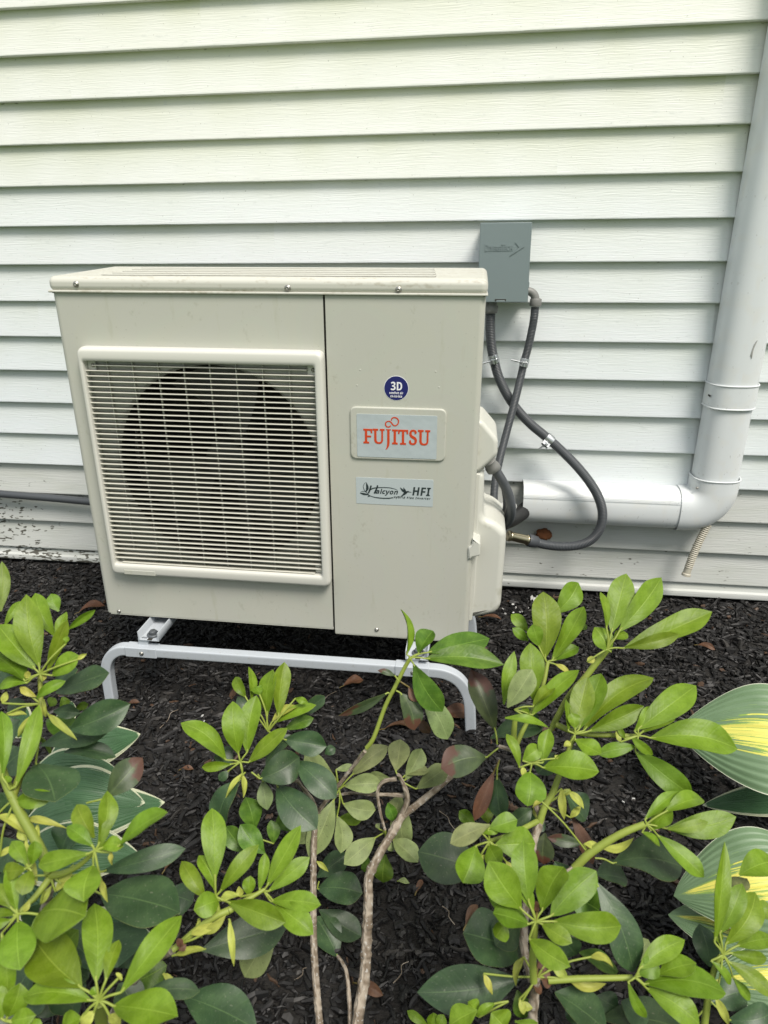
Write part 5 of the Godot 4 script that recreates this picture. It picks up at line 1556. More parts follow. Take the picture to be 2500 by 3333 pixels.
	leaf(g, "leaf_bract", Vector3(0.0127, 0.6352, -0.2143), Vector3(0.0221, 0.64, -0.2213), 0.0058, Vector3(0.23, 0.63, 0.74), Vector3(-0.034, 0.6189, -0.2009), 0.09, 0.51, -0.69)
	leaf(g, "leaf_bract", Vector3(-0.0304, 0.61, -0.1978), Vector3(-0.0318, 0.6206, -0.2059), 0.0085, Vector3(0.57, 0.54, 0.61), Vector3(-0.034, 0.6189, -0.2009), 0.08, 0.21, -0.46)
	leaf(g, "leaf_bract", Vector3(-0.0464, 0.6151, -0.1976), Vector3(-0.0538, 0.6203, -0.2), 0.0099, Vector3(0.07, 0.49, 0.87), Vector3(-0.034, 0.6189, -0.2009), 0.11, 0.26, 0.36)
	leaf(g, "leaf_bract", Vector3(-0.0212, 0.5709, -0.1829), Vector3(0.0243, 0.5506, -0.1657), 0.0092, Vector3(0.24, 0.88, 0.40), Vector3(-0.0313, 0.5834, -0.1867), 0.15, 0.33, 0.45)
	leaf(g, "leaf_bract", Vector3(-0.0585, 0.6034, -0.1911), Vector3(-0.0351, 0.5937, -0.1866), 0.0089, Vector3(0.19, 0.76, 0.63), Vector3(-0.0313, 0.5834, -0.1867), 0.20, 0.48, -0.10)
	leaf(g, "leaf_bract", Vector3(-0.0279, 0.5883, -0.1892), Vector3(-0.022, 0.5711, -0.1771), 0.0087, Vector3(-0.01, 0.57, 0.82), Vector3(-0.0313, 0.5834, -0.1867), 0.12, 0.27, -0.21)
	leaf(g, "leaf_bract", Vector3(-0.0579, 0.5445, -0.1668), Vector3(-0.0459, 0.5659, -0.1837), 0.0078, Vector3(0.25, 0.51, 0.82), Vector3(-0.0313, 0.5834, -0.1867), 0.07, 0.26, -0.39)
	leaf(g, "leaf_bract", Vector3(-0.0739, 0.5718, -0.1759), Vector3(-0.0467, 0.5727, -0.1775), 0.0100, Vector3(-0.01, 0.94, 0.35), Vector3(-0.0313, 0.5834, -0.1867), 0.06, 0.21, 0.65)
	leaf(g, "leaf_bract", Vector3(-0.0325, 0.5647, -0.1788), Vector3(-0.0474, 0.5495, -0.1667), 0.0083, Vector3(0.05, 0.59, 0.81), Vector3(-0.0313, 0.5834, -0.1867), 0.07, 0.33, -0.31)
	leaf(g, "leaf_bract", Vector3(-0.0798, 0.5848, -0.1804), Vector3(-0.0772, 0.5968, -0.1889), 0.0087, Vector3(0.56, 0.40, 0.73), Vector3(-0.0313, 0.5834, -0.1867), 0.06, 0.38, 0.38)
	leaf(g, "leaf_new", Vector3(-0.0743, 0.5226, -0.2537), Vector3(-0.0698, 0.5313, -0.2616), 0.0208, Vector3(-0.30, 0.72, 0.62), Vector3.ZERO, 0.12, 0.20, -0.08)
	leaf(g, "leaf_new", Vector3(-0.0602, 0.5214, -0.2552), Vector3(-0.0491, 0.5273, -0.2638), 0.0175, Vector3(-0.08, 0.87, 0.49), Vector3.ZERO, 0.12, 0.55, 0.01)
	leaf(g, "leaf_new", Vector3(-0.038, 0.519, -0.2573), Vector3(-0.023, 0.5229, -0.2653), 0.0120, Vector3(0.17, 0.72, 0.67), Vector3.ZERO, 0.02, 0.50, -0.04)
	leaf(g, "leaf_old", Vector3(-0.0171, 0.5252, -0.2082), Vector3(0.053, 0.544, -0.2477), 0.0430, Vector3(0.26, 0.61, 0.75), Vector3.ZERO, 0.08, 0.53, -0.05)
	leaf(g, "leaf_old", Vector3(-0.0723, 0.4855, -0.2168), Vector3(0.0168, 0.5015, -0.2362), 0.0315, Vector3(0.03, 0.71, 0.70), Vector3.ZERO, 0.04, 0.39, -0.06)
	leaf(g, "leaf_old", Vector3(-0.0458, 0.4696, -0.2249), Vector3(0.0248, 0.4619, -0.2335), 0.0234, Vector3(0.15, 0.90, 0.42), Vector3.ZERO, 0.15, 0.51, 0.15)
	leaf(g, "leaf_old", Vector3(-0.0633, 0.5225, -0.2443), Vector3(-0.0264, 0.5199, -0.2486), 0.0204, Vector3(0.13, 0.72, 0.68), Vector3.ZERO, 0.03, 0.51, -0.00)
	leaf(g, "leaf_old", Vector3(-0.1306, 0.5318, -0.2496), Vector3(-0.1035, 0.5196, -0.2393), 0.0256, Vector3(0.01, 0.65, 0.76), Vector3.ZERO, 0.14, 0.24, 0.13)
	leaf(g, "leaf_red_tipped", Vector3(0.0676, 0.4867, -0.1388), Vector3(0.0958, 0.5115, -0.1857), 0.0358, Vector3(0.43, 0.66, 0.61), Vector3(0.0431, 0.4812, -0.133), 0.13, 0.42, 0.13)
	leaf(g, "leaf_old", Vector3(-0.0093, 0.5419, -0.129), Vector3(0.0456, 0.5357, -0.0796), 0.0635, Vector3(0.27, 0.94, -0.18), Vector3(-0.0066, 0.5704, -0.1411), 0.04, 0.32, -0.08)
	leaf(g, "leaf_new", Vector3(-0.0061, 0.5463, -0.0875), Vector3(-0.0098, 0.609, -0.1566), 0.0201, Vector3(0.40, 0.69, 0.60), Vector3(-0.0127, 0.5428, -0.0852), 0.06, 0.35, 0.09)
	leaf(g, "leaf_new", Vector3(-0.0219, 0.5562, -0.0895), Vector3(-0.0461, 0.6083, -0.1403), 0.0181, Vector3(0.65, 0.66, 0.37), Vector3(-0.0127, 0.5428, -0.0852), 0.11, 0.44, 0.02)
	leaf(g, "leaf_new", Vector3(-0.0168, 0.55, -0.0876), Vector3(-0.0152, 0.555, -0.093), 0.0157, Vector3(-0.21, 0.75, 0.63), Vector3(-0.0127, 0.5428, -0.0852), 0.09, 0.44, 0.01)
	leaf(g, "leaf_new", Vector3(-0.0055, 0.5303, -0.081), Vector3(0.039, 0.5363, -0.0899), 0.0208, Vector3(0.09, 0.55, 0.83), Vector3(-0.0056, 0.5333, -0.0823), 0.15, 0.48, 0.09)
	leaf(g, "leaf_bract", Vector3(0.0092, 0.5113, -0.0753), Vector3(0.0605, 0.5087, -0.0705), 0.0088, Vector3(0.01, 0.90, 0.44), Vector3(-0.0056, 0.5333, -0.0823), 0.25, 0.46, 0.46)
	leaf(g, "leaf_bract", Vector3(0.0273, 0.5133, -0.0677), Vector3(0.0351, 0.4939, -0.0528), 0.0091, Vector3(0.08, 0.63, 0.77), Vector3.ZERO, 0.13, 0.47, -0.52)
	leaf(g, "leaf_bract", Vector3(-0.0271, 0.5147, -0.0715), Vector3(0.0119, 0.4996, -0.0639), 0.0119, Vector3(0.36, 0.93, 0.00), Vector3(-0.0056, 0.5333, -0.0823), 0.20, 0.57, -0.19)
	leaf(g, "leaf_bract", Vector3(-0.0009, 0.4995, -0.069), Vector3(0.0138, 0.4921, -0.0619), 0.0093, Vector3(0.18, 0.84, 0.52), Vector3(-0.0056, 0.5333, -0.0823), 0.14, 0.54, -0.20)
	leaf(g, "leaf_bract", Vector3(0.0209, 0.5041, -0.0521), Vector3(0.0471, 0.4769, -0.0254), 0.0108, Vector3(0.07, 0.73, 0.68), Vector3.ZERO, 0.11, 0.46, 0.70)
	leaf(g, "leaf_bract", Vector3(-0.0208, 0.4719, -0.0547), Vector3(-0.0034, 0.4801, -0.0627), 0.0079, Vector3(-0.05, 0.75, 0.65), Vector3(-0.0056, 0.5333, -0.0823), 0.14, 0.22, 0.48)
	leaf(g, "leaf_new", Vector3(0.1286, 0.5407, -0.0278), Vector3(0.1211, 0.5713, -0.0722), 0.0209, Vector3(0.75, 0.59, 0.28), Vector3(0.125, 0.5353, -0.0251), 0.09, 0.51, 0.17)
	leaf(g, "leaf_new", Vector3(0.1133, 0.5315, -0.0437), Vector3(0.0843, 0.5552, -0.0633), 0.0215, Vector3(0.13, 0.72, 0.68), Vector3.ZERO, 0.14, 0.28, -0.10)
	leaf(g, "leaf_new", Vector3(0.1303, 0.5374, -0.0267), Vector3(0.1336, 0.558, -0.0465), 0.0105, Vector3(0.38, 0.61, 0.70), Vector3(0.125, 0.5353, -0.0251), 0.04, 0.16, -0.17)
	leaf(g, "leaf_new", Vector3(0.1229, 0.5397, -0.0266), Vector3(0.0907, 0.5548, -0.0361), 0.0163, Vector3(0.34, 0.90, 0.28), Vector3(0.125, 0.5353, -0.0251), 0.09, 0.43, 0.08)
	leaf(g, "leaf_new", Vector3(0.1193, 0.5327, -0.0232), Vector3(0.0684, 0.5228, -0.0106), 0.0198, Vector3(-0.05, 0.87, 0.49), Vector3(0.125, 0.5353, -0.0251), 0.08, 0.51, 0.20)
	leaf(g, "leaf_new", Vector3(0.1496, 0.5394, -0.0302), Vector3(0.1941, 0.5663, -0.0573), 0.0303, Vector3(-0.40, 0.89, 0.23), Vector3(0.125, 0.5353, -0.0251), 0.04, 0.45, 0.15)
	leaf(g, "leaf_new", Vector3(0.1285, 0.5353, -0.0256), Vector3(0.1534, 0.5391, -0.0324), 0.0171, Vector3(-0.12, 0.99, 0.10), Vector3(0.125, 0.5353, -0.0251), 0.20, 0.22, -0.18)
	leaf(g, "leaf_new", Vector3(0.1243, 0.5212, -0.0192), Vector3(0.1321, 0.5132, 0.0158), 0.0379, Vector3(-0.19, 0.95, 0.26), Vector3(0.125, 0.5353, -0.0251), 0.11, 0.50, 0.13)
	leaf(g, "leaf_bract", Vector3(0.1421, 0.5337, -0.0268), Vector3(0.1454, 0.5241, -0.0195), 0.0055, Vector3(0.08, 0.62, 0.78), Vector3(0.125, 0.5353, -0.0251), 0.15, 0.42, -0.71)
	leaf(g, "leaf_bract", Vector3(0.1327, 0.5067, -0.0143), Vector3(0.1451, 0.4931, -0.0007), 0.0067, Vector3(0.30, 0.80, 0.52), Vector3(0.125, 0.5353, -0.0251), 0.20, 0.44, -0.75)
	leaf(g, "leaf_bract", Vector3(0.0682, 0.4694, -0.0226), Vector3(0.0817, 0.4889, -0.0411), 0.0096, Vector3(0.36, 0.50, 0.79), Vector3(0.0624, 0.4855, -0.0284), 0.09, 0.20, -0.23)
	leaf(g, "leaf_bract", Vector3(0.0386, 0.4565, -0.0131), Vector3(0.0485, 0.469, -0.0273), 0.0077, Vector3(0.60, 0.34, 0.72), Vector3(0.0624, 0.4855, -0.0284), 0.30, 0.48, -0.37)
	leaf(g, "leaf_bract", Vector3(0.0527, 0.4564, -0.015), Vector3(0.0613, 0.4713, -0.0271), 0.0080, Vector3(-0.06, 0.65, 0.76), Vector3(0.0624, 0.4855, -0.0284), 0.09, 0.47, -0.21)
	leaf(g, "leaf_bract", Vector3(0.0739, 0.4769, -0.0265), Vector3(0.0906, 0.4767, -0.0277), 0.0085, Vector3(0.03, 0.98, 0.20), Vector3(0.0624, 0.4855, -0.0284), 0.11, 0.28, 0.63)
	leaf(g, "leaf_bract", Vector3(0.0274, 0.4792, -0.0209), Vector3(0.048, 0.4776, -0.0226), 0.0095, Vector3(0.08, 1.00, -0.01), Vector3(0.0624, 0.4855, -0.0284), 0.09, 0.25, -0.77)
	leaf(g, "leaf_bract", Vector3(0.0565, 0.5034, -0.035), Vector3(0.0581, 0.4945, -0.0262), 0.0143, Vector3(0.87, 0.42, 0.26), Vector3(0.0624, 0.4855, -0.0284), 0.10, 0.32, -0.73)
	leaf(g, "leaf_new", Vector3(0.0465, 0.4764, 0.0103), Vector3(0.0265, 0.5126, -0.0172), 0.0145, Vector3(0.59, 0.67, 0.45), Vector3(0.0478, 0.4741, 0.0111), 0.01, 0.48, -0.06)
	leaf(g, "leaf_new", Vector3(0.0685, 0.4739, 0.0083), Vector3(0.1318, 0.5021, 0.0204), 0.0634, Vector3(-0.42, 0.90, 0.08), Vector3(0.0478, 0.4741, 0.0111), 0.08, 0.17, -0.12)
	leaf(g, "leaf_new", Vector3(0.0481, 0.4674, 0.0138), Vector3(0.078, 0.4598, 0.0564), 0.0354, Vector3(0.09, 0.99, 0.11), Vector3(0.0478, 0.4741, 0.0111), 0.08, 0.19, -0.10)
	leaf(g, "leaf_new", Vector3(0.0406, 0.4801, 0.0096), Vector3(0.0165, 0.4948, -0.0045), 0.0162, Vector3(0.29, 0.87, 0.41), Vector3(0.0478, 0.4741, 0.0111), 0.06, 0.48, -0.03)
	leaf(g, "leaf_new", Vector3(0.0317, 0.4553, 0.0212), Vector3(0.0536, 0.4093, 0.0589), 0.0179, Vector3(0.47, 0.68, 0.56), Vector3(0.0478, 0.4741, 0.0111), 0.10, 0.42, -0.20)
	leaf(g, "leaf_new", Vector3(0.0407, 0.4687, 0.0143), Vector3(0.0208, 0.4667, 0.0227), 0.0122, Vector3(0.27, 0.57, 0.78), Vector3(0.0478, 0.4741, 0.0111), 0.13, 0.54, -0.05)
	leaf(g, "leaf_new", Vector3(0.0444, 0.4732, 0.0119), Vector3(0.0196, 0.4713, 0.0137), 0.0111, Vector3(-0.08, 1.00, -0.02), Vector3(0.0478, 0.4741, 0.0111), 0.13, 0.21, 0.12)
	leaf(g, "leaf_bract", Vector3(0.0539, 0.4758, 0.0095), Vector3(0.0569, 0.4843, 0.0017), 0.0062, Vector3(0.36, 0.56, 0.74), Vector3(0.0478, 0.4741, 0.0111), 0.09, 0.27, -0.38)
	leaf(g, "leaf_new", Vector3(0.1481, 0.4383, 0.0445), Vector3(0.1164, 0.4665, -0.0172), 0.0305, Vector3(0.28, 0.92, 0.28), Vector3(0.1517, 0.4207, 0.0513), 0.03, 0.35, -0.19)
	leaf(g, "leaf_new", Vector3(0.1336, 0.4326, 0.0489), Vector3(0.0667, 0.4495, 0.0186), 0.0471, Vector3(0.22, 0.97, 0.06), Vector3(0.1517, 0.4207, 0.0513), 0.01, 0.51, 0.20)
	leaf(g, "leaf_new", Vector3(0.1577, 0.4393, 0.0428), Vector3(0.1542, 0.4487, 0.0066), 0.0156, Vector3(0.18, 0.96, 0.23), Vector3(0.1517, 0.4207, 0.0513), 0.04, 0.55, 0.19)
	leaf(g, "leaf_new", Vector3(0.1736, 0.4282, 0.0451), Vector3(0.21, 0.4534, -0.025), 0.0288, Vector3(0.06, 0.93, 0.36), Vector3(0.1517, 0.4207, 0.0513), 0.12, 0.31, 0.12)
	leaf(g, "leaf_new", Vector3(0.1434, 0.4207, 0.0524), Vector3(0.0772, 0.4291, 0.0621), 0.0258, Vector3(0.15, 0.97, 0.20), Vector3(0.1517, 0.4207, 0.0513), 0.15, 0.45, -0.18)
	leaf(g, "leaf_new", Vector3(0.1668, 0.4153, 0.0514), Vector3(0.2388, 0.4274, 0.0581), 0.0375, Vector3(-0.17, 0.99, 0.03), Vector3(0.1517, 0.4207, 0.0513), 0.08, 0.40, 0.20)
	leaf(g, "leaf_new", Vector3(0.1487, 0.4259, 0.0496), Vector3(0.1437, 0.431, 0.0462), 0.0093, Vector3(0.60, 0.76, 0.26), Vector3(0.1517, 0.4207, 0.0513), 0.05, 0.38, 0.10)
	leaf(g, "leaf_bract", Vector3(0.1702, 0.4412, 0.0402), Vector3(0.1725, 0.4439, 0.0379), 0.0096, Vector3(-0.06, 0.68, 0.73), Vector3(0.1517, 0.4207, 0.0513), 0.13, 0.33, 0.20)
	leaf(g, "leaf_bract", Vector3(0.1476, 0.4103, 0.0562), Vector3(0.1352, 0.4001, 0.0657), 0.0128, Vector3(0.05, 0.65, 0.76), Vector3(0.1517, 0.4207, 0.0513), 0.10, 0.17, -0.28)
	leaf(g, "leaf_bract", Vector3(0.1626, 0.4067, 0.0555), Vector3(0.1765, 0.4015, 0.0611), 0.0134, Vector3(0.39, 0.91, -0.12), Vector3(0.1517, 0.4207, 0.0513), 0.14, 0.31, 0.38)
	leaf(g, "leaf_new", Vector3(0.1349, 0.4035, 0.0607), Vector3(0.1158, 0.3948, 0.0685), 0.0262, Vector3(-0.29, 0.91, 0.31), Vector3(0.1517, 0.4207, 0.0513), 0.15, 0.28, -0.15)
	leaf(g, "leaf_old", Vector3(0.0864, 0.4122, -0.0669), Vector3(0.1843, 0.4042, -0.0665), 0.0719, Vector3(0.08, 1.00, -0.01), Vector3(0.0322, 0.43, -0.0667), 0.08, 0.22, 0.19)
	leaf(g, "leaf_old", Vector3(0.0875, 0.4366, -0.0772), Vector3(0.1762, 0.4439, -0.1145), 0.0265, Vector3(0.17, 0.81, 0.57), Vector3(0.0322, 0.43, -0.0667), 0.13, 0.30, -0.07)
	leaf(g, "leaf_old", Vector3(0.1189, 0.3226, -0.1436), Vector3(0.1588, 0.3142, -0.1416), 0.0384, Vector3(0.16, 0.88, 0.44), Vector3.ZERO, 0.02, 0.19, -0.07)
	leaf(g, "leaf_old", Vector3(0.0571, 0.3054, -0.106), Vector3(0.0823, 0.2732, -0.0726), 0.0855, Vector3(0.08, 0.75, 0.66), Vector3.ZERO, 0.00, 0.27, 0.12)
	leaf(g, "leaf_old", Vector3(-0.0473, 0.4215, -0.1174), Vector3(-0.0759, 0.3977, -0.0953), 0.0438, Vector3(-0.08, 0.73, 0.68), Vector3.ZERO, 0.06, 0.42, -0.11)
	leaf(g, "leaf_old", Vector3(-0.0208, 0.3742, -0.1453), Vector3(-0.0099, 0.3992, -0.1665), 0.0421, Vector3(-0.28, 0.69, 0.67), Vector3.ZERO, 0.07, 0.54, -0.14)
	leaf(g, "leaf_old", Vector3(0.1848, 0.2903, -0.0959), Vector3(0.2854, 0.2916, -0.1433), 0.0512, Vector3(0.21, 0.86, 0.46), Vector3(0.1522, 0.2851, -0.0891), 0.01, 0.17, 0.14)
	leaf(g, "leaf_pale", Vector3(0.2629, 0.2563, -0.1583), Vector3(0.2293, 0.2154, -0.1147), 0.0396, Vector3(0.26, 0.60, 0.76), Vector3.ZERO, 0.02, 0.40, -0.17)
	leaf(g, "leaf_old", Vector3(0.1588, 0.3423, -0.0046), Vector3(0.2196, 0.3432, -0.0189), 0.0218, Vector3(0.02, 0.99, 0.16), Vector3.ZERO, 0.14, 0.20, -0.19)
	leaf(g, "leaf_old", Vector3(0.1717, 0.2577, -0.0587), Vector3(0.2747, 0.2499, -0.0373), 0.0542, Vector3(0.03, 0.97, 0.23), Vector3.ZERO, 0.02, 0.35, 0.07)
	leaf(g, "leaf_bract", Vector3(0.2032, 0.3836, -0.0716), Vector3(0.2094, 0.3671, -0.0601), 0.0085, Vector3(-0.02, 0.57, 0.82), Vector3(0.2022, 0.3826, -0.071), 0.20, 0.20, -0.43)
	leaf(g, "leaf_bract", Vector3(0.2425, 0.3916, -0.0695), Vector3(0.2556, 0.3597, -0.0379), 0.0080, Vector3(0.11, 0.72, 0.68), Vector3(0.2414, 0.3927, -0.0698), 0.15, 0.37, -0.06)
	leaf(g, "leaf_bract", Vector3(0.2019, 0.3865, -0.0508), Vector3(0.2327, 0.3968, -0.0609), 0.0104, Vector3(-0.11, 0.85, 0.51), Vector3(0.1917, 0.3767, -0.0453), 0.07, 0.19, -0.76)
	leaf(g, "leaf_bract", Vector3(0.2168, 0.3864, -0.0528), Vector3(0.2394, 0.4005, -0.0683), 0.0105, Vector3(0.28, 0.47, 0.84), Vector3(0.1917, 0.3767, -0.0453), 0.12, 0.23, -0.02)
	leaf(g, "leaf_bract", Vector3(0.1849, 0.3639, -0.039), Vector3(0.2159, 0.3684, -0.0498), 0.0111, Vector3(-0.18, 0.98, -0.12), Vector3(0.1818, 0.3629, -0.0382), 0.06, 0.27, 0.07)
	leaf(g, "leaf_dead", Vector3(0.1917, 0.3825, -0.0368), Vector3(0.1953, 0.3871, -0.0428), 0.0111, Vector3(-0.23, 0.84, 0.50), Vector3.ZERO, 0.10, 0.33, 0.13)
	leaf(g, "leaf_dead", Vector3(0.193, 0.3786, -0.0353), Vector3(0.2, 0.3818, -0.0405), 0.0087, Vector3(0.16, 0.72, 0.67), Vector3.ZERO, 0.06, 0.53, -0.10)
	leaf(g, "leaf_bract", Vector3(0.1635, 0.324, -0.0413), Vector3(0.1804, 0.3165, -0.0375), 0.0066, Vector3(0.27, 0.84, 0.47), Vector3.ZERO, 0.15, 0.20, -0.29)
	leaf(g, "leaf_old", Vector3(-0.0098, 0.301, -0.0511), Vector3(-0.0267, 0.2752, -0.0162), 0.0464, Vector3(-0.07, 0.82, 0.57), Vector3.ZERO, 0.02, 0.57, -0.05)
	leaf(g, "leaf_old", Vector3(0.0089, 0.27, -0.0627), Vector3(0.0454, 0.2628, -0.0629), 0.0505, Vector3(0.19, 0.98, -0.09), Vector3.ZERO, 0.05, 0.33, -0.08)
	leaf(g, "leaf_old", Vector3(0.017, 0.2303, -0.0365), Vector3(-0.0165, 0.2482, -0.0435), 0.0375, Vector3(0.35, 0.83, 0.44), Vector3.ZERO, 0.13, 0.18, -0.09)
	leaf(g, "leaf_old", Vector3(-0.0543, 0.2706, -0.0541), Vector3(-0.0254, 0.2607, -0.0457), 0.0284, Vector3(0.35, 0.93, -0.09), Vector3.ZERO, 0.12, 0.54, 0.00)
	leaf(g, "leaf_new", Vector3(0.2201, 0.4278, -0.0922), Vector3(0.1983, 0.4734, -0.1517), 0.0298, Vector3(0.27, 0.81, 0.52), Vector3(0.2217, 0.4079, -0.0842), 0.09, 0.27, -0.17)
	leaf(g, "leaf_new", Vector3(0.2207, 0.4152, -0.0871), Vector3(0.1955, 0.443, -0.1087), 0.0179, Vector3(0.45, 0.77, 0.46), Vector3(0.2217, 0.4079, -0.0842), 0.14, 0.35, -0.17)
	leaf(g, "leaf_new", Vector3(0.2103, 0.4055, -0.0816), Vector3(0.1725, 0.4333, -0.1057), 0.0198, Vector3(0.20, 0.78, 0.59), Vector3(0.2217, 0.4079, -0.0842), 0.15, 0.38, -0.03)
	leaf(g, "leaf_new", Vector3(0.2269, 0.4135, -0.0873), Vector3(0.2633, 0.4481, -0.1285), 0.0208, Vector3(-0.04, 0.78, 0.62), Vector3(0.2217, 0.4079, -0.0842), 0.15, 0.33, -0.13)
	leaf(g, "leaf_new", Vector3(0.2256, 0.4038, -0.0831), Vector3(0.2054, 0.4123, -0.0619), 0.0271, Vector3(0.61, 0.74, 0.29), Vector3(0.2217, 0.4079, -0.0842), 0.14, 0.29, 0.14)
	leaf(g, "leaf_new", Vector3(0.2366, 0.402, -0.0839), Vector3(0.3087, 0.397, -0.0702), 0.0281, Vector3(-0.08, 0.72, 0.69), Vector3(0.2217, 0.4079, -0.0842), 0.02, 0.55, -0.01)
	leaf(g, "leaf_bract", Vector3(0.2263, 0.4038, -0.0831), Vector3(0.2483, 0.4081, -0.0899), 0.0120, Vector3(-0.18, 0.98, 0.05), Vector3(0.2217, 0.4079, -0.0842), 0.08, 0.47, -0.05)
	leaf(g, "leaf_new", Vector3(0.276, 0.4013, -0.111), Vector3(0.3061, 0.4451, -0.166), 0.0254, Vector3(-0.14, 0.81, 0.57), Vector3(0.2725, 0.3955, -0.1081), 0.03, 0.24, 0.09)
	leaf(g, "leaf_new", Vector3(0.2785, 0.3954, -0.1089), Vector3(0.3226, 0.4196, -0.1416), 0.0214, Vector3(0.17, 0.67, 0.72), Vector3(0.2725, 0.3955, -0.1081), 0.03, 0.19, -0.02)
	leaf(g, "leaf_new", Vector3(0.2672, 0.3972, -0.108), Vector3(0.2676, 0.4259, -0.1356), 0.0135, Vector3(0.14, 0.68, 0.71), Vector3(0.2725, 0.3955, -0.1081), 0.03, 0.45, -0.17)
	leaf(g, "leaf_new", Vector3(0.2541, 0.3911, -0.1036), Vector3(0.2531, 0.4062, -0.1179), 0.0161, Vector3(0.16, 0.68, 0.71), Vector3(0.2725, 0.3955, -0.1081), 0.11, 0.20, 0.12)
	leaf(g, "leaf_bract", Vector3(0.2448, 0.3895, -0.1017), Vector3(0.241, 0.398, -0.1083), 0.0092, Vector3(0.41, 0.67, 0.62), Vector3(0.2725, 0.3955, -0.1081), 0.11, 0.36, 0.76)
	leaf(g, "leaf_new", Vector3(0.2812, 0.3841, -0.1046), Vector3(0.3444, 0.3884, -0.1043), 0.0229, Vector3(-0.06, 0.84, 0.55), Vector3(0.2725, 0.3955, -0.1081), 0.07, 0.33, 0.21)
	leaf(g, "leaf_new", Vector3(0.2877, 0.3803, -0.1039), Vector3(0.34, 0.3777, -0.0775), 0.0296, Vector3(-0.02, 0.99, 0.14), Vector3(0.2725, 0.3955, -0.1081), 0.12, 0.46, -0.22)
	leaf(g, "leaf_old", Vector3(-0.0188, 0.3951, -0.0887), Vector3(-0.0505, 0.3704, -0.0682), 0.0594, Vector3(-0.22, 0.77, 0.60), Vector3(-0.0321, 0.3867, -0.0834), 0.07, 0.51, 0.08)
	leaf(g, "leaf_old", Vector3(-0.0019, 0.3511, -0.0947), Vector3(-0.0244, 0.3272, -0.0667), 0.0499, Vector3(0.36, 0.55, 0.76), Vector3.ZERO, 0.08, 0.46, 0.05)
	leaf(g, "leaf_old", Vector3(0.0006, 0.3154, -0.0912), Vector3(0.0408, 0.2847, -0.0736), 0.0409, Vector3(0.43, 0.80, 0.41), Vector3.ZERO, 0.12, 0.48, 0.15)
	leaf(g, "leaf_old", Vector3(-0.0563, 0.3122, -0.071), Vector3(-0.0182, 0.2951, -0.0541), 0.0426, Vector3(0.28, 0.92, 0.29), Vector3.ZERO, 0.08, 0.20, -0.13)
	leaf(g, "leaf_old", Vector3(-0.0175, 0.2689, -0.0149), Vector3(0.0097, 0.2809, -0.0372), 0.0504, Vector3(0.03, 0.87, 0.50), Vector3.ZERO, 0.10, 0.32, 0.06)
	leaf(g, "leaf_old", Vector3(0.0435, 0.2364, -0.0319), Vector3(0.0077, 0.2683, -0.052), 0.0545, Vector3(0.70, 0.71, -0.12), Vector3.ZERO, 0.01, 0.43, 0.04)
	leaf(g, "leaf_old", Vector3(0.0618, 0.2315, -0.0979), Vector3(0.083, 0.2542, -0.1258), 0.0442, Vector3(-0.17, 0.83, 0.54), Vector3.ZERO, 0.11, 0.31, 0.04)
	leaf(g, "leaf_mature", Vector3(0.068, 0.1903, -0.1036), Vector3(0.1127, 0.2028, -0.1265), 0.0401, Vector3(0.05, 0.83, 0.55), Vector3.ZERO, 0.11, 0.18, -0.11)
	leaf(g, "leaf_old", Vector3(-0.0361, 0.2836, -0.0184), Vector3(-0.0051, 0.2585, -0.0038), 0.0384, Vector3(0.44, 0.79, 0.43), Vector3.ZERO, 0.12, 0.20, -0.02)
	leaf(g, "leaf_old", Vector3(0.1213, 0.2357, -0.0425), Vector3(0.0867, 0.2609, -0.0603), 0.0396, Vector3(0.43, 0.83, 0.35), Vector3.ZERO, 0.08, 0.37, -0.21)
	leaf(g, "leaf_old", Vector3(-0.1051, 0.4483, -0.164), Vector3(-0.0672, 0.415, -0.1445), 0.0445, Vector3(0.66, 0.75, 0.01), Vector3.ZERO, 0.10, 0.46, 0.15)
	leaf(g, "leaf_old", Vector3(-0.0724, 0.3561, -0.0869), Vector3(-0.0644, 0.3711, -0.1026), 0.0397, Vector3(-0.02, 0.73, 0.68), Vector3.ZERO, 0.13, 0.58, -0.13)
	leaf(g, "leaf_old", Vector3(-0.133, 0.5841, -0.2708), Vector3(-0.1486, 0.5589, -0.2415), 0.0401, Vector3(0.14, 0.71, 0.69), Vector3.ZERO, 0.02, 0.24, -0.22)
	leaf(g, "leaf_old", Vector3(-0.1089, 0.5122, -0.2336), Vector3(-0.136, 0.4929, -0.2119), 0.0463, Vector3(0.04, 0.72, 0.69), Vector3.ZERO, 0.11, 0.32, -0.15)
	leaf(g, "leaf_old", Vector3(-0.0873, 0.4874, -0.2045), Vector3(-0.1124, 0.4657, -0.1871), 0.0469, Vector3(-0.02, 0.64, 0.77), Vector3.ZERO, 0.07, 0.34, -0.04)
	leaf(g, "leaf_old", Vector3(-0.0687, 0.553, -0.267), Vector3(-0.038, 0.5689, -0.2802), 0.0348, Vector3(-0.14, 0.78, 0.61), Vector3.ZERO, 0.12, 0.45, 0.16)
	leaf(g, "leaf_old", Vector3(-0.1377, 0.5902, -0.2945), Vector3(-0.1203, 0.6077, -0.3134), 0.0269, Vector3(0.52, 0.34, 0.79), Vector3.ZERO, 0.12, 0.33, 0.07)
	leaf(g, "leaf_mature", Vector3(-0.0842, 0.4987, -0.2533), Vector3(-0.0474, 0.4821, -0.246), 0.0449, Vector3(0.43, 0.89, -0.16), Vector3.ZERO, 0.11, 0.34, -0.14)
	leaf(g, "leaf_new", Vector3(0.0633, 0.3956, -0.0023), Vector3(0.036, 0.4253, -0.0231), 0.0241, Vector3(0.31, 0.72, 0.62), Vector3.ZERO, 0.04, 0.38, 0.15)
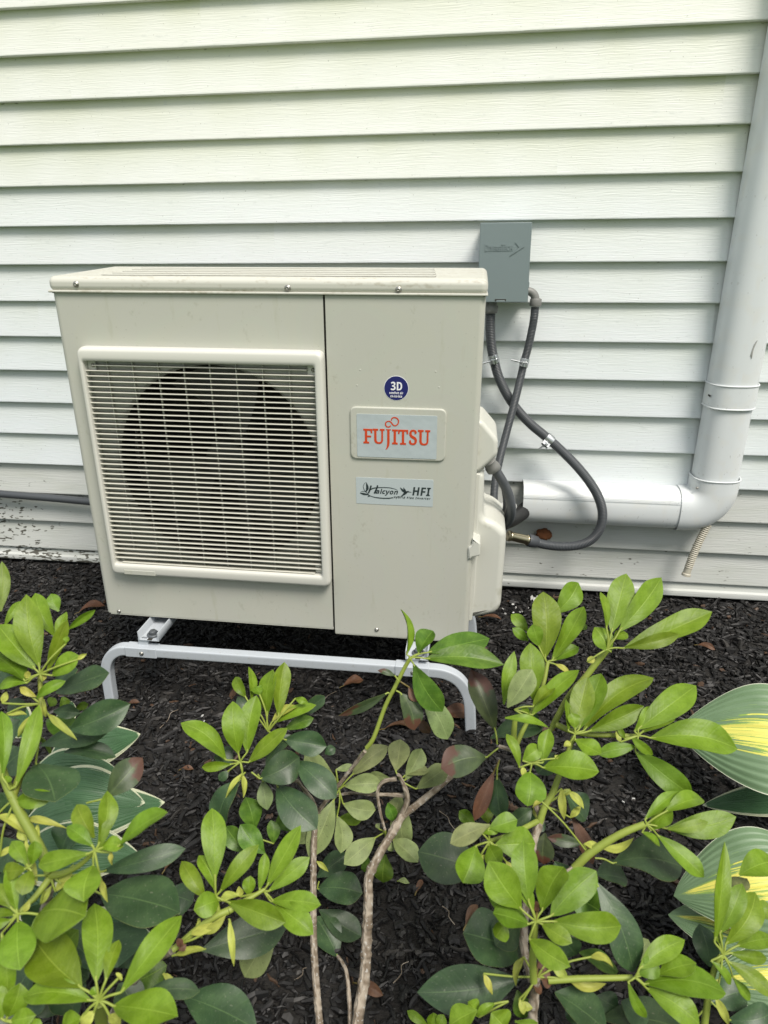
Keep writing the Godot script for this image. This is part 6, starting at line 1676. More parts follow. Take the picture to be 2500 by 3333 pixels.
	leaf(g, "leaf_new", Vector3(0.0637, 0.3838, -0.0084), Vector3(0.0788, 0.4033, -0.0271), 0.0295, Vector3(-0.26, 0.77, 0.58), Vector3.ZERO, 0.09, 0.31, -0.16)
	leaf(g, "leaf_new", Vector3(0.0594, 0.3918, -0.0002), Vector3(0.032, 0.392, 0.0056), 0.0217, Vector3(0.08, 0.94, 0.34), Vector3.ZERO, 0.02, 0.15, 0.02)
	leaf(g, "leaf_new", Vector3(0.0717, 0.3898, -0.0011), Vector3(0.0943, 0.3836, -0.002), 0.0180, Vector3(0.25, 0.82, 0.51), Vector3.ZERO, 0.06, 0.55, -0.18)
	leaf(g, "leaf_new", Vector3(0.0608, 0.4059, 0.0702), Vector3(0.0675, 0.4292, 0.0514), 0.0256, Vector3(0.71, 0.31, 0.63), Vector3(0.0591, 0.4025, 0.0719), 0.12, 0.36, 0.13)
	leaf(g, "leaf_new", Vector3(0.0553, 0.4043, 0.0717), Vector3(0.038, 0.4255, 0.0547), 0.0198, Vector3(0.59, 0.74, 0.32), Vector3(0.0591, 0.4025, 0.0719), 0.10, 0.38, -0.14)
	leaf(g, "leaf_new", Vector3(0.0646, 0.4025, 0.0711), Vector3(0.0877, 0.406, 0.0649), 0.0182, Vector3(-0.00, 0.87, 0.49), Vector3(0.0591, 0.4025, 0.0719), 0.05, 0.50, -0.19)
	leaf(g, "leaf_new", Vector3(0.0741, 0.3972, 0.0719), Vector3(0.0975, 0.3934, 0.0718), 0.0179, Vector3(0.16, 0.98, 0.12), Vector3(0.0591, 0.4025, 0.0719), 0.10, 0.41, -0.18)
	leaf(g, "leaf_new", Vector3(0.0493, 0.5133, -0.0162), Vector3(0.0246, 0.5297, -0.0295), 0.0159, Vector3(0.20, 0.78, 0.59), Vector3(0.0494, 0.5114, -0.0155), 0.12, 0.28, 0.08)
	leaf(g, "leaf_new", Vector3(0.0533, 0.5132, -0.0168), Vector3(0.0525, 0.5323, -0.0308), 0.0150, Vector3(0.84, 0.34, 0.42), Vector3(0.0494, 0.5114, -0.0155), 0.02, 0.43, 0.18)
	leaf(g, "leaf_new", Vector3(0.0475, 0.5096, -0.0145), Vector3(0.0241, 0.508, -0.0105), 0.0176, Vector3(0.10, 0.53, 0.84), Vector3(0.0494, 0.5114, -0.0155), 0.07, 0.21, -0.10)
	leaf(g, "leaf_new", Vector3(0.0535, 0.5077, -0.0145), Vector3(0.0575, 0.502, 0.0091), 0.0186, Vector3(0.44, 0.89, 0.14), Vector3(0.0494, 0.5114, -0.0155), 0.10, 0.25, -0.09)


func fill_2(g: Node3D) -> void:
	stem(g, [Vector3(-0.0199, 0.1616, 0.0908), Vector3(-0.0223, 0.2029, 0.0813), Vector3(-0.0218, 0.241, 0.0727), Vector3(-0.0219, 0.2633, 0.0708)], 0.0065, 0.0055)
	stem(g, [Vector3(-0.0269, 0.2787, 0.087), Vector3(-0.03, 0.308, 0.0826), Vector3(-0.0305, 0.3368, 0.078), Vector3(-0.0309, 0.3628, 0.0746)], 0.0046, 0.0040, true)
	stem(g, [Vector3(-0.0066, 0.2591, 0.0704), Vector3(0.0284, 0.2642, 0.067), Vector3(0.0631, 0.2681, 0.0642), Vector3(0.0949, 0.2717, 0.0618)], 0.0042, 0.0033, true)
	stem(g, [Vector3(-0.0234, 0.2377, 0.0598), Vector3(-0.0335, 0.2505, 0.0232), Vector3(-0.0299, 0.2774, -0.0212), Vector3(-0.0208, 0.3223, -0.0738), Vector3(-0.0065, 0.3359, -0.1141)], 0.0057, 0.0055, false, Color(0.8, 0.8, 0.6))
	stem(g, [Vector3(-0.0187, 0.3078, -0.0899), Vector3(-0.0125, 0.3271, -0.1006), Vector3(-0.0032, 0.3554, -0.1154), Vector3(0.0073, 0.3719, -0.1255), Vector3(0.0188, 0.4033, -0.1419), Vector3(0.029, 0.4288, -0.1557), Vector3(0.0349, 0.444, -0.1647)], 0.0058, 0.0032, true)
	stem(g, [Vector3(-0.0063, 0.3323, -0.1127), Vector3(-0.0335, 0.3825, -0.1441), Vector3(-0.0468, 0.4034, -0.1655), Vector3(-0.0696, 0.4035, -0.1768)], 0.0042, 0.0030, false, Color(0.7, 0.6, 0.5))
	stem(g, [Vector3(-0.0503, 0.4143, -0.1622), Vector3(-0.0505, 0.4421, -0.1682), Vector3(-0.0498, 0.4652, -0.1724)], 0.0049, 0.0036, true)
	stem(g, [Vector3(-0.0453, 0.4203, -0.1654), Vector3(-0.0373, 0.4386, -0.1741), Vector3(-0.0298, 0.4523, -0.1808)], 0.0040, 0.0030, true)
	stem(g, [Vector3(-0.0298, 0.4523, -0.1808), Vector3(-0.011, 0.487, -0.2087), Vector3(-0.0024, 0.5212, -0.235)], 0.0036, 0.0030, true)
	stem(g, [Vector3(0.0113, 0.4473, -0.1845), Vector3(0.0318, 0.443, -0.1775), Vector3(0.0565, 0.4434, -0.1729), Vector3(0.0904, 0.4467, -0.1709), Vector3(0.1252, 0.4501, -0.169)], 0.0043, 0.0032, true)
	stem(g, [Vector3(0.0092, 0.4308, -0.1992), Vector3(0.0299, 0.4742, -0.2146), Vector3(0.0541, 0.5065, -0.2259), Vector3(0.0688, 0.5293, -0.232), Vector3(0.0817, 0.5489, -0.2364)], 0.0047, 0.0049, true)
	stem(g, [Vector3(-0.0248, 0.4, -0.149), Vector3(-0.0175, 0.3987, -0.1604), Vector3(-0.0074, 0.4099, -0.1774), Vector3(0.0092, 0.4308, -0.1992)], 0.0036, 0.0037, true)
	stem(g, [Vector3(0.0343, 0.3189, -0.0474), Vector3(0.0506, 0.3399, -0.0529), Vector3(0.0727, 0.3592, -0.0585), Vector3(0.0947, 0.3756, -0.0629), Vector3(0.1209, 0.3899, -0.0671)], 0.0061, 0.0042, true)
	stem(g, [Vector3(-0.0112, 0.29, -0.0072), Vector3(0.0067, 0.3084, -0.0282), Vector3(0.0343, 0.3189, -0.0474)], 0.0045, 0.0052, false, Color(0.7, 0.7, 0.4))
	stem(g, [Vector3(-0.015, 0.3461, -0.0953), Vector3(-0.0541, 0.3536, -0.0602), Vector3(-0.084, 0.3704, -0.0302)], 0.0041, 0.0030, true)
	leaf(g, "leaf_new", Vector3(0.0344, 0.4598, -0.1602), Vector3(0.055, 0.5116, -0.2173), 0.0342, Vector3(0.11, 0.72, 0.69), Vector3(0.0347, 0.4539, -0.1578), 0.02, 0.30, 0.20)
	leaf(g, "leaf_new", Vector3(0.0401, 0.4607, -0.1614), Vector3(0.0764, 0.5109, -0.2309), 0.0337, Vector3(-0.21, 0.84, 0.50), Vector3(0.0347, 0.4539, -0.1578), 0.04, 0.44, -0.02)
	leaf(g, "leaf_new", Vector3(0.0466, 0.4582, -0.1613), Vector3(0.1503, 0.5147, -0.232), 0.0363, Vector3(-0.30, 0.91, 0.29), Vector3(0.0347, 0.4539, -0.1578), 0.07, 0.52, -0.19)
	leaf(g, "leaf_new", Vector3(0.0542, 0.4576, -0.1621), Vector3(0.1323, 0.4866, -0.1919), 0.0289, Vector3(0.13, 0.52, 0.84), Vector3(0.0347, 0.4539, -0.1578), 0.05, 0.50, 0.00)
	leaf(g, "leaf_new", Vector3(0.0344, 0.4613, -0.1608), Vector3(0.0296, 0.4781, -0.1737), 0.0195, Vector3(0.21, 0.63, 0.75), Vector3(0.0347, 0.4539, -0.1578), 0.07, 0.43, 0.05)
	leaf(g, "leaf_new", Vector3(0.035, 0.4471, -0.155), Vector3(0.0693, 0.4412, -0.1356), 0.0306, Vector3(0.03, 0.97, 0.24), Vector3(0.0347, 0.4539, -0.1578), 0.03, 0.34, 0.17)
	leaf(g, "leaf_new", Vector3(0.025, 0.4584, -0.1583), Vector3(0.021, 0.4924, -0.1846), 0.0146, Vector3(0.64, 0.51, 0.57), Vector3(0.0347, 0.4539, -0.1578), 0.03, 0.34, 0.10)
	leaf(g, "leaf_bract", Vector3(0.0289, 0.4436, -0.1527), Vector3(0.0192, 0.4398, -0.1466), 0.0089, Vector3(0.20, 0.67, 0.72), Vector3(0.0347, 0.4539, -0.1578), 0.13, 0.54, -0.75)
	leaf(g, "leaf_new", Vector3(0.1222, 0.4667, -0.1645), Vector3(0.2134, 0.5089, -0.2276), 0.0402, Vector3(-0.08, 0.88, 0.48), Vector3(0.1226, 0.4579, -0.1609), 0.07, 0.22, -0.07)
	leaf(g, "leaf_new", Vector3(0.1277, 0.4625, -0.1636), Vector3(0.1761, 0.4787, -0.1874), 0.0223, Vector3(-0.10, 0.90, 0.41), Vector3(0.1226, 0.4579, -0.1609), 0.13, 0.51, 0.05)
	leaf(g, "leaf_new", Vector3(0.117, 0.4638, -0.1626), Vector3(0.1392, 0.4877, -0.1903), 0.0168, Vector3(0.30, 0.59, 0.75), Vector3(0.1226, 0.4579, -0.1609), 0.10, 0.20, 0.17)
	leaf(g, "leaf_new", Vector3(0.14, 0.4548, -0.1621), Vector3(0.2587, 0.4455, -0.1641), 0.0470, Vector3(0.08, 0.87, 0.49), Vector3(0.1226, 0.4579, -0.1609), 0.14, 0.55, -0.05)
	leaf(g, "leaf_new", Vector3(0.1195, 0.4374, -0.152), Vector3(0.1935, 0.4003, -0.1144), 0.0341, Vector3(-0.08, 0.63, 0.77), Vector3(0.1226, 0.4579, -0.1609), 0.11, 0.35, -0.10)
	leaf(g, "leaf_new", Vector3(0.1133, 0.4562, -0.1589), Vector3(0.1419, 0.4394, -0.1446), 0.0142, Vector3(-0.17, 0.46, 0.87), Vector3(0.1226, 0.4579, -0.1609), 0.14, 0.32, -0.11)
	leaf(g, "leaf_new", Vector3(0.1204, 0.4438, -0.1548), Vector3(0.0653, 0.4355, -0.1414), 0.0202, Vector3(0.07, 0.70, 0.71), Vector3(0.1226, 0.4579, -0.1609), 0.05, 0.17, 0.14)
	leaf(g, "leaf_new", Vector3(0.1039, 0.4542, -0.1568), Vector3(0.0948, 0.4654, -0.1659), 0.0085, Vector3(-0.22, 0.50, 0.84), Vector3(0.1226, 0.4579, -0.1609), 0.08, 0.40, 0.00)
	leaf(g, "leaf_bract", Vector3(0.0979, 0.4499, -0.1541), Vector3(0.0923, 0.4604, -0.1644), 0.0077, Vector3(-0.10, 0.67, 0.74), Vector3(0.1226, 0.4579, -0.1609), 0.11, 0.22, -0.82)
	leaf(g, "leaf_new", Vector3(0.0832, 0.557, -0.2182), Vector3(0.0612, 0.5853, -0.2389), 0.0335, Vector3(0.21, 0.68, 0.70), Vector3(0.0775, 0.5612, -0.2191), 0.08, 0.17, -0.12)
	leaf(g, "leaf_new", Vector3(0.0829, 0.5839, -0.2293), Vector3(0.1082, 0.6512, -0.2934), 0.0375, Vector3(-0.12, 0.71, 0.70), Vector3(0.0775, 0.5612, -0.2191), 0.01, 0.20, -0.14)
	leaf(g, "leaf_new", Vector3(0.094, 0.585, -0.2313), Vector3(0.1613, 0.6433, -0.2976), 0.0378, Vector3(0.19, 0.64, 0.75), Vector3(0.0775, 0.5612, -0.2191), 0.04, 0.18, -0.17)
	leaf(g, "leaf_new", Vector3(0.0752, 0.5902, -0.2308), Vector3(0.068, 0.6278, -0.2678), 0.0159, Vector3(0.42, 0.68, 0.61), Vector3(0.0775, 0.5612, -0.2191), 0.12, 0.26, -0.15)
	leaf(g, "leaf_new", Vector3(0.1021, 0.5622, -0.223), Vector3(0.2303, 0.6055, -0.2698), 0.0380, Vector3(-0.12, 0.87, 0.47), Vector3(0.0775, 0.5612, -0.2191), 0.03, 0.46, -0.00)
	leaf(g, "leaf_new", Vector3(0.0984, 0.5744, -0.2057), Vector3(0.175, 0.5923, -0.2213), 0.0201, Vector3(0.06, 0.50, 0.87), Vector3.ZERO, 0.11, 0.46, 0.18)
	leaf(g, "leaf_new", Vector3(0.0865, 0.5749, -0.226), Vector3(0.1069, 0.58, -0.2336), 0.0208, Vector3(-0.19, 0.97, 0.13), Vector3(0.0775, 0.5612, -0.2191), 0.09, 0.27, -0.20)
	leaf(g, "leaf_bract", Vector3(0.0495, 0.5441, -0.2081), Vector3(0.0607, 0.5492, -0.2132), 0.0101, Vector3(-0.05, 0.76, 0.65), Vector3(0.0775, 0.5612, -0.2191), 0.07, 0.31, -0.02)
	leaf(g, "leaf_new", Vector3(-0.0066, 0.5268, -0.2367), Vector3(-0.0103, 0.6049, -0.3012), 0.0448, Vector3(0.03, 0.64, 0.77), Vector3(-0.0043, 0.5206, -0.2344), 0.09, 0.29, -0.05)
	leaf(g, "leaf_new", Vector3(0.0097, 0.5733, -0.291), Vector3(0.046, 0.612, -0.3255), 0.0369, Vector3(0.13, 0.59, 0.80), Vector3.ZERO, 0.05, 0.21, -0.22)
	leaf(g, "leaf_new", Vector3(0.0042, 0.5236, -0.2369), Vector3(0.0486, 0.5909, -0.2928), 0.0303, Vector3(-0.51, 0.72, 0.46), Vector3(-0.0043, 0.5206, -0.2344), 0.01, 0.28, -0.12)
	leaf(g, "leaf_new", Vector3(-0.0167, 0.5431, -0.242), Vector3(-0.0267, 0.5695, -0.2601), 0.0244, Vector3(-0.17, 0.51, 0.84), Vector3(-0.0043, 0.5206, -0.2344), 0.11, 0.24, 0.19)
	leaf(g, "leaf_new", Vector3(0.0082, 0.5236, -0.2374), Vector3(0.0438, 0.5397, -0.2521), 0.0209, Vector3(-0.20, 0.86, 0.46), Vector3(-0.0043, 0.5206, -0.2344), 0.11, 0.46, -0.01)
	leaf(g, "leaf_new", Vector3(-0.0308, 0.5433, -0.2838), Vector3(-0.0569, 0.5625, -0.2998), 0.0201, Vector3(0.08, 0.70, 0.71), Vector3.ZERO, 0.04, 0.35, 0.02)
	leaf(g, "leaf_new", Vector3(-0.0303, 0.5343, -0.2692), Vector3(-0.0557, 0.551, -0.2762), 0.0160, Vector3(0.21, 0.64, 0.74), Vector3.ZERO, 0.06, 0.35, 0.01)
	leaf(g, "leaf_new", Vector3(0.0377, 0.5474, -0.2842), Vector3(0.0593, 0.5538, -0.2948), 0.0178, Vector3(-0.15, 0.95, 0.27), Vector3.ZERO, 0.10, 0.28, -0.10)
	leaf(g, "leaf_bract", Vector3(0.0085, 0.5179, -0.2352), Vector3(0.0317, 0.5028, -0.2254), 0.0093, Vector3(0.27, 0.78, 0.57), Vector3(-0.0043, 0.5206, -0.2344), 0.20, 0.21, 0.11)
	leaf(g, "leaf_new", Vector3(-0.0239, 0.4806, -0.1933), Vector3(-0.0296, 0.5482, -0.2423), 0.0371, Vector3(-0.01, 0.59, 0.81), Vector3.ZERO, 0.08, 0.28, -0.21)
	leaf(g, "leaf_pale", Vector3(-0.064, 0.4968, -0.1508), Vector3(-0.0312, 0.5466, -0.176), 0.0335, Vector3(-0.23, 0.56, 0.80), Vector3.ZERO, 0.07, 0.54, -0.19)
	leaf(g, "leaf_new", Vector3(-0.068, 0.4878, -0.1683), Vector3(-0.0531, 0.5475, -0.2179), 0.0205, Vector3(0.32, 0.56, 0.77), Vector3.ZERO, 0.04, 0.27, 0.17)
	leaf(g, "leaf_new", Vector3(-0.0263, 0.4736, -0.1683), Vector3(0.0412, 0.5214, -0.2173), 0.0273, Vector3(-0.12, 0.79, 0.60), Vector3(-0.0523, 0.4808, -0.1676), 0.08, 0.36, 0.50)
	leaf(g, "leaf_new", Vector3(-0.0256, 0.485, -0.1731), Vector3(0.0066, 0.5063, -0.198), 0.0200, Vector3(-0.40, 0.88, 0.24), Vector3(-0.0523, 0.4808, -0.1676), 0.12, 0.56, 0.05)
	leaf(g, "leaf_new", Vector3(-0.0671, 0.4897, -0.1365), Vector3(-0.0069, 0.4844, -0.1326), 0.0136, Vector3(0.03, 0.81, 0.59), Vector3.ZERO, 0.10, 0.29, 0.60)
	leaf(g, "leaf_new", Vector3(-0.0319, 0.4701, -0.166), Vector3(-0.0387, 0.4823, -0.1749), 0.0125, Vector3(-0.23, 0.49, 0.84), Vector3(-0.0523, 0.4808, -0.1676), 0.14, 0.45, 0.09)
	leaf(g, "leaf_new", Vector3(-0.0291, 0.4189, -0.1125), Vector3(-0.0326, 0.3986, -0.0709), 0.0434, Vector3(0.26, 0.86, 0.44), Vector3(-0.0274, 0.4305, -0.1176), 0.10, 0.42, -0.19)
	leaf(g, "leaf_new", Vector3(-0.0107, 0.4242, -0.1173), Vector3(0.0632, 0.4314, -0.1089), 0.0448, Vector3(-0.12, 0.97, 0.22), Vector3(-0.0274, 0.4305, -0.1176), 0.11, 0.48, -0.01)
	leaf(g, "leaf_new", Vector3(-0.0119, 0.4306, -0.1198), Vector3(-0.003, 0.4611, -0.1555), 0.0223, Vector3(-0.08, 0.77, 0.63), Vector3(-0.0274, 0.4305, -0.1176), 0.09, 0.58, -0.08)
	leaf(g, "leaf_new", Vector3(-0.04, 0.4335, -0.117), Vector3(-0.0136, 0.4468, -0.1345), 0.0234, Vector3(0.18, 0.64, 0.75), Vector3(-0.0274, 0.4305, -0.1176), 0.10, 0.38, 0.13)
	leaf(g, "leaf_new", Vector3(-0.0442, 0.4248, -0.1129), Vector3(-0.0637, 0.4564, -0.1425), 0.0147, Vector3(0.26, 0.74, 0.62), Vector3(-0.0274, 0.4305, -0.1176), 0.15, 0.41, 0.09)
	leaf(g, "leaf_bract", Vector3(-0.0396, 0.4262, -0.1141), Vector3(-0.0377, 0.4142, -0.1058), 0.0082, Vector3(-0.04, 0.56, 0.83), Vector3(-0.0274, 0.4305, -0.1176), 0.09, 0.54, 0.46)
	leaf(g, "leaf_bract", Vector3(0.0049, 0.436, -0.1244), Vector3(0.0111, 0.439, -0.1276), 0.0069, Vector3(-0.23, 0.89, 0.40), Vector3(-0.0274, 0.4305, -0.1176), 0.10, 0.44, 0.66)
	leaf(g, "leaf_old", Vector3(-0.0821, 0.3938, -0.2038), Vector3(-0.0001, 0.4031, -0.2288), 0.0451, Vector3(-0.10, 0.99, 0.04), Vector3.ZERO, 0.10, 0.39, -0.20)
	leaf(g, "leaf_red_tipped", Vector3(-0.0872, 0.3887, -0.1683), Vector3(-0.1549, 0.3884, -0.1368), 0.0488, Vector3(0.21, 0.86, 0.46), Vector3(-0.0695, 0.4019, -0.1762), 0.08, 0.17, -0.14)
	leaf(g, "leaf_dead", Vector3(-0.0762, 0.3677, -0.1611), Vector3(-0.1025, 0.3147, -0.1137), 0.0224, Vector3(0.06, 0.65, 0.76), Vector3(-0.0687, 0.3848, -0.1692), 0.04, 0.44, 0.03)
	leaf(g, "leaf_old", Vector3(-0.0709, 0.3599, -0.1586), Vector3(-0.0633, 0.3233, -0.1118), 0.0373, Vector3(-0.56, 0.61, 0.57), Vector3(-0.0687, 0.3848, -0.1692), 0.06, 0.26, -0.06)
	leaf(g, "leaf_red_tipped", Vector3(-0.0766, 0.4253, -0.1849), Vector3(-0.1184, 0.4991, -0.2313), 0.0392, Vector3(0.23, 0.61, 0.76), Vector3(-0.073, 0.4066, -0.1777), 0.12, 0.56, -0.06)
	leaf(g, "leaf_bract", Vector3(0.0236, 0.3587, -0.1496), Vector3(0.0263, 0.3289, -0.12), 0.0121, Vector3(-0.32, 0.65, 0.69), Vector3(-0.0015, 0.336, -0.1367), 0.10, 0.36, 0.04)
	leaf(g, "leaf_bract", Vector3(0.0335, 0.3555, -0.1497), Vector3(0.0558, 0.3384, -0.1353), 0.0121, Vector3(0.02, 0.66, 0.75), Vector3(-0.0015, 0.336, -0.1367), 0.09, 0.48, 0.67)
	leaf(g, "leaf_bract", Vector3(0.0367, 0.357, -0.1508), Vector3(0.0202, 0.3475, -0.1388), 0.0102, Vector3(-0.07, 0.83, 0.56), Vector3(-0.0015, 0.336, -0.1367), 0.05, 0.53, -0.89)
	leaf(g, "leaf_bract", Vector3(0.0385, 0.3188, -0.1352), Vector3(0.0532, 0.3309, -0.1465), 0.0098, Vector3(-0.35, 0.83, 0.44), Vector3(-0.0015, 0.336, -0.1367), 0.13, 0.15, -0.06)
	leaf(g, "leaf_old", Vector3(0.0347, 0.3157, -0.188), Vector3(0.0676, 0.281, -0.1685), 0.0562, Vector3(0.62, 0.74, 0.27), Vector3.ZERO, 0.03, 0.57, 0.02)
	leaf(g, "leaf_old", Vector3(-0.0188, 0.3395, -0.1248), Vector3(-0.0475, 0.3242, -0.1048), 0.0289, Vector3(0.20, 0.61, 0.76), Vector3.ZERO, 0.07, 0.28, 0.20)
	leaf(g, "leaf_red_tipped", Vector3(-0.002, 0.3225, -0.0983), Vector3(-0.0034, 0.2929, -0.0709), 0.0325, Vector3(-0.27, 0.66, 0.70), Vector3.ZERO, 0.12, 0.26, -0.03)
	leaf(g, "leaf_old", Vector3(-0.0158, 0.2794, -0.1549), Vector3(0.0044, 0.2865, -0.1616), 0.0324, Vector3(0.09, 0.53, 0.84), Vector3.ZERO, 0.08, 0.44, 0.08)
	leaf(g, "leaf_dead", Vector3(0.0461, 0.2948, -0.1591), Vector3(0.0759, 0.2467, -0.1204), 0.0216, Vector3(0.06, 0.65, 0.76), Vector3.ZERO, 0.03, 0.16, -0.17)
	leaf(g, "leaf_red_tipped", Vector3(0.0492, 0.3162, -0.092), Vector3(0.0013, 0.3234, -0.0901), 0.0173, Vector3(0.13, 0.67, 0.73), Vector3.ZERO, 0.04, 0.28, -0.00)
	leaf(g, "leaf_dead", Vector3(0.0009, 0.3048, -0.1787), Vector3(0.0076, 0.3138, -0.1865), 0.0229, Vector3(-0.46, 0.75, 0.47), Vector3.ZERO, 0.08, 0.18, -0.18)
	leaf(g, "leaf_new", Vector3(-0.1004, 0.2705, -0.1503), Vector3(-0.1254, 0.2831, -0.1615), 0.0199, Vector3(0.10, 0.77, 0.63), Vector3.ZERO, 0.02, 0.53, 0.19)
	leaf(g, "leaf_new", Vector3(-0.0804, 0.28, -0.1461), Vector3(-0.088, 0.2972, -0.1615), 0.0267, Vector3(0.48, 0.69, 0.54), Vector3.ZERO, 0.07, 0.51, 0.04)
	leaf(g, "leaf_bract", Vector3(-0.0177, 0.3331, -0.1332), Vector3(-0.0047, 0.3195, -0.1208), 0.0075, Vector3(-0.24, 0.52, 0.82), Vector3(-0.0015, 0.336, -0.1367), 0.07, 0.34, 0.72)
	leaf(g, "leaf_pale", Vector3(-0.0855, 0.4153, -0.0158), Vector3(-0.1356, 0.4001, 0.0052), 0.0264, Vector3(-0.16, 0.94, 0.29), Vector3.ZERO, 0.03, 0.30, 0.16)
	leaf(g, "leaf_new", Vector3(-0.102, 0.3818, -0.0105), Vector3(-0.1167, 0.3643, 0.0315), 0.0402, Vector3(0.24, 0.86, 0.44), Vector3(-0.085, 0.387, -0.0151), 0.06, 0.55, 0.15)
	leaf(g, "leaf_new", Vector3(-0.0856, 0.383, -0.0133), Vector3(-0.0705, 0.3752, 0.0096), 0.0277, Vector3(-0.52, 0.65, 0.56), Vector3(-0.085, 0.387, -0.0151), 0.02, 0.27, 0.07)
	leaf(g, "leaf_new", Vector3(-0.0776, 0.3821, -0.0141), Vector3(-0.0238, 0.3795, -0.0262), 0.0414, Vector3(0.18, 0.77, 0.62), Vector3(-0.085, 0.387, -0.0151), 0.06, 0.22, -0.12)
	leaf(g, "leaf_new", Vector3(-0.0871, 0.4026, -0.0212), Vector3(-0.0499, 0.4101, -0.0335), 0.0258, Vector3(0.01, 0.84, 0.55), Vector3(-0.085, 0.387, -0.0151), 0.05, 0.33, 0.20)
	leaf(g, "leaf_new", Vector3(-0.0949, 0.3973, -0.018), Vector3(-0.0721, 0.4015, -0.0257), 0.0126, Vector3(-0.01, 0.89, 0.46), Vector3(-0.085, 0.387, -0.0151), 0.13, 0.19, -0.13)
	leaf(g, "leaf_old", Vector3(-0.0929, 0.2649, -0.0726), Vector3(-0.183, 0.2815, -0.0812), 0.0695, Vector3(0.13, 0.90, 0.42), Vector3.ZERO, 0.10, 0.35, 0.10)
	leaf(g, "leaf_bract", Vector3(-0.0997, 0.363, -0.0031), Vector3(-0.0884, 0.3689, -0.0097), 0.0070, Vector3(-0.07, 0.80, 0.59), Vector3(-0.085, 0.387, -0.0151), 0.20, 0.56, -0.27)
	leaf(g, "leaf_bract", Vector3(-0.0623, 0.3626, -0.0082), Vector3(-0.0505, 0.3532, -0.0008), 0.0071, Vector3(0.06, 0.66, 0.75), Vector3(-0.085, 0.387, -0.0151), 0.13, 0.36, 0.69)
	leaf(g, "leaf_new", Vector3(-0.0489, 0.3883, 0.0775), Vector3(-0.0886, 0.4231, 0.0469), 0.0425, Vector3(-0.08, 0.60, 0.79), Vector3(-0.0309, 0.3746, 0.0806), 0.10, 0.30, -0.09)
	leaf(g, "leaf_new", Vector3(-0.0404, 0.3959, 0.0732), Vector3(-0.0463, 0.4376, 0.024), 0.0314, Vector3(0.03, 0.76, 0.64), Vector3(-0.0309, 0.3746, 0.0806), 0.08, 0.36, 0.08)
	leaf(g, "leaf_new", Vector3(-0.0245, 0.3862, 0.075), Vector3(0.0039, 0.4066, 0.0298), 0.0418, Vector3(-0.52, 0.85, 0.06), Vector3(-0.0309, 0.3746, 0.0806), 0.14, 0.42, 0.04)
	leaf(g, "leaf_new", Vector3(-0.0139, 0.3807, 0.0757), Vector3(0.0406, 0.4115, 0.0335), 0.0364, Vector3(-0.01, 0.82, 0.58), Vector3(-0.0309, 0.3746, 0.0806), 0.04, 0.33, -0.15)
	leaf(g, "leaf_new", Vector3(-0.0348, 0.3862, 0.0764), Vector3(-0.0469, 0.4078, 0.063), 0.0149, Vector3(0.12, 0.57, 0.81), Vector3(-0.0309, 0.3746, 0.0806), 0.01, 0.16, 0.08)
	leaf(g, "leaf_new", Vector3(-0.011, 0.3745, 0.0779), Vector3(0.0693, 0.3726, 0.0716), 0.0328, Vector3(0.07, 0.80, 0.60), Vector3(-0.0309, 0.3746, 0.0806), 0.10, 0.54, 0.09)
	leaf(g, "leaf_new", Vector3(-0.0238, 0.3717, 0.0808), Vector3(0.0088, 0.3701, 0.0987), 0.0203, Vector3(-0.19, 0.89, 0.42), Vector3(-0.0309, 0.3746, 0.0806), 0.10, 0.27, 0.17)
	leaf(g, "leaf_new", Vector3(-0.0393, 0.3718, 0.083), Vector3(-0.0805, 0.3852, 0.0832), 0.0388, Vector3(0.31, 0.95, -0.02), Vector3(-0.0309, 0.3746, 0.0806), 0.03, 0.51, -0.09)
	leaf(g, "leaf_new", Vector3(-0.0506, 0.3681, 0.0534), Vector3(-0.0855, 0.3712, 0.0543), 0.0266, Vector3(0.09, 0.88, 0.46), Vector3.ZERO, 0.06, 0.57, 0.07)
	leaf(g, "leaf_new", Vector3(-0.0378, 0.3554, 0.0895), Vector3(0.0062, 0.355, 0.1163), 0.0264, Vector3(-0.28, 0.83, 0.48), Vector3(-0.0309, 0.3746, 0.0806), 0.10, 0.26, -0.19)
	leaf(g, "leaf_new", Vector3(-0.0635, 0.3467, 0.064), Vector3(-0.0766, 0.3365, 0.0783), 0.0258, Vector3(0.33, 0.60, 0.73), Vector3.ZERO, 0.10, 0.52, 0.21)
	leaf(g, "leaf_dead", Vector3(-0.0301, 0.3843, 0.0765), Vector3(-0.0315, 0.3928, 0.0689), 0.0090, Vector3(-0.53, 0.52, 0.68), Vector3(-0.0309, 0.3746, 0.0806), 0.08, 0.31, 0.11)
	leaf(g, "leaf_old", Vector3(-0.032, 0.2325, 0.0195), Vector3(-0.1142, 0.2662, 0.028), 0.0721, Vector3(0.39, 0.91, 0.13), Vector3(-0.0255, 0.2187, 0.0243), 0.11, 0.39, 0.04)
	leaf(g, "leaf_old", Vector3(-0.0404, 0.2405, 0.061), Vector3(-0.1688, 0.2292, 0.0872), 0.0560, Vector3(0.04, 0.84, 0.55), Vector3.ZERO, 0.03, 0.46, -0.07)
	leaf(g, "leaf_old", Vector3(0.0533, 0.3457, -0.0066), Vector3(0.098, 0.2762, 0.0595), 0.0448, Vector3(0.10, 0.72, 0.69), Vector3(0.0401, 0.3543, -0.0083), 0.06, 0.21, 0.11)
	leaf(g, "leaf_old", Vector3(0.0874, 0.316, -0.0645), Vector3(0.1794, 0.3149, -0.0687), 0.0702, Vector3(0.00, 0.99, -0.16), Vector3(0.0628, 0.3227, -0.0639), 0.11, 0.27, -0.22)
	leaf(g, "leaf_old", Vector3(0.0724, 0.2756, -0.0785), Vector3(0.1153, 0.2688, -0.0798), 0.0528, Vector3(0.15, 0.97, -0.22), Vector3.ZERO, 0.04, 0.46, -0.03)
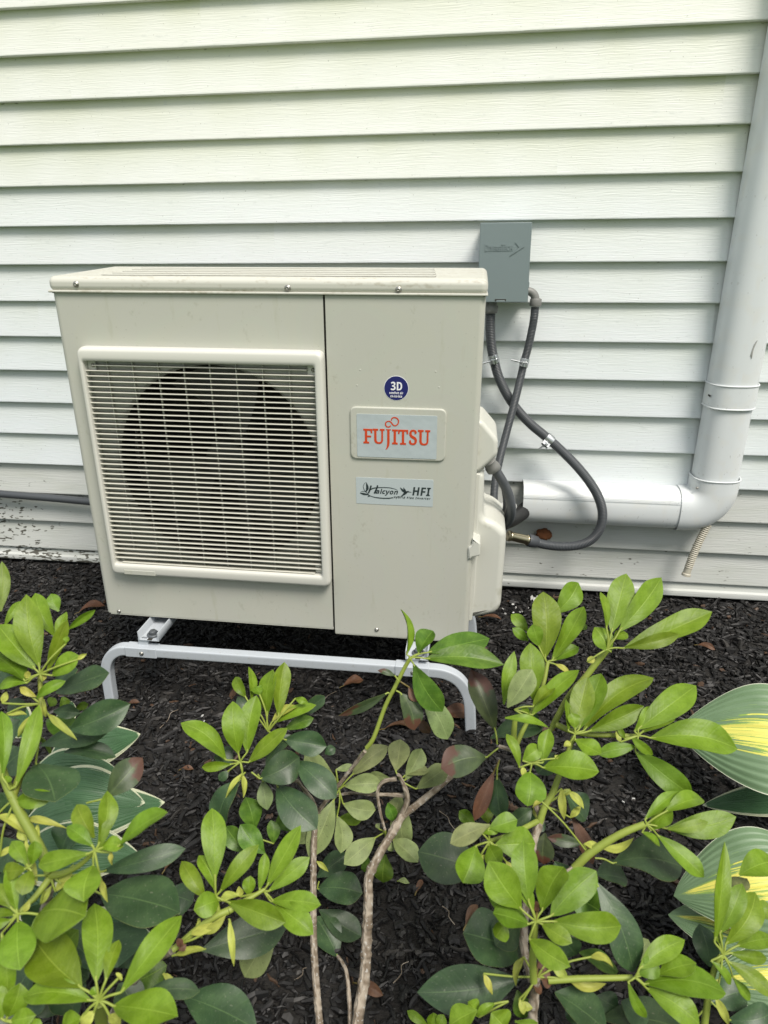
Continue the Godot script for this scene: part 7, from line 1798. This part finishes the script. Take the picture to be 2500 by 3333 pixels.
	leaf(g, "leaf_old", Vector3(0.0038, 0.2347, 0.0681), Vector3(0.0722, 0.2041, 0.0853), 0.0569, Vector3(0.40, 0.92, 0.05), Vector3.ZERO, 0.04, 0.39, 0.05)
	leaf(g, "leaf_old", Vector3(0.0748, 0.1491, 0.039), Vector3(0.1891, 0.1308, 0.0242), 0.0552, Vector3(0.13, 0.98, -0.18), Vector3.ZERO, 0.10, 0.33, -0.10)
	leaf(g, "leaf_old", Vector3(0.0718, 0.1571, 0.0143), Vector3(0.1002, 0.1454, 0.0192), 0.0302, Vector3(0.26, 0.84, 0.48), Vector3.ZERO, 0.02, 0.22, -0.06)
	leaf(g, "leaf_mature", Vector3(0.0415, 0.2318, 0.0094), Vector3(0.0928, 0.2135, 0.0157), 0.0356, Vector3(0.35, 0.92, -0.16), Vector3.ZERO, 0.06, 0.30, 0.11)
	leaf(g, "leaf_pale", Vector3(0.1237, 0.1896, -0.0174), Vector3(0.1436, 0.208, -0.0395), 0.0246, Vector3(-0.20, 0.83, 0.51), Vector3.ZERO, 0.13, 0.16, 0.02)
	leaf(g, "leaf_mature", Vector3(-0.0407, 0.2066, 0.0533), Vector3(-0.0285, 0.1808, 0.0715), 0.0251, Vector3(0.02, 0.58, 0.81), Vector3.ZERO, 0.08, 0.55, -0.08)
	leaf(g, "leaf_old", Vector3(0.0139, 0.2568, 0.003), Vector3(0.0373, 0.2367, 0.0164), 0.0330, Vector3(-0.12, 0.45, 0.88), Vector3.ZERO, 0.15, 0.30, -0.05)
	leaf(g, "leaf_old", Vector3(-0.0401, 0.2872, 0.0199), Vector3(-0.0727, 0.2741, 0.0419), 0.0497, Vector3(-0.42, 0.90, -0.09), Vector3.ZERO, 0.03, 0.23, 0.20)
	leaf(g, "leaf_dead", Vector3(-0.021, 0.2736, 0.0665), Vector3(-0.0114, 0.2787, 0.0603), 0.0122, Vector3(-0.03, 0.79, 0.61), Vector3(-0.0205, 0.2633, 0.0706), 0.06, 0.25, -0.06)
	leaf(g, "leaf_dead", Vector3(-0.0149, 0.2607, 0.0709), Vector3(-0.001, 0.2557, 0.0713), 0.0131, Vector3(0.14, 0.45, 0.88), Vector3(-0.0205, 0.2633, 0.0706), 0.11, 0.26, 0.10)
	leaf(g, "leaf_dead", Vector3(-0.0257, 0.2557, 0.0745), Vector3(-0.0145, 0.2475, 0.0786), 0.0149, Vector3(0.53, 0.82, 0.21), Vector3(-0.0205, 0.2633, 0.0706), 0.04, 0.41, 0.20)
	leaf(g, "leaf_dead", Vector3(-0.0153, 0.2684, 0.0678), Vector3(-0.0043, 0.2664, 0.0678), 0.0098, Vector3(0.15, 0.79, 0.59), Vector3(-0.0205, 0.2633, 0.0706), 0.02, 0.15, -0.06)
	leaf(g, "leaf_bract", Vector3(-0.0381, 0.2866, 0.0635), Vector3(-0.0487, 0.2664, 0.0871), 0.0114, Vector3(-0.54, 0.74, 0.39), Vector3(-0.0205, 0.2633, 0.0706), 0.15, 0.39, -0.33)
	leaf(g, "leaf_bract", Vector3(-0.0018, 0.2734, 0.0638), Vector3(0.0174, 0.2651, 0.0682), 0.0118, Vector3(0.22, 0.80, 0.55), Vector3(-0.0205, 0.2633, 0.0706), 0.11, 0.39, -0.73)
	leaf(g, "leaf_bract", Vector3(0.0443, 0.2858, 0.0522), Vector3(0.0722, 0.281, 0.0565), 0.0131, Vector3(0.18, 0.98, -0.07), Vector3(-0.0205, 0.2633, 0.0706), 0.25, 0.15, 0.20)
	leaf(g, "leaf_bract", Vector3(0.0209, 0.2578, 0.0671), Vector3(0.0655, 0.2524, 0.0605), 0.0107, Vector3(0.14, 0.97, 0.18), Vector3(-0.0205, 0.2633, 0.0706), -0.20, 0.46, -0.41)
	leaf(g, "leaf_bract", Vector3(-0.0866, 0.2678, 0.0781), Vector3(-0.0751, 0.2524, 0.0923), 0.0091, Vector3(0.13, 0.72, 0.68), Vector3(-0.0205, 0.2633, 0.0706), 0.10, 0.24, 0.86)
	leaf(g, "leaf_bract", Vector3(-0.041, 0.2302, 0.0872), Vector3(-0.0246, 0.2295, 0.0873), 0.0102, Vector3(0.04, 0.92, 0.39), Vector3(-0.0205, 0.2633, 0.0706), 0.10, 0.44, 0.17)
	leaf(g, "leaf_bract", Vector3(-0.0413, 0.2379, 0.0841), Vector3(-0.0358, 0.2274, 0.0953), 0.0092, Vector3(0.34, 0.76, 0.54), Vector3(-0.0205, 0.2633, 0.0706), 0.10, 0.33, -0.64)
	leaf(g, "leaf_bract", Vector3(-0.0103, 0.2786, 0.0629), Vector3(-0.0047, 0.2814, 0.0584), 0.0068, Vector3(-0.15, 0.91, 0.38), Vector3(-0.0205, 0.2633, 0.0706), 0.08, 0.57, 0.60)
	leaf(g, "leaf_new", Vector3(-0.0945, 0.2681, 0.1227), Vector3(-0.1264, 0.2534, 0.1354), 0.0301, Vector3(-0.30, 0.91, 0.29), Vector3.ZERO, 0.04, 0.34, -0.15)
	leaf(g, "leaf_new", Vector3(-0.0774, 0.2655, 0.1214), Vector3(-0.0602, 0.2557, 0.1304), 0.0335, Vector3(0.05, 0.72, 0.69), Vector3.ZERO, 0.08, 0.28, -0.11)
	leaf(g, "leaf_new", Vector3(-0.0495, 0.2555, 0.1216), Vector3(-0.0223, 0.2558, 0.1207), 0.0091, Vector3(0.02, 0.64, 0.77), Vector3.ZERO, 0.07, 0.18, 0.01)
	leaf(g, "leaf_new", Vector3(-0.0726, 0.2541, 0.1036), Vector3(-0.0937, 0.2475, 0.1151), 0.0104, Vector3(-0.07, 0.92, 0.40), Vector3(-0.0566, 0.2565, 0.1004), 0.14, 0.55, -0.12)
	leaf(g, "leaf_new", Vector3(-0.0907, 0.2393, 0.1123), Vector3(-0.1047, 0.2489, 0.1019), 0.0213, Vector3(0.54, 0.84, 0.05), Vector3(-0.0566, 0.2565, 0.1004), 0.13, 0.35, 0.02)
	leaf(g, "leaf_new", Vector3(-0.1581, 0.0127, -0.0028), Vector3(-0.1907, 0.0283, -0.0098), 0.0135, Vector3(0.16, 0.66, 0.74), Vector3(-0.1581, 0.0127, -0.0028), 0.11, 0.33, -0.21)
	leaf(g, "leaf_new", Vector3(-0.1547, 0.0111, -0.0026), Vector3(-0.1508, 0.0254, -0.0151), 0.0225, Vector3(0.39, 0.54, 0.74), Vector3(-0.1581, 0.0127, -0.0028), 0.06, 0.40, -0.22)
	leaf(g, "leaf_new", Vector3(-0.1446, 0.0095, -0.0034), Vector3(-0.1355, 0.0218, -0.0162), 0.0174, Vector3(0.22, 0.62, 0.75), Vector3(-0.1581, 0.0127, -0.0028), 0.11, 0.41, 0.22)
	leaf(g, "leaf_new", Vector3(0.1207, 0.3954, -0.0693), Vector3(0.1688, 0.4131, -0.1053), 0.0167, Vector3(-0.14, 0.95, 0.28), Vector3(0.123, 0.3899, -0.0674), 0.08, 0.55, 0.02)
	leaf(g, "leaf_new", Vector3(0.1467, 0.4045, -0.0768), Vector3(0.2057, 0.4072, -0.108), 0.0265, Vector3(0.07, 0.98, 0.21), Vector3(0.123, 0.3899, -0.0674), 0.14, 0.58, 0.22)
	leaf(g, "leaf_new", Vector3(0.1292, 0.3821, -0.065), Vector3(0.1563, 0.4077, -0.0794), 0.0280, Vector3(-0.50, 0.76, 0.41), Vector3(0.123, 0.3899, -0.0674), 0.02, 0.30, 0.14)
	leaf(g, "leaf_new", Vector3(0.1497, 0.3841, -0.0688), Vector3(0.2417, 0.393, -0.0916), 0.0331, Vector3(0.09, 0.76, 0.64), Vector3(0.123, 0.3899, -0.0674), 0.03, 0.21, 0.11)
	leaf(g, "leaf_new", Vector3(0.1475, 0.3958, -0.0569), Vector3(0.1984, 0.4043, -0.0671), 0.0156, Vector3(0.00, 0.76, 0.65), Vector3.ZERO, 0.10, 0.21, 0.15)
	leaf(g, "leaf_new", Vector3(0.1383, 0.376, -0.0638), Vector3(0.193, 0.3508, -0.0283), 0.0259, Vector3(0.11, 0.88, 0.45), Vector3(0.123, 0.3899, -0.0674), 0.05, 0.33, -0.05)
	leaf(g, "leaf_new", Vector3(0.1176, 0.38, -0.0625), Vector3(0.14, 0.3676, -0.0536), 0.0160, Vector3(0.46, 0.88, 0.08), Vector3(0.123, 0.3899, -0.0674), 0.07, 0.49, 0.06)
	leaf(g, "leaf_bract", Vector3(0.0449, 0.3491, -0.0614), Vector3(0.0684, 0.347, -0.0597), 0.0120, Vector3(0.09, 0.99, 0.07), Vector3(0.0515, 0.337, -0.0573), 0.10, 0.26, -0.07)
	leaf(g, "leaf_bract", Vector3(0.0692, 0.3438, -0.0626), Vector3(0.1131, 0.3527, -0.0758), 0.0128, Vector3(-0.17, 0.98, 0.09), Vector3(0.0515, 0.337, -0.0573), -0.20, 0.27, 0.01)
	leaf(g, "leaf_bract", Vector3(-0.0148, 0.4036, -0.0755), Vector3(-0.0268, 0.3992, -0.0684), 0.0078, Vector3(-0.27, 0.95, 0.12), Vector3(0.0515, 0.337, -0.0573), 0.14, 0.54, -0.21)
	leaf(g, "leaf_new", Vector3(0.1003, 0.2926, 0.0633), Vector3(0.1614, 0.3052, 0.0277), 0.0261, Vector3(0.08, 0.89, 0.45), Vector3(0.0949, 0.2821, 0.0684), 0.03, 0.38, -0.00)
	leaf(g, "leaf_new", Vector3(0.0987, 0.2863, 0.0661), Vector3(0.1237, 0.2945, 0.0575), 0.0239, Vector3(-0.06, 0.81, 0.58), Vector3(0.0949, 0.2821, 0.0684), 0.06, 0.25, 0.06)
	leaf(g, "leaf_new", Vector3(0.1221, 0.2849, 0.0635), Vector3(0.1696, 0.2924, 0.0487), 0.0288, Vector3(-0.16, 0.99, -0.00), Vector3(0.0949, 0.2821, 0.0684), 0.08, 0.32, 0.06)
	leaf(g, "leaf_new", Vector3(0.1065, 0.2745, 0.0699), Vector3(0.2024, 0.2789, 0.0655), 0.0408, Vector3(-0.05, 1.00, -0.02), Vector3(0.0949, 0.2821, 0.0684), 0.10, 0.25, -0.11)
	leaf(g, "leaf_new", Vector3(0.1094, 0.27, 0.0714), Vector3(0.1646, 0.2619, 0.0997), 0.0311, Vector3(-0.08, 0.91, 0.41), Vector3(0.0949, 0.2821, 0.0684), 0.11, 0.26, -0.00)
	leaf(g, "leaf_new", Vector3(0.0871, 0.2772, 0.0716), Vector3(0.107, 0.2508, 0.0947), 0.0129, Vector3(-0.27, 0.51, 0.82), Vector3(0.0949, 0.2821, 0.0684), 0.15, 0.21, 0.11)
	leaf(g, "leaf_old", Vector3(0.0255, 0.206, 0.0442), Vector3(0.0533, 0.1844, 0.0629), 0.0444, Vector3(-0.27, 0.41, 0.87), Vector3.ZERO, 0.12, 0.57, -0.13)
	leaf(g, "leaf_old", Vector3(-0.0539, 0.197, 0.0373), Vector3(-0.0881, 0.1735, 0.0612), 0.0497, Vector3(-0.48, 0.86, 0.16), Vector3.ZERO, 0.14, 0.44, -0.16)
	leaf(g, "leaf_old", Vector3(-0.0325, 0.2796, -0.0326), Vector3(-0.0605, 0.2986, -0.0451), 0.0396, Vector3(0.28, 0.78, 0.56), Vector3.ZERO, 0.03, 0.19, 0.22)
	leaf(g, "leaf_mature", Vector3(0.0234, 0.3062, -0.0187), Vector3(0.0649, 0.2867, -0.0132), 0.0421, Vector3(0.15, 0.55, 0.82), Vector3.ZERO, 0.15, 0.49, 0.09)
	leaf(g, "leaf_old", Vector3(0.0126, 0.2931, -0.0773), Vector3(0.0311, 0.2725, -0.0605), 0.0292, Vector3(0.01, 0.64, 0.77), Vector3.ZERO, 0.14, 0.36, -0.19)
	leaf(g, "leaf_old", Vector3(0.1002, 0.1708, 0.0264), Vector3(0.1334, 0.1579, 0.0393), 0.0390, Vector3(0.27, 0.93, 0.23), Vector3.ZERO, 0.03, 0.20, 0.08)
	leaf(g, "leaf_old", Vector3(-0.0022, 0.3909, -0.2248), Vector3(-0.0307, 0.4223, -0.2467), 0.0342, Vector3(-0.32, 0.33, 0.89), Vector3.ZERO, 0.04, 0.48, 0.12)
	leaf(g, "leaf_old", Vector3(0.0371, 0.3853, -0.2062), Vector3(0.0711, 0.3641, -0.1954), 0.0433, Vector3(0.38, 0.82, 0.42), Vector3.ZERO, 0.08, 0.29, -0.01)
	leaf(g, "leaf_old", Vector3(0.017, 0.3791, -0.2008), Vector3(-0.0095, 0.3548, -0.1811), 0.0319, Vector3(-0.28, 0.77, 0.58), Vector3.ZERO, 0.03, 0.44, 0.14)
	leaf(g, "leaf_old", Vector3(-0.044, 0.4041, -0.2353), Vector3(-0.0164, 0.4226, -0.2536), 0.0253, Vector3(-0.11, 0.78, 0.62), Vector3.ZERO, 0.10, 0.31, -0.01)


func fill_3(g: Node3D) -> void:
	stem(g, [Vector3(-0.0353, 0.1588, 0.0736), Vector3(-0.0337, 0.1983, 0.0625), Vector3(-0.0323, 0.2348, 0.0527), Vector3(-0.0285, 0.2658, 0.0448), Vector3(-0.0228, 0.2848, 0.0416)], 0.0048, 0.0033, true)
	leaf(g, "leaf_new", Vector3(-0.0323, 0.3011, 0.0362), Vector3(-0.0128, 0.3835, -0.0443), 0.0216, Vector3(0.25, 0.64, 0.72), Vector3(-0.0215, 0.2861, 0.0409), 0.10, 0.53, -0.11)
	leaf(g, "leaf_new", Vector3(-0.0262, 0.3113, 0.0311), Vector3(0.0079, 0.3501, -0.0115), 0.0238, Vector3(-0.08, 0.77, 0.63), Vector3(-0.0215, 0.2861, 0.0409), 0.09, 0.25, 0.17)
	leaf(g, "leaf_new", Vector3(-0.0185, 0.2984, 0.0354), Vector3(0.0288, 0.3303, -0.0173), 0.0345, Vector3(0.22, 0.73, 0.64), Vector3(-0.0215, 0.2861, 0.0409), 0.15, 0.29, 0.02)
	leaf(g, "leaf_pale", Vector3(-0.0026, 0.3195, -0.0083), Vector3(0.0202, 0.3398, -0.0307), 0.0277, Vector3(-0.64, 0.77, 0.04), Vector3.ZERO, 0.11, 0.26, 0.08)
	leaf(g, "leaf_new", Vector3(0.0073, 0.3518, -0.0231), Vector3(0.0582, 0.3637, -0.0431), 0.0377, Vector3(-0.13, 0.96, 0.23), Vector3.ZERO, 0.10, 0.31, 0.12)
	leaf(g, "leaf_new", Vector3(-0.0041, 0.2962, 0.0342), Vector3(0.0431, 0.3039, 0.022), 0.0223, Vector3(-0.09, 0.97, 0.24), Vector3(-0.0215, 0.2861, 0.0409), 0.06, 0.20, 0.16)
	leaf(g, "leaf_new", Vector3(-0.012, 0.2881, 0.0387), Vector3(0.0357, 0.2788, 0.0329), 0.0154, Vector3(0.22, 0.80, 0.55), Vector3(-0.0215, 0.2861, 0.0409), 0.04, 0.53, 0.15)
	leaf(g, "leaf_new", Vector3(-0.0137, 0.2778, 0.0432), Vector3(0.0358, 0.2578, 0.0663), 0.0197, Vector3(0.14, 0.88, 0.45), Vector3(-0.0215, 0.2861, 0.0409), 0.04, 0.32, -0.17)
	leaf(g, "leaf_new", Vector3(-0.0262, 0.299, 0.0362), Vector3(-0.0281, 0.3117, 0.0267), 0.0111, Vector3(-0.15, 0.58, 0.80), Vector3(-0.0215, 0.2861, 0.0409), 0.05, 0.54, 0.20)
	leaf(g, "leaf_old", Vector3(-0.0131, 0.2116, 0.005), Vector3(-0.0234, 0.2466, -0.029), 0.0331, Vector3(-0.14, 0.67, 0.73), Vector3.ZERO, 0.13, 0.33, 0.08)
	leaf(g, "leaf_new", Vector3(-0.0357, 0.2791, 0.0458), Vector3(-0.0126, 0.2586, 0.0586), 0.0125, Vector3(0.45, 0.78, 0.44), Vector3(-0.0215, 0.2861, 0.0409), 0.12, 0.30, -0.15)
	leaf(g, "leaf_bract", Vector3(-0.0283, 0.2375, 0.0619), Vector3(-0.0151, 0.2169, 0.0815), 0.0105, Vector3(-0.16, 0.62, 0.76), Vector3(-0.0215, 0.2861, 0.0409), 0.08, 0.34, -0.59)
	leaf(g, "leaf_new", Vector3(0.0339, 0.2944, -0.014), Vector3(0.0568, 0.3017, -0.021), 0.0229, Vector3(-0.10, 0.83, 0.55), Vector3.ZERO, 0.06, 0.46, -0.02)
	leaf(g, "leaf_new", Vector3(-0.008, 0.2603, 0.0496), Vector3(0.0124, 0.2413, 0.063), 0.0133, Vector3(0.33, 0.75, 0.57), Vector3(-0.0215, 0.2861, 0.0409), 0.02, 0.56, 0.10)
	leaf(g, "leaf_old", Vector3(0.0217, 0.1238, 0.0146), Vector3(0.0834, 0.1352, 0.0034), 0.0348, Vector3(-0.04, 0.79, 0.61), Vector3(-0.0035, 0.1479, 0.0082), 0.12, 0.37, 0.11)
	leaf(g, "leaf_old", Vector3(0.0043, 0.1239, -0.0048), Vector3(0.0562, 0.1321, -0.0245), 0.0395, Vector3(0.03, 0.89, 0.45), Vector3.ZERO, 0.03, 0.47, 0.14)
	leaf(g, "leaf_old", Vector3(-0.0235, 0.1256, 0.0202), Vector3(-0.0484, 0.1215, 0.0295), 0.0256, Vector3(0.04, 0.87, 0.48), Vector3(-0.0035, 0.1479, 0.0082), 0.11, 0.28, -0.02)


func hosta_left(h: Node3D) -> void:
	hosta_leaf(h, "hosta_edged", Vector3(0.101, 0.3103, 0.185), Vector3(0.2074, 0.2961, 0.0887), 0.0846, Vector3(-0.05, 0.85, 0.60), 0.10)
	hosta_leaf(h, "hosta_edged", Vector3(0.1001, 0.3198, 0.2249), Vector3(0.2095, 0.2967, 0.1754), 0.0748, Vector3(0.10, 0.90, 0.50), 0.12)
	hosta_leaf(h, "hosta_edged", Vector3(0.1337, 0.3281, 0.2604), Vector3(0.29, 0.3002, 0.239), 0.0837, Vector3(0.20, 0.90, 0.40), 0.12)
	hosta_leaf(h, "hosta_edged", Vector3(0.1378, 0.3044, 0.3133), Vector3(0.3113, 0.2856, 0.2202), 0.0921, Vector3(0.15, 0.90, 0.45), 0.12)
	hosta_leaf(h, "hosta_edged", Vector3(0.1534, 0.2949, 0.3477), Vector3(0.3103, 0.2679, 0.3041), 0.0902, Vector3(0.10, 0.92, 0.40), 0.14)
	hosta_leaf(h, "hosta_edged", Vector3(0.1477, 0.2718, 0.3472), Vector3(0.2574, 0.2236, 0.3953), 0.0775, Vector3(0.00, 0.95, 0.30), 0.12)
	hosta_leaf(h, "hosta_edged", Vector3(0.046, 0.3348, 0.1608), Vector3(-0.0259, 0.3409, 0.0811), 0.0459, Vector3(0.00, 0.80, 0.60), 0.10)
	hosta_leaf(h, "hosta_edged", Vector3(0.0968, 0.3336, 0.1323), Vector3(0.0742, 0.3372, 0.0686), 0.0319, Vector3(0.30, 0.80, 0.60), 0.10)
	hosta_leaf(h, "hosta_edged", Vector3(0.2162, 0.1928, 0.392), Vector3(0.3605, 0.2156, 0.3841), 0.0767, Vector3(0.10, 0.95, 0.30), 0.10)


func hosta_right(h: Node3D) -> void:
	hosta_leaf(h, "hosta_golden", Vector3(0.0251, 0.2404, -0.0857), Vector3(-0.223, 0.2003, -0.1433), 0.2062, Vector3(-0.10, 0.80, 0.55), 0.10)
	hosta_leaf(h, "hosta_edged", Vector3(0.0373, 0.1136, -0.1004), Vector3(-0.1536, 0.0354, -0.1286), 0.0643, Vector3(0.00, 0.80, 0.50), 0.05)
	hosta_leaf(h, "hosta_golden", Vector3(-0.0922, 0.1911, 0.1476), Vector3(-0.2929, 0.124, 0.16), 0.1510, Vector3(-0.15, 0.85, 0.50), 0.12)
	hosta_leaf(h, "hosta_golden", Vector3(-0.1141, 0.0886, 0.1931), Vector3(-0.294, 0.0779, 0.1574), 0.1039, Vector3(-0.10, 0.90, 0.40), 0.10)
	hosta_leaf(h, "hosta_golden", Vector3(-0.1164, 0.0828, 0.2395), Vector3(-0.2593, 0.0606, 0.2469), 0.0849, Vector3(-0.10, 0.90, 0.40), 0.10)


func build_litter() -> void:
	fallen("fallen_leaf", "curled brown dead leaf with thin stalk under the stand beam", Vector3(0.0633, 0.1076, 0.506), Vector3(0.024, 0, -0.0134), 0.055, 0.030, "leaf_dead")
	fallen("fallen_leaf", "large curled tan dead leaf beside the right stand foot", Vector3(0.3266, 0.1023, 0.5953), Vector3(0.0395, 0, -0.0158), 0.085, 0.038, "leaf_dead")
	fallen("fallen_leaf", "flat reddish brown dead leaf left of the right stand foot", Vector3(0.198, 0.0989, 0.6523), Vector3(0.0346, 0, -0.0052), 0.070, 0.020, "leaf_dead")
	fallen("fallen_leaf", "tan brown leaf fragment on mulch right of the shrub", Vector3(0.9964, 0.123, 0.2501), Vector3(0.0201, 0, 0.0101), 0.045, 0.016, "leaf_dead")
	fallen("fallen_leaf", "rusty leaf scrap by the lower right corner of the heat pump", Vector3(0.4174, 0.1273, 0.1784), Vector3(0.0287, 0, 0.0086), 0.060, 0.020, "leaf_dead")
	fallen("fallen_leaf", "brown dead leaf on mulch beside the left end of the heat pump", Vector3(-0.7937, 0.1225, 0.2583), Vector3(0.0288, 0, -0.024), 0.075, 0.035, "leaf_dead")
	fallen("fallen_leaf", "pale tan leaf scrap right of the main grey stem", Vector3(0.2512, 0.0758, 1.0363), Vector3(0.0109, 0, 0.0011), 0.022, 0.010, "leaf_pale")
	fallen("fallen_leaf", "orange brown leaf chip right of the main grey stem", Vector3(0.2809, 0.0755, 1.0411), Vector3(0.0048, 0, -0.0121), 0.026, 0.010, "leaf_dead")
	fallen("fallen_leaf", "red brown leaf at the foot of the main grey stem", Vector3(0.2188, 0.0645, 1.2245), Vector3(0.0216, 0, 0.0065), 0.045, 0.018, "leaf_dead")
	fallen("fallen_leaf", "crumpled rust coloured leaf right of the white edged hosta", Vector3(-0.1893, 0.0749, 1.0523), Vector3(0.0065, 0, -0.0162), 0.035, 0.016, "leaf_dead")
	fallen("fallen_leaf", "flat orange leaf fragment on mulch in front of the left stand leg", Vector3(-0.2504, 0.0883, 0.8289), Vector3(0.0139, 0, -0.0014), 0.028, 0.012, "leaf_dead")
	fallen("fallen_leaf", "small orange leaf crumb just right of the left stand leg", Vector3(-0.4675, 0.0995, 0.6412), Vector3(0.0137, 0, -0.0027), 0.028, 0.012, "leaf_dead")
	fallen("fallen_leaf", "reddish torn leaf near the mottled old leaves on the right", Vector3(0.3761, 0.073, 1.0841), Vector3(0.0101, 0, -0.0201), 0.045, 0.014, "leaf_dead")
	scrap(Vector3(0.5489, 0.1344, 0.0606))
	nest(Vector3(0.5646, 0.3357, 0.012))
	specks([Vector3(0.474, 0.1345, 0.1254), Vector3(0.499, 0.134, 0.1341), Vector3(0.4638, 0.1359, 0.1017), Vector3(0.5094, 0.1357, 0.105), Vector3(-0.2808, 0.1024, 0.6602), Vector3(0.7376, 0.1254, 0.2766), Vector3(0.3562, 0.1053, 0.6119), Vector3(0.7857, 0.1165, 0.4244), Vector3(0.3437, 0.0813, 1.0121), Vector3(0.6956, 0.0945, 0.7915)])
	twigs([[Vector3(-0.0191, 0.1039, 0.635), Vector3(0.0262, 0.1095, 0.5412)], [Vector3(-0.3652, 0.099, 0.7168), Vector3(-0.3472, 0.1029, 0.6518)], [Vector3(0.3068, 0.0896, 0.873), Vector3(0.3459, 0.0868, 0.9193)], [Vector3(0.3246, 0.0776, 1.0738), Vector3(0.3475, 0.0757, 1.1042)], [Vector3(0.1354, 0.0716, 1.1725), Vector3(0.1768, 0.0735, 1.1415)], [Vector3(0.0966, 0.0684, 1.2262), Vector3(0.1168, 0.0697, 1.2046)], [Vector3(0.6931, 0.0881, 0.8978), Vector3(0.7344, 0.0901, 0.865)], [Vector3(0.2541, 0.0693, 1.211), Vector3(0.275, 0.0715, 1.175)]])


func fallen(called: String, label: String, at: Vector3, half: Vector3, _l: float, w: float, how: String) -> void:
	var t := thing(called, label, "leaf", at, "fallen leaves on the mulch")
	var side := half.cross(Vector3.UP).normalized()
	leaf(t, how, -half + Vector3(0, 0.003, 0), half + Vector3(0, 0.006, 0), w, Vector3.UP + side * rng.randf_range(-0.4, 0.4), -half * 1.35, 0.14, 0.55, rng.randf_range(-0.8, 0.8))


func scrap(at: Vector3) -> void:
	var t := thing("paper_scrap", "tiny crumpled white scrap on mulch near the wall", "litter", at)
	var s := Shape.new()
	var rows := []
	for j in 6:
		var row := PackedVector3Array()
		for i in 6:
			row.append(Vector3(i * 0.005 - 0.012, 0.005 + 0.006 * sin(i * 1.9 + j * 1.3) + 0.003 * cos(j * 2.2), j * 0.004 - 0.01))
		rows.append(row)
	s.grid(rows, true)
	part("crumpled_sheet", s, M["white_wrap"], t)


func nest(at: Vector3) -> void:
	var t := thing("mud_nest", "rust brown lump on the siding under the white cover", "nest", at)
	var s := Shape.new()
	var rows := []
	for j in 13:
		var row := PackedVector3Array()
		for i in 25:
			var a := TAU * (i % 24) / 24.0
			var b := PI * j / 12.0
			var d := Vector3(sin(b) * cos(a) * 0.024, cos(b) * 0.019, sin(b) * sin(a) * 0.013)
			row.append(d * (1.0 + 0.22 * n2(d.x * 9000.0, d.y * 9000.0 + d.z * 5000.0)))
		rows.append(row)
	s.grid(rows, true)
	part("lump", s, M["rust_mud"], t)


func specks(at: Array) -> void:
	var t := Shape.new()
	for p in at:
		for k in 2:
			var q: Vector3 = p + Vector3(rng.randf_range(-0.02, 0.02), -0.004, rng.randf_range(-0.02, 0.02))
			var r := rng.randf_range(0.0012, 0.0026)
			t.xf = Transform3D(Basis.from_euler(Vector3(rng.randf() * 3.0, rng.randf() * 3.0, 0)), q)
			t.rbox(Vector3(-r * 1.6, -r * 0.6, -r), Vector3(r * 1.6, r * 0.6, r), r * 0.3, 1)
	var o := part("white_grit", t, M["white_wrap"])
	tag(o, "white grit crumbs scattered on the black mulch", "grit")
	kind(o, "stuff")


func twigs(at: Array) -> void:
	var t := Shape.new()
	for e in at:
		var a: Vector3 = e[0]
		var b: Vector3 = e[1]
		t.tube(smooth([a, a.lerp(b, 0.35) + Vector3(0.004, 0.004, 0), a.lerp(b, 0.7) - Vector3(0.004, -0.006, 0), b], 0.006), [0.0010, 0.0009, 0.0007], 6)
	var o := part("twig_litter", t, M["bark"])
	tag(o, "thin dry tan twigs lying on the mulch", "twigs")
	kind(o, "stuff")
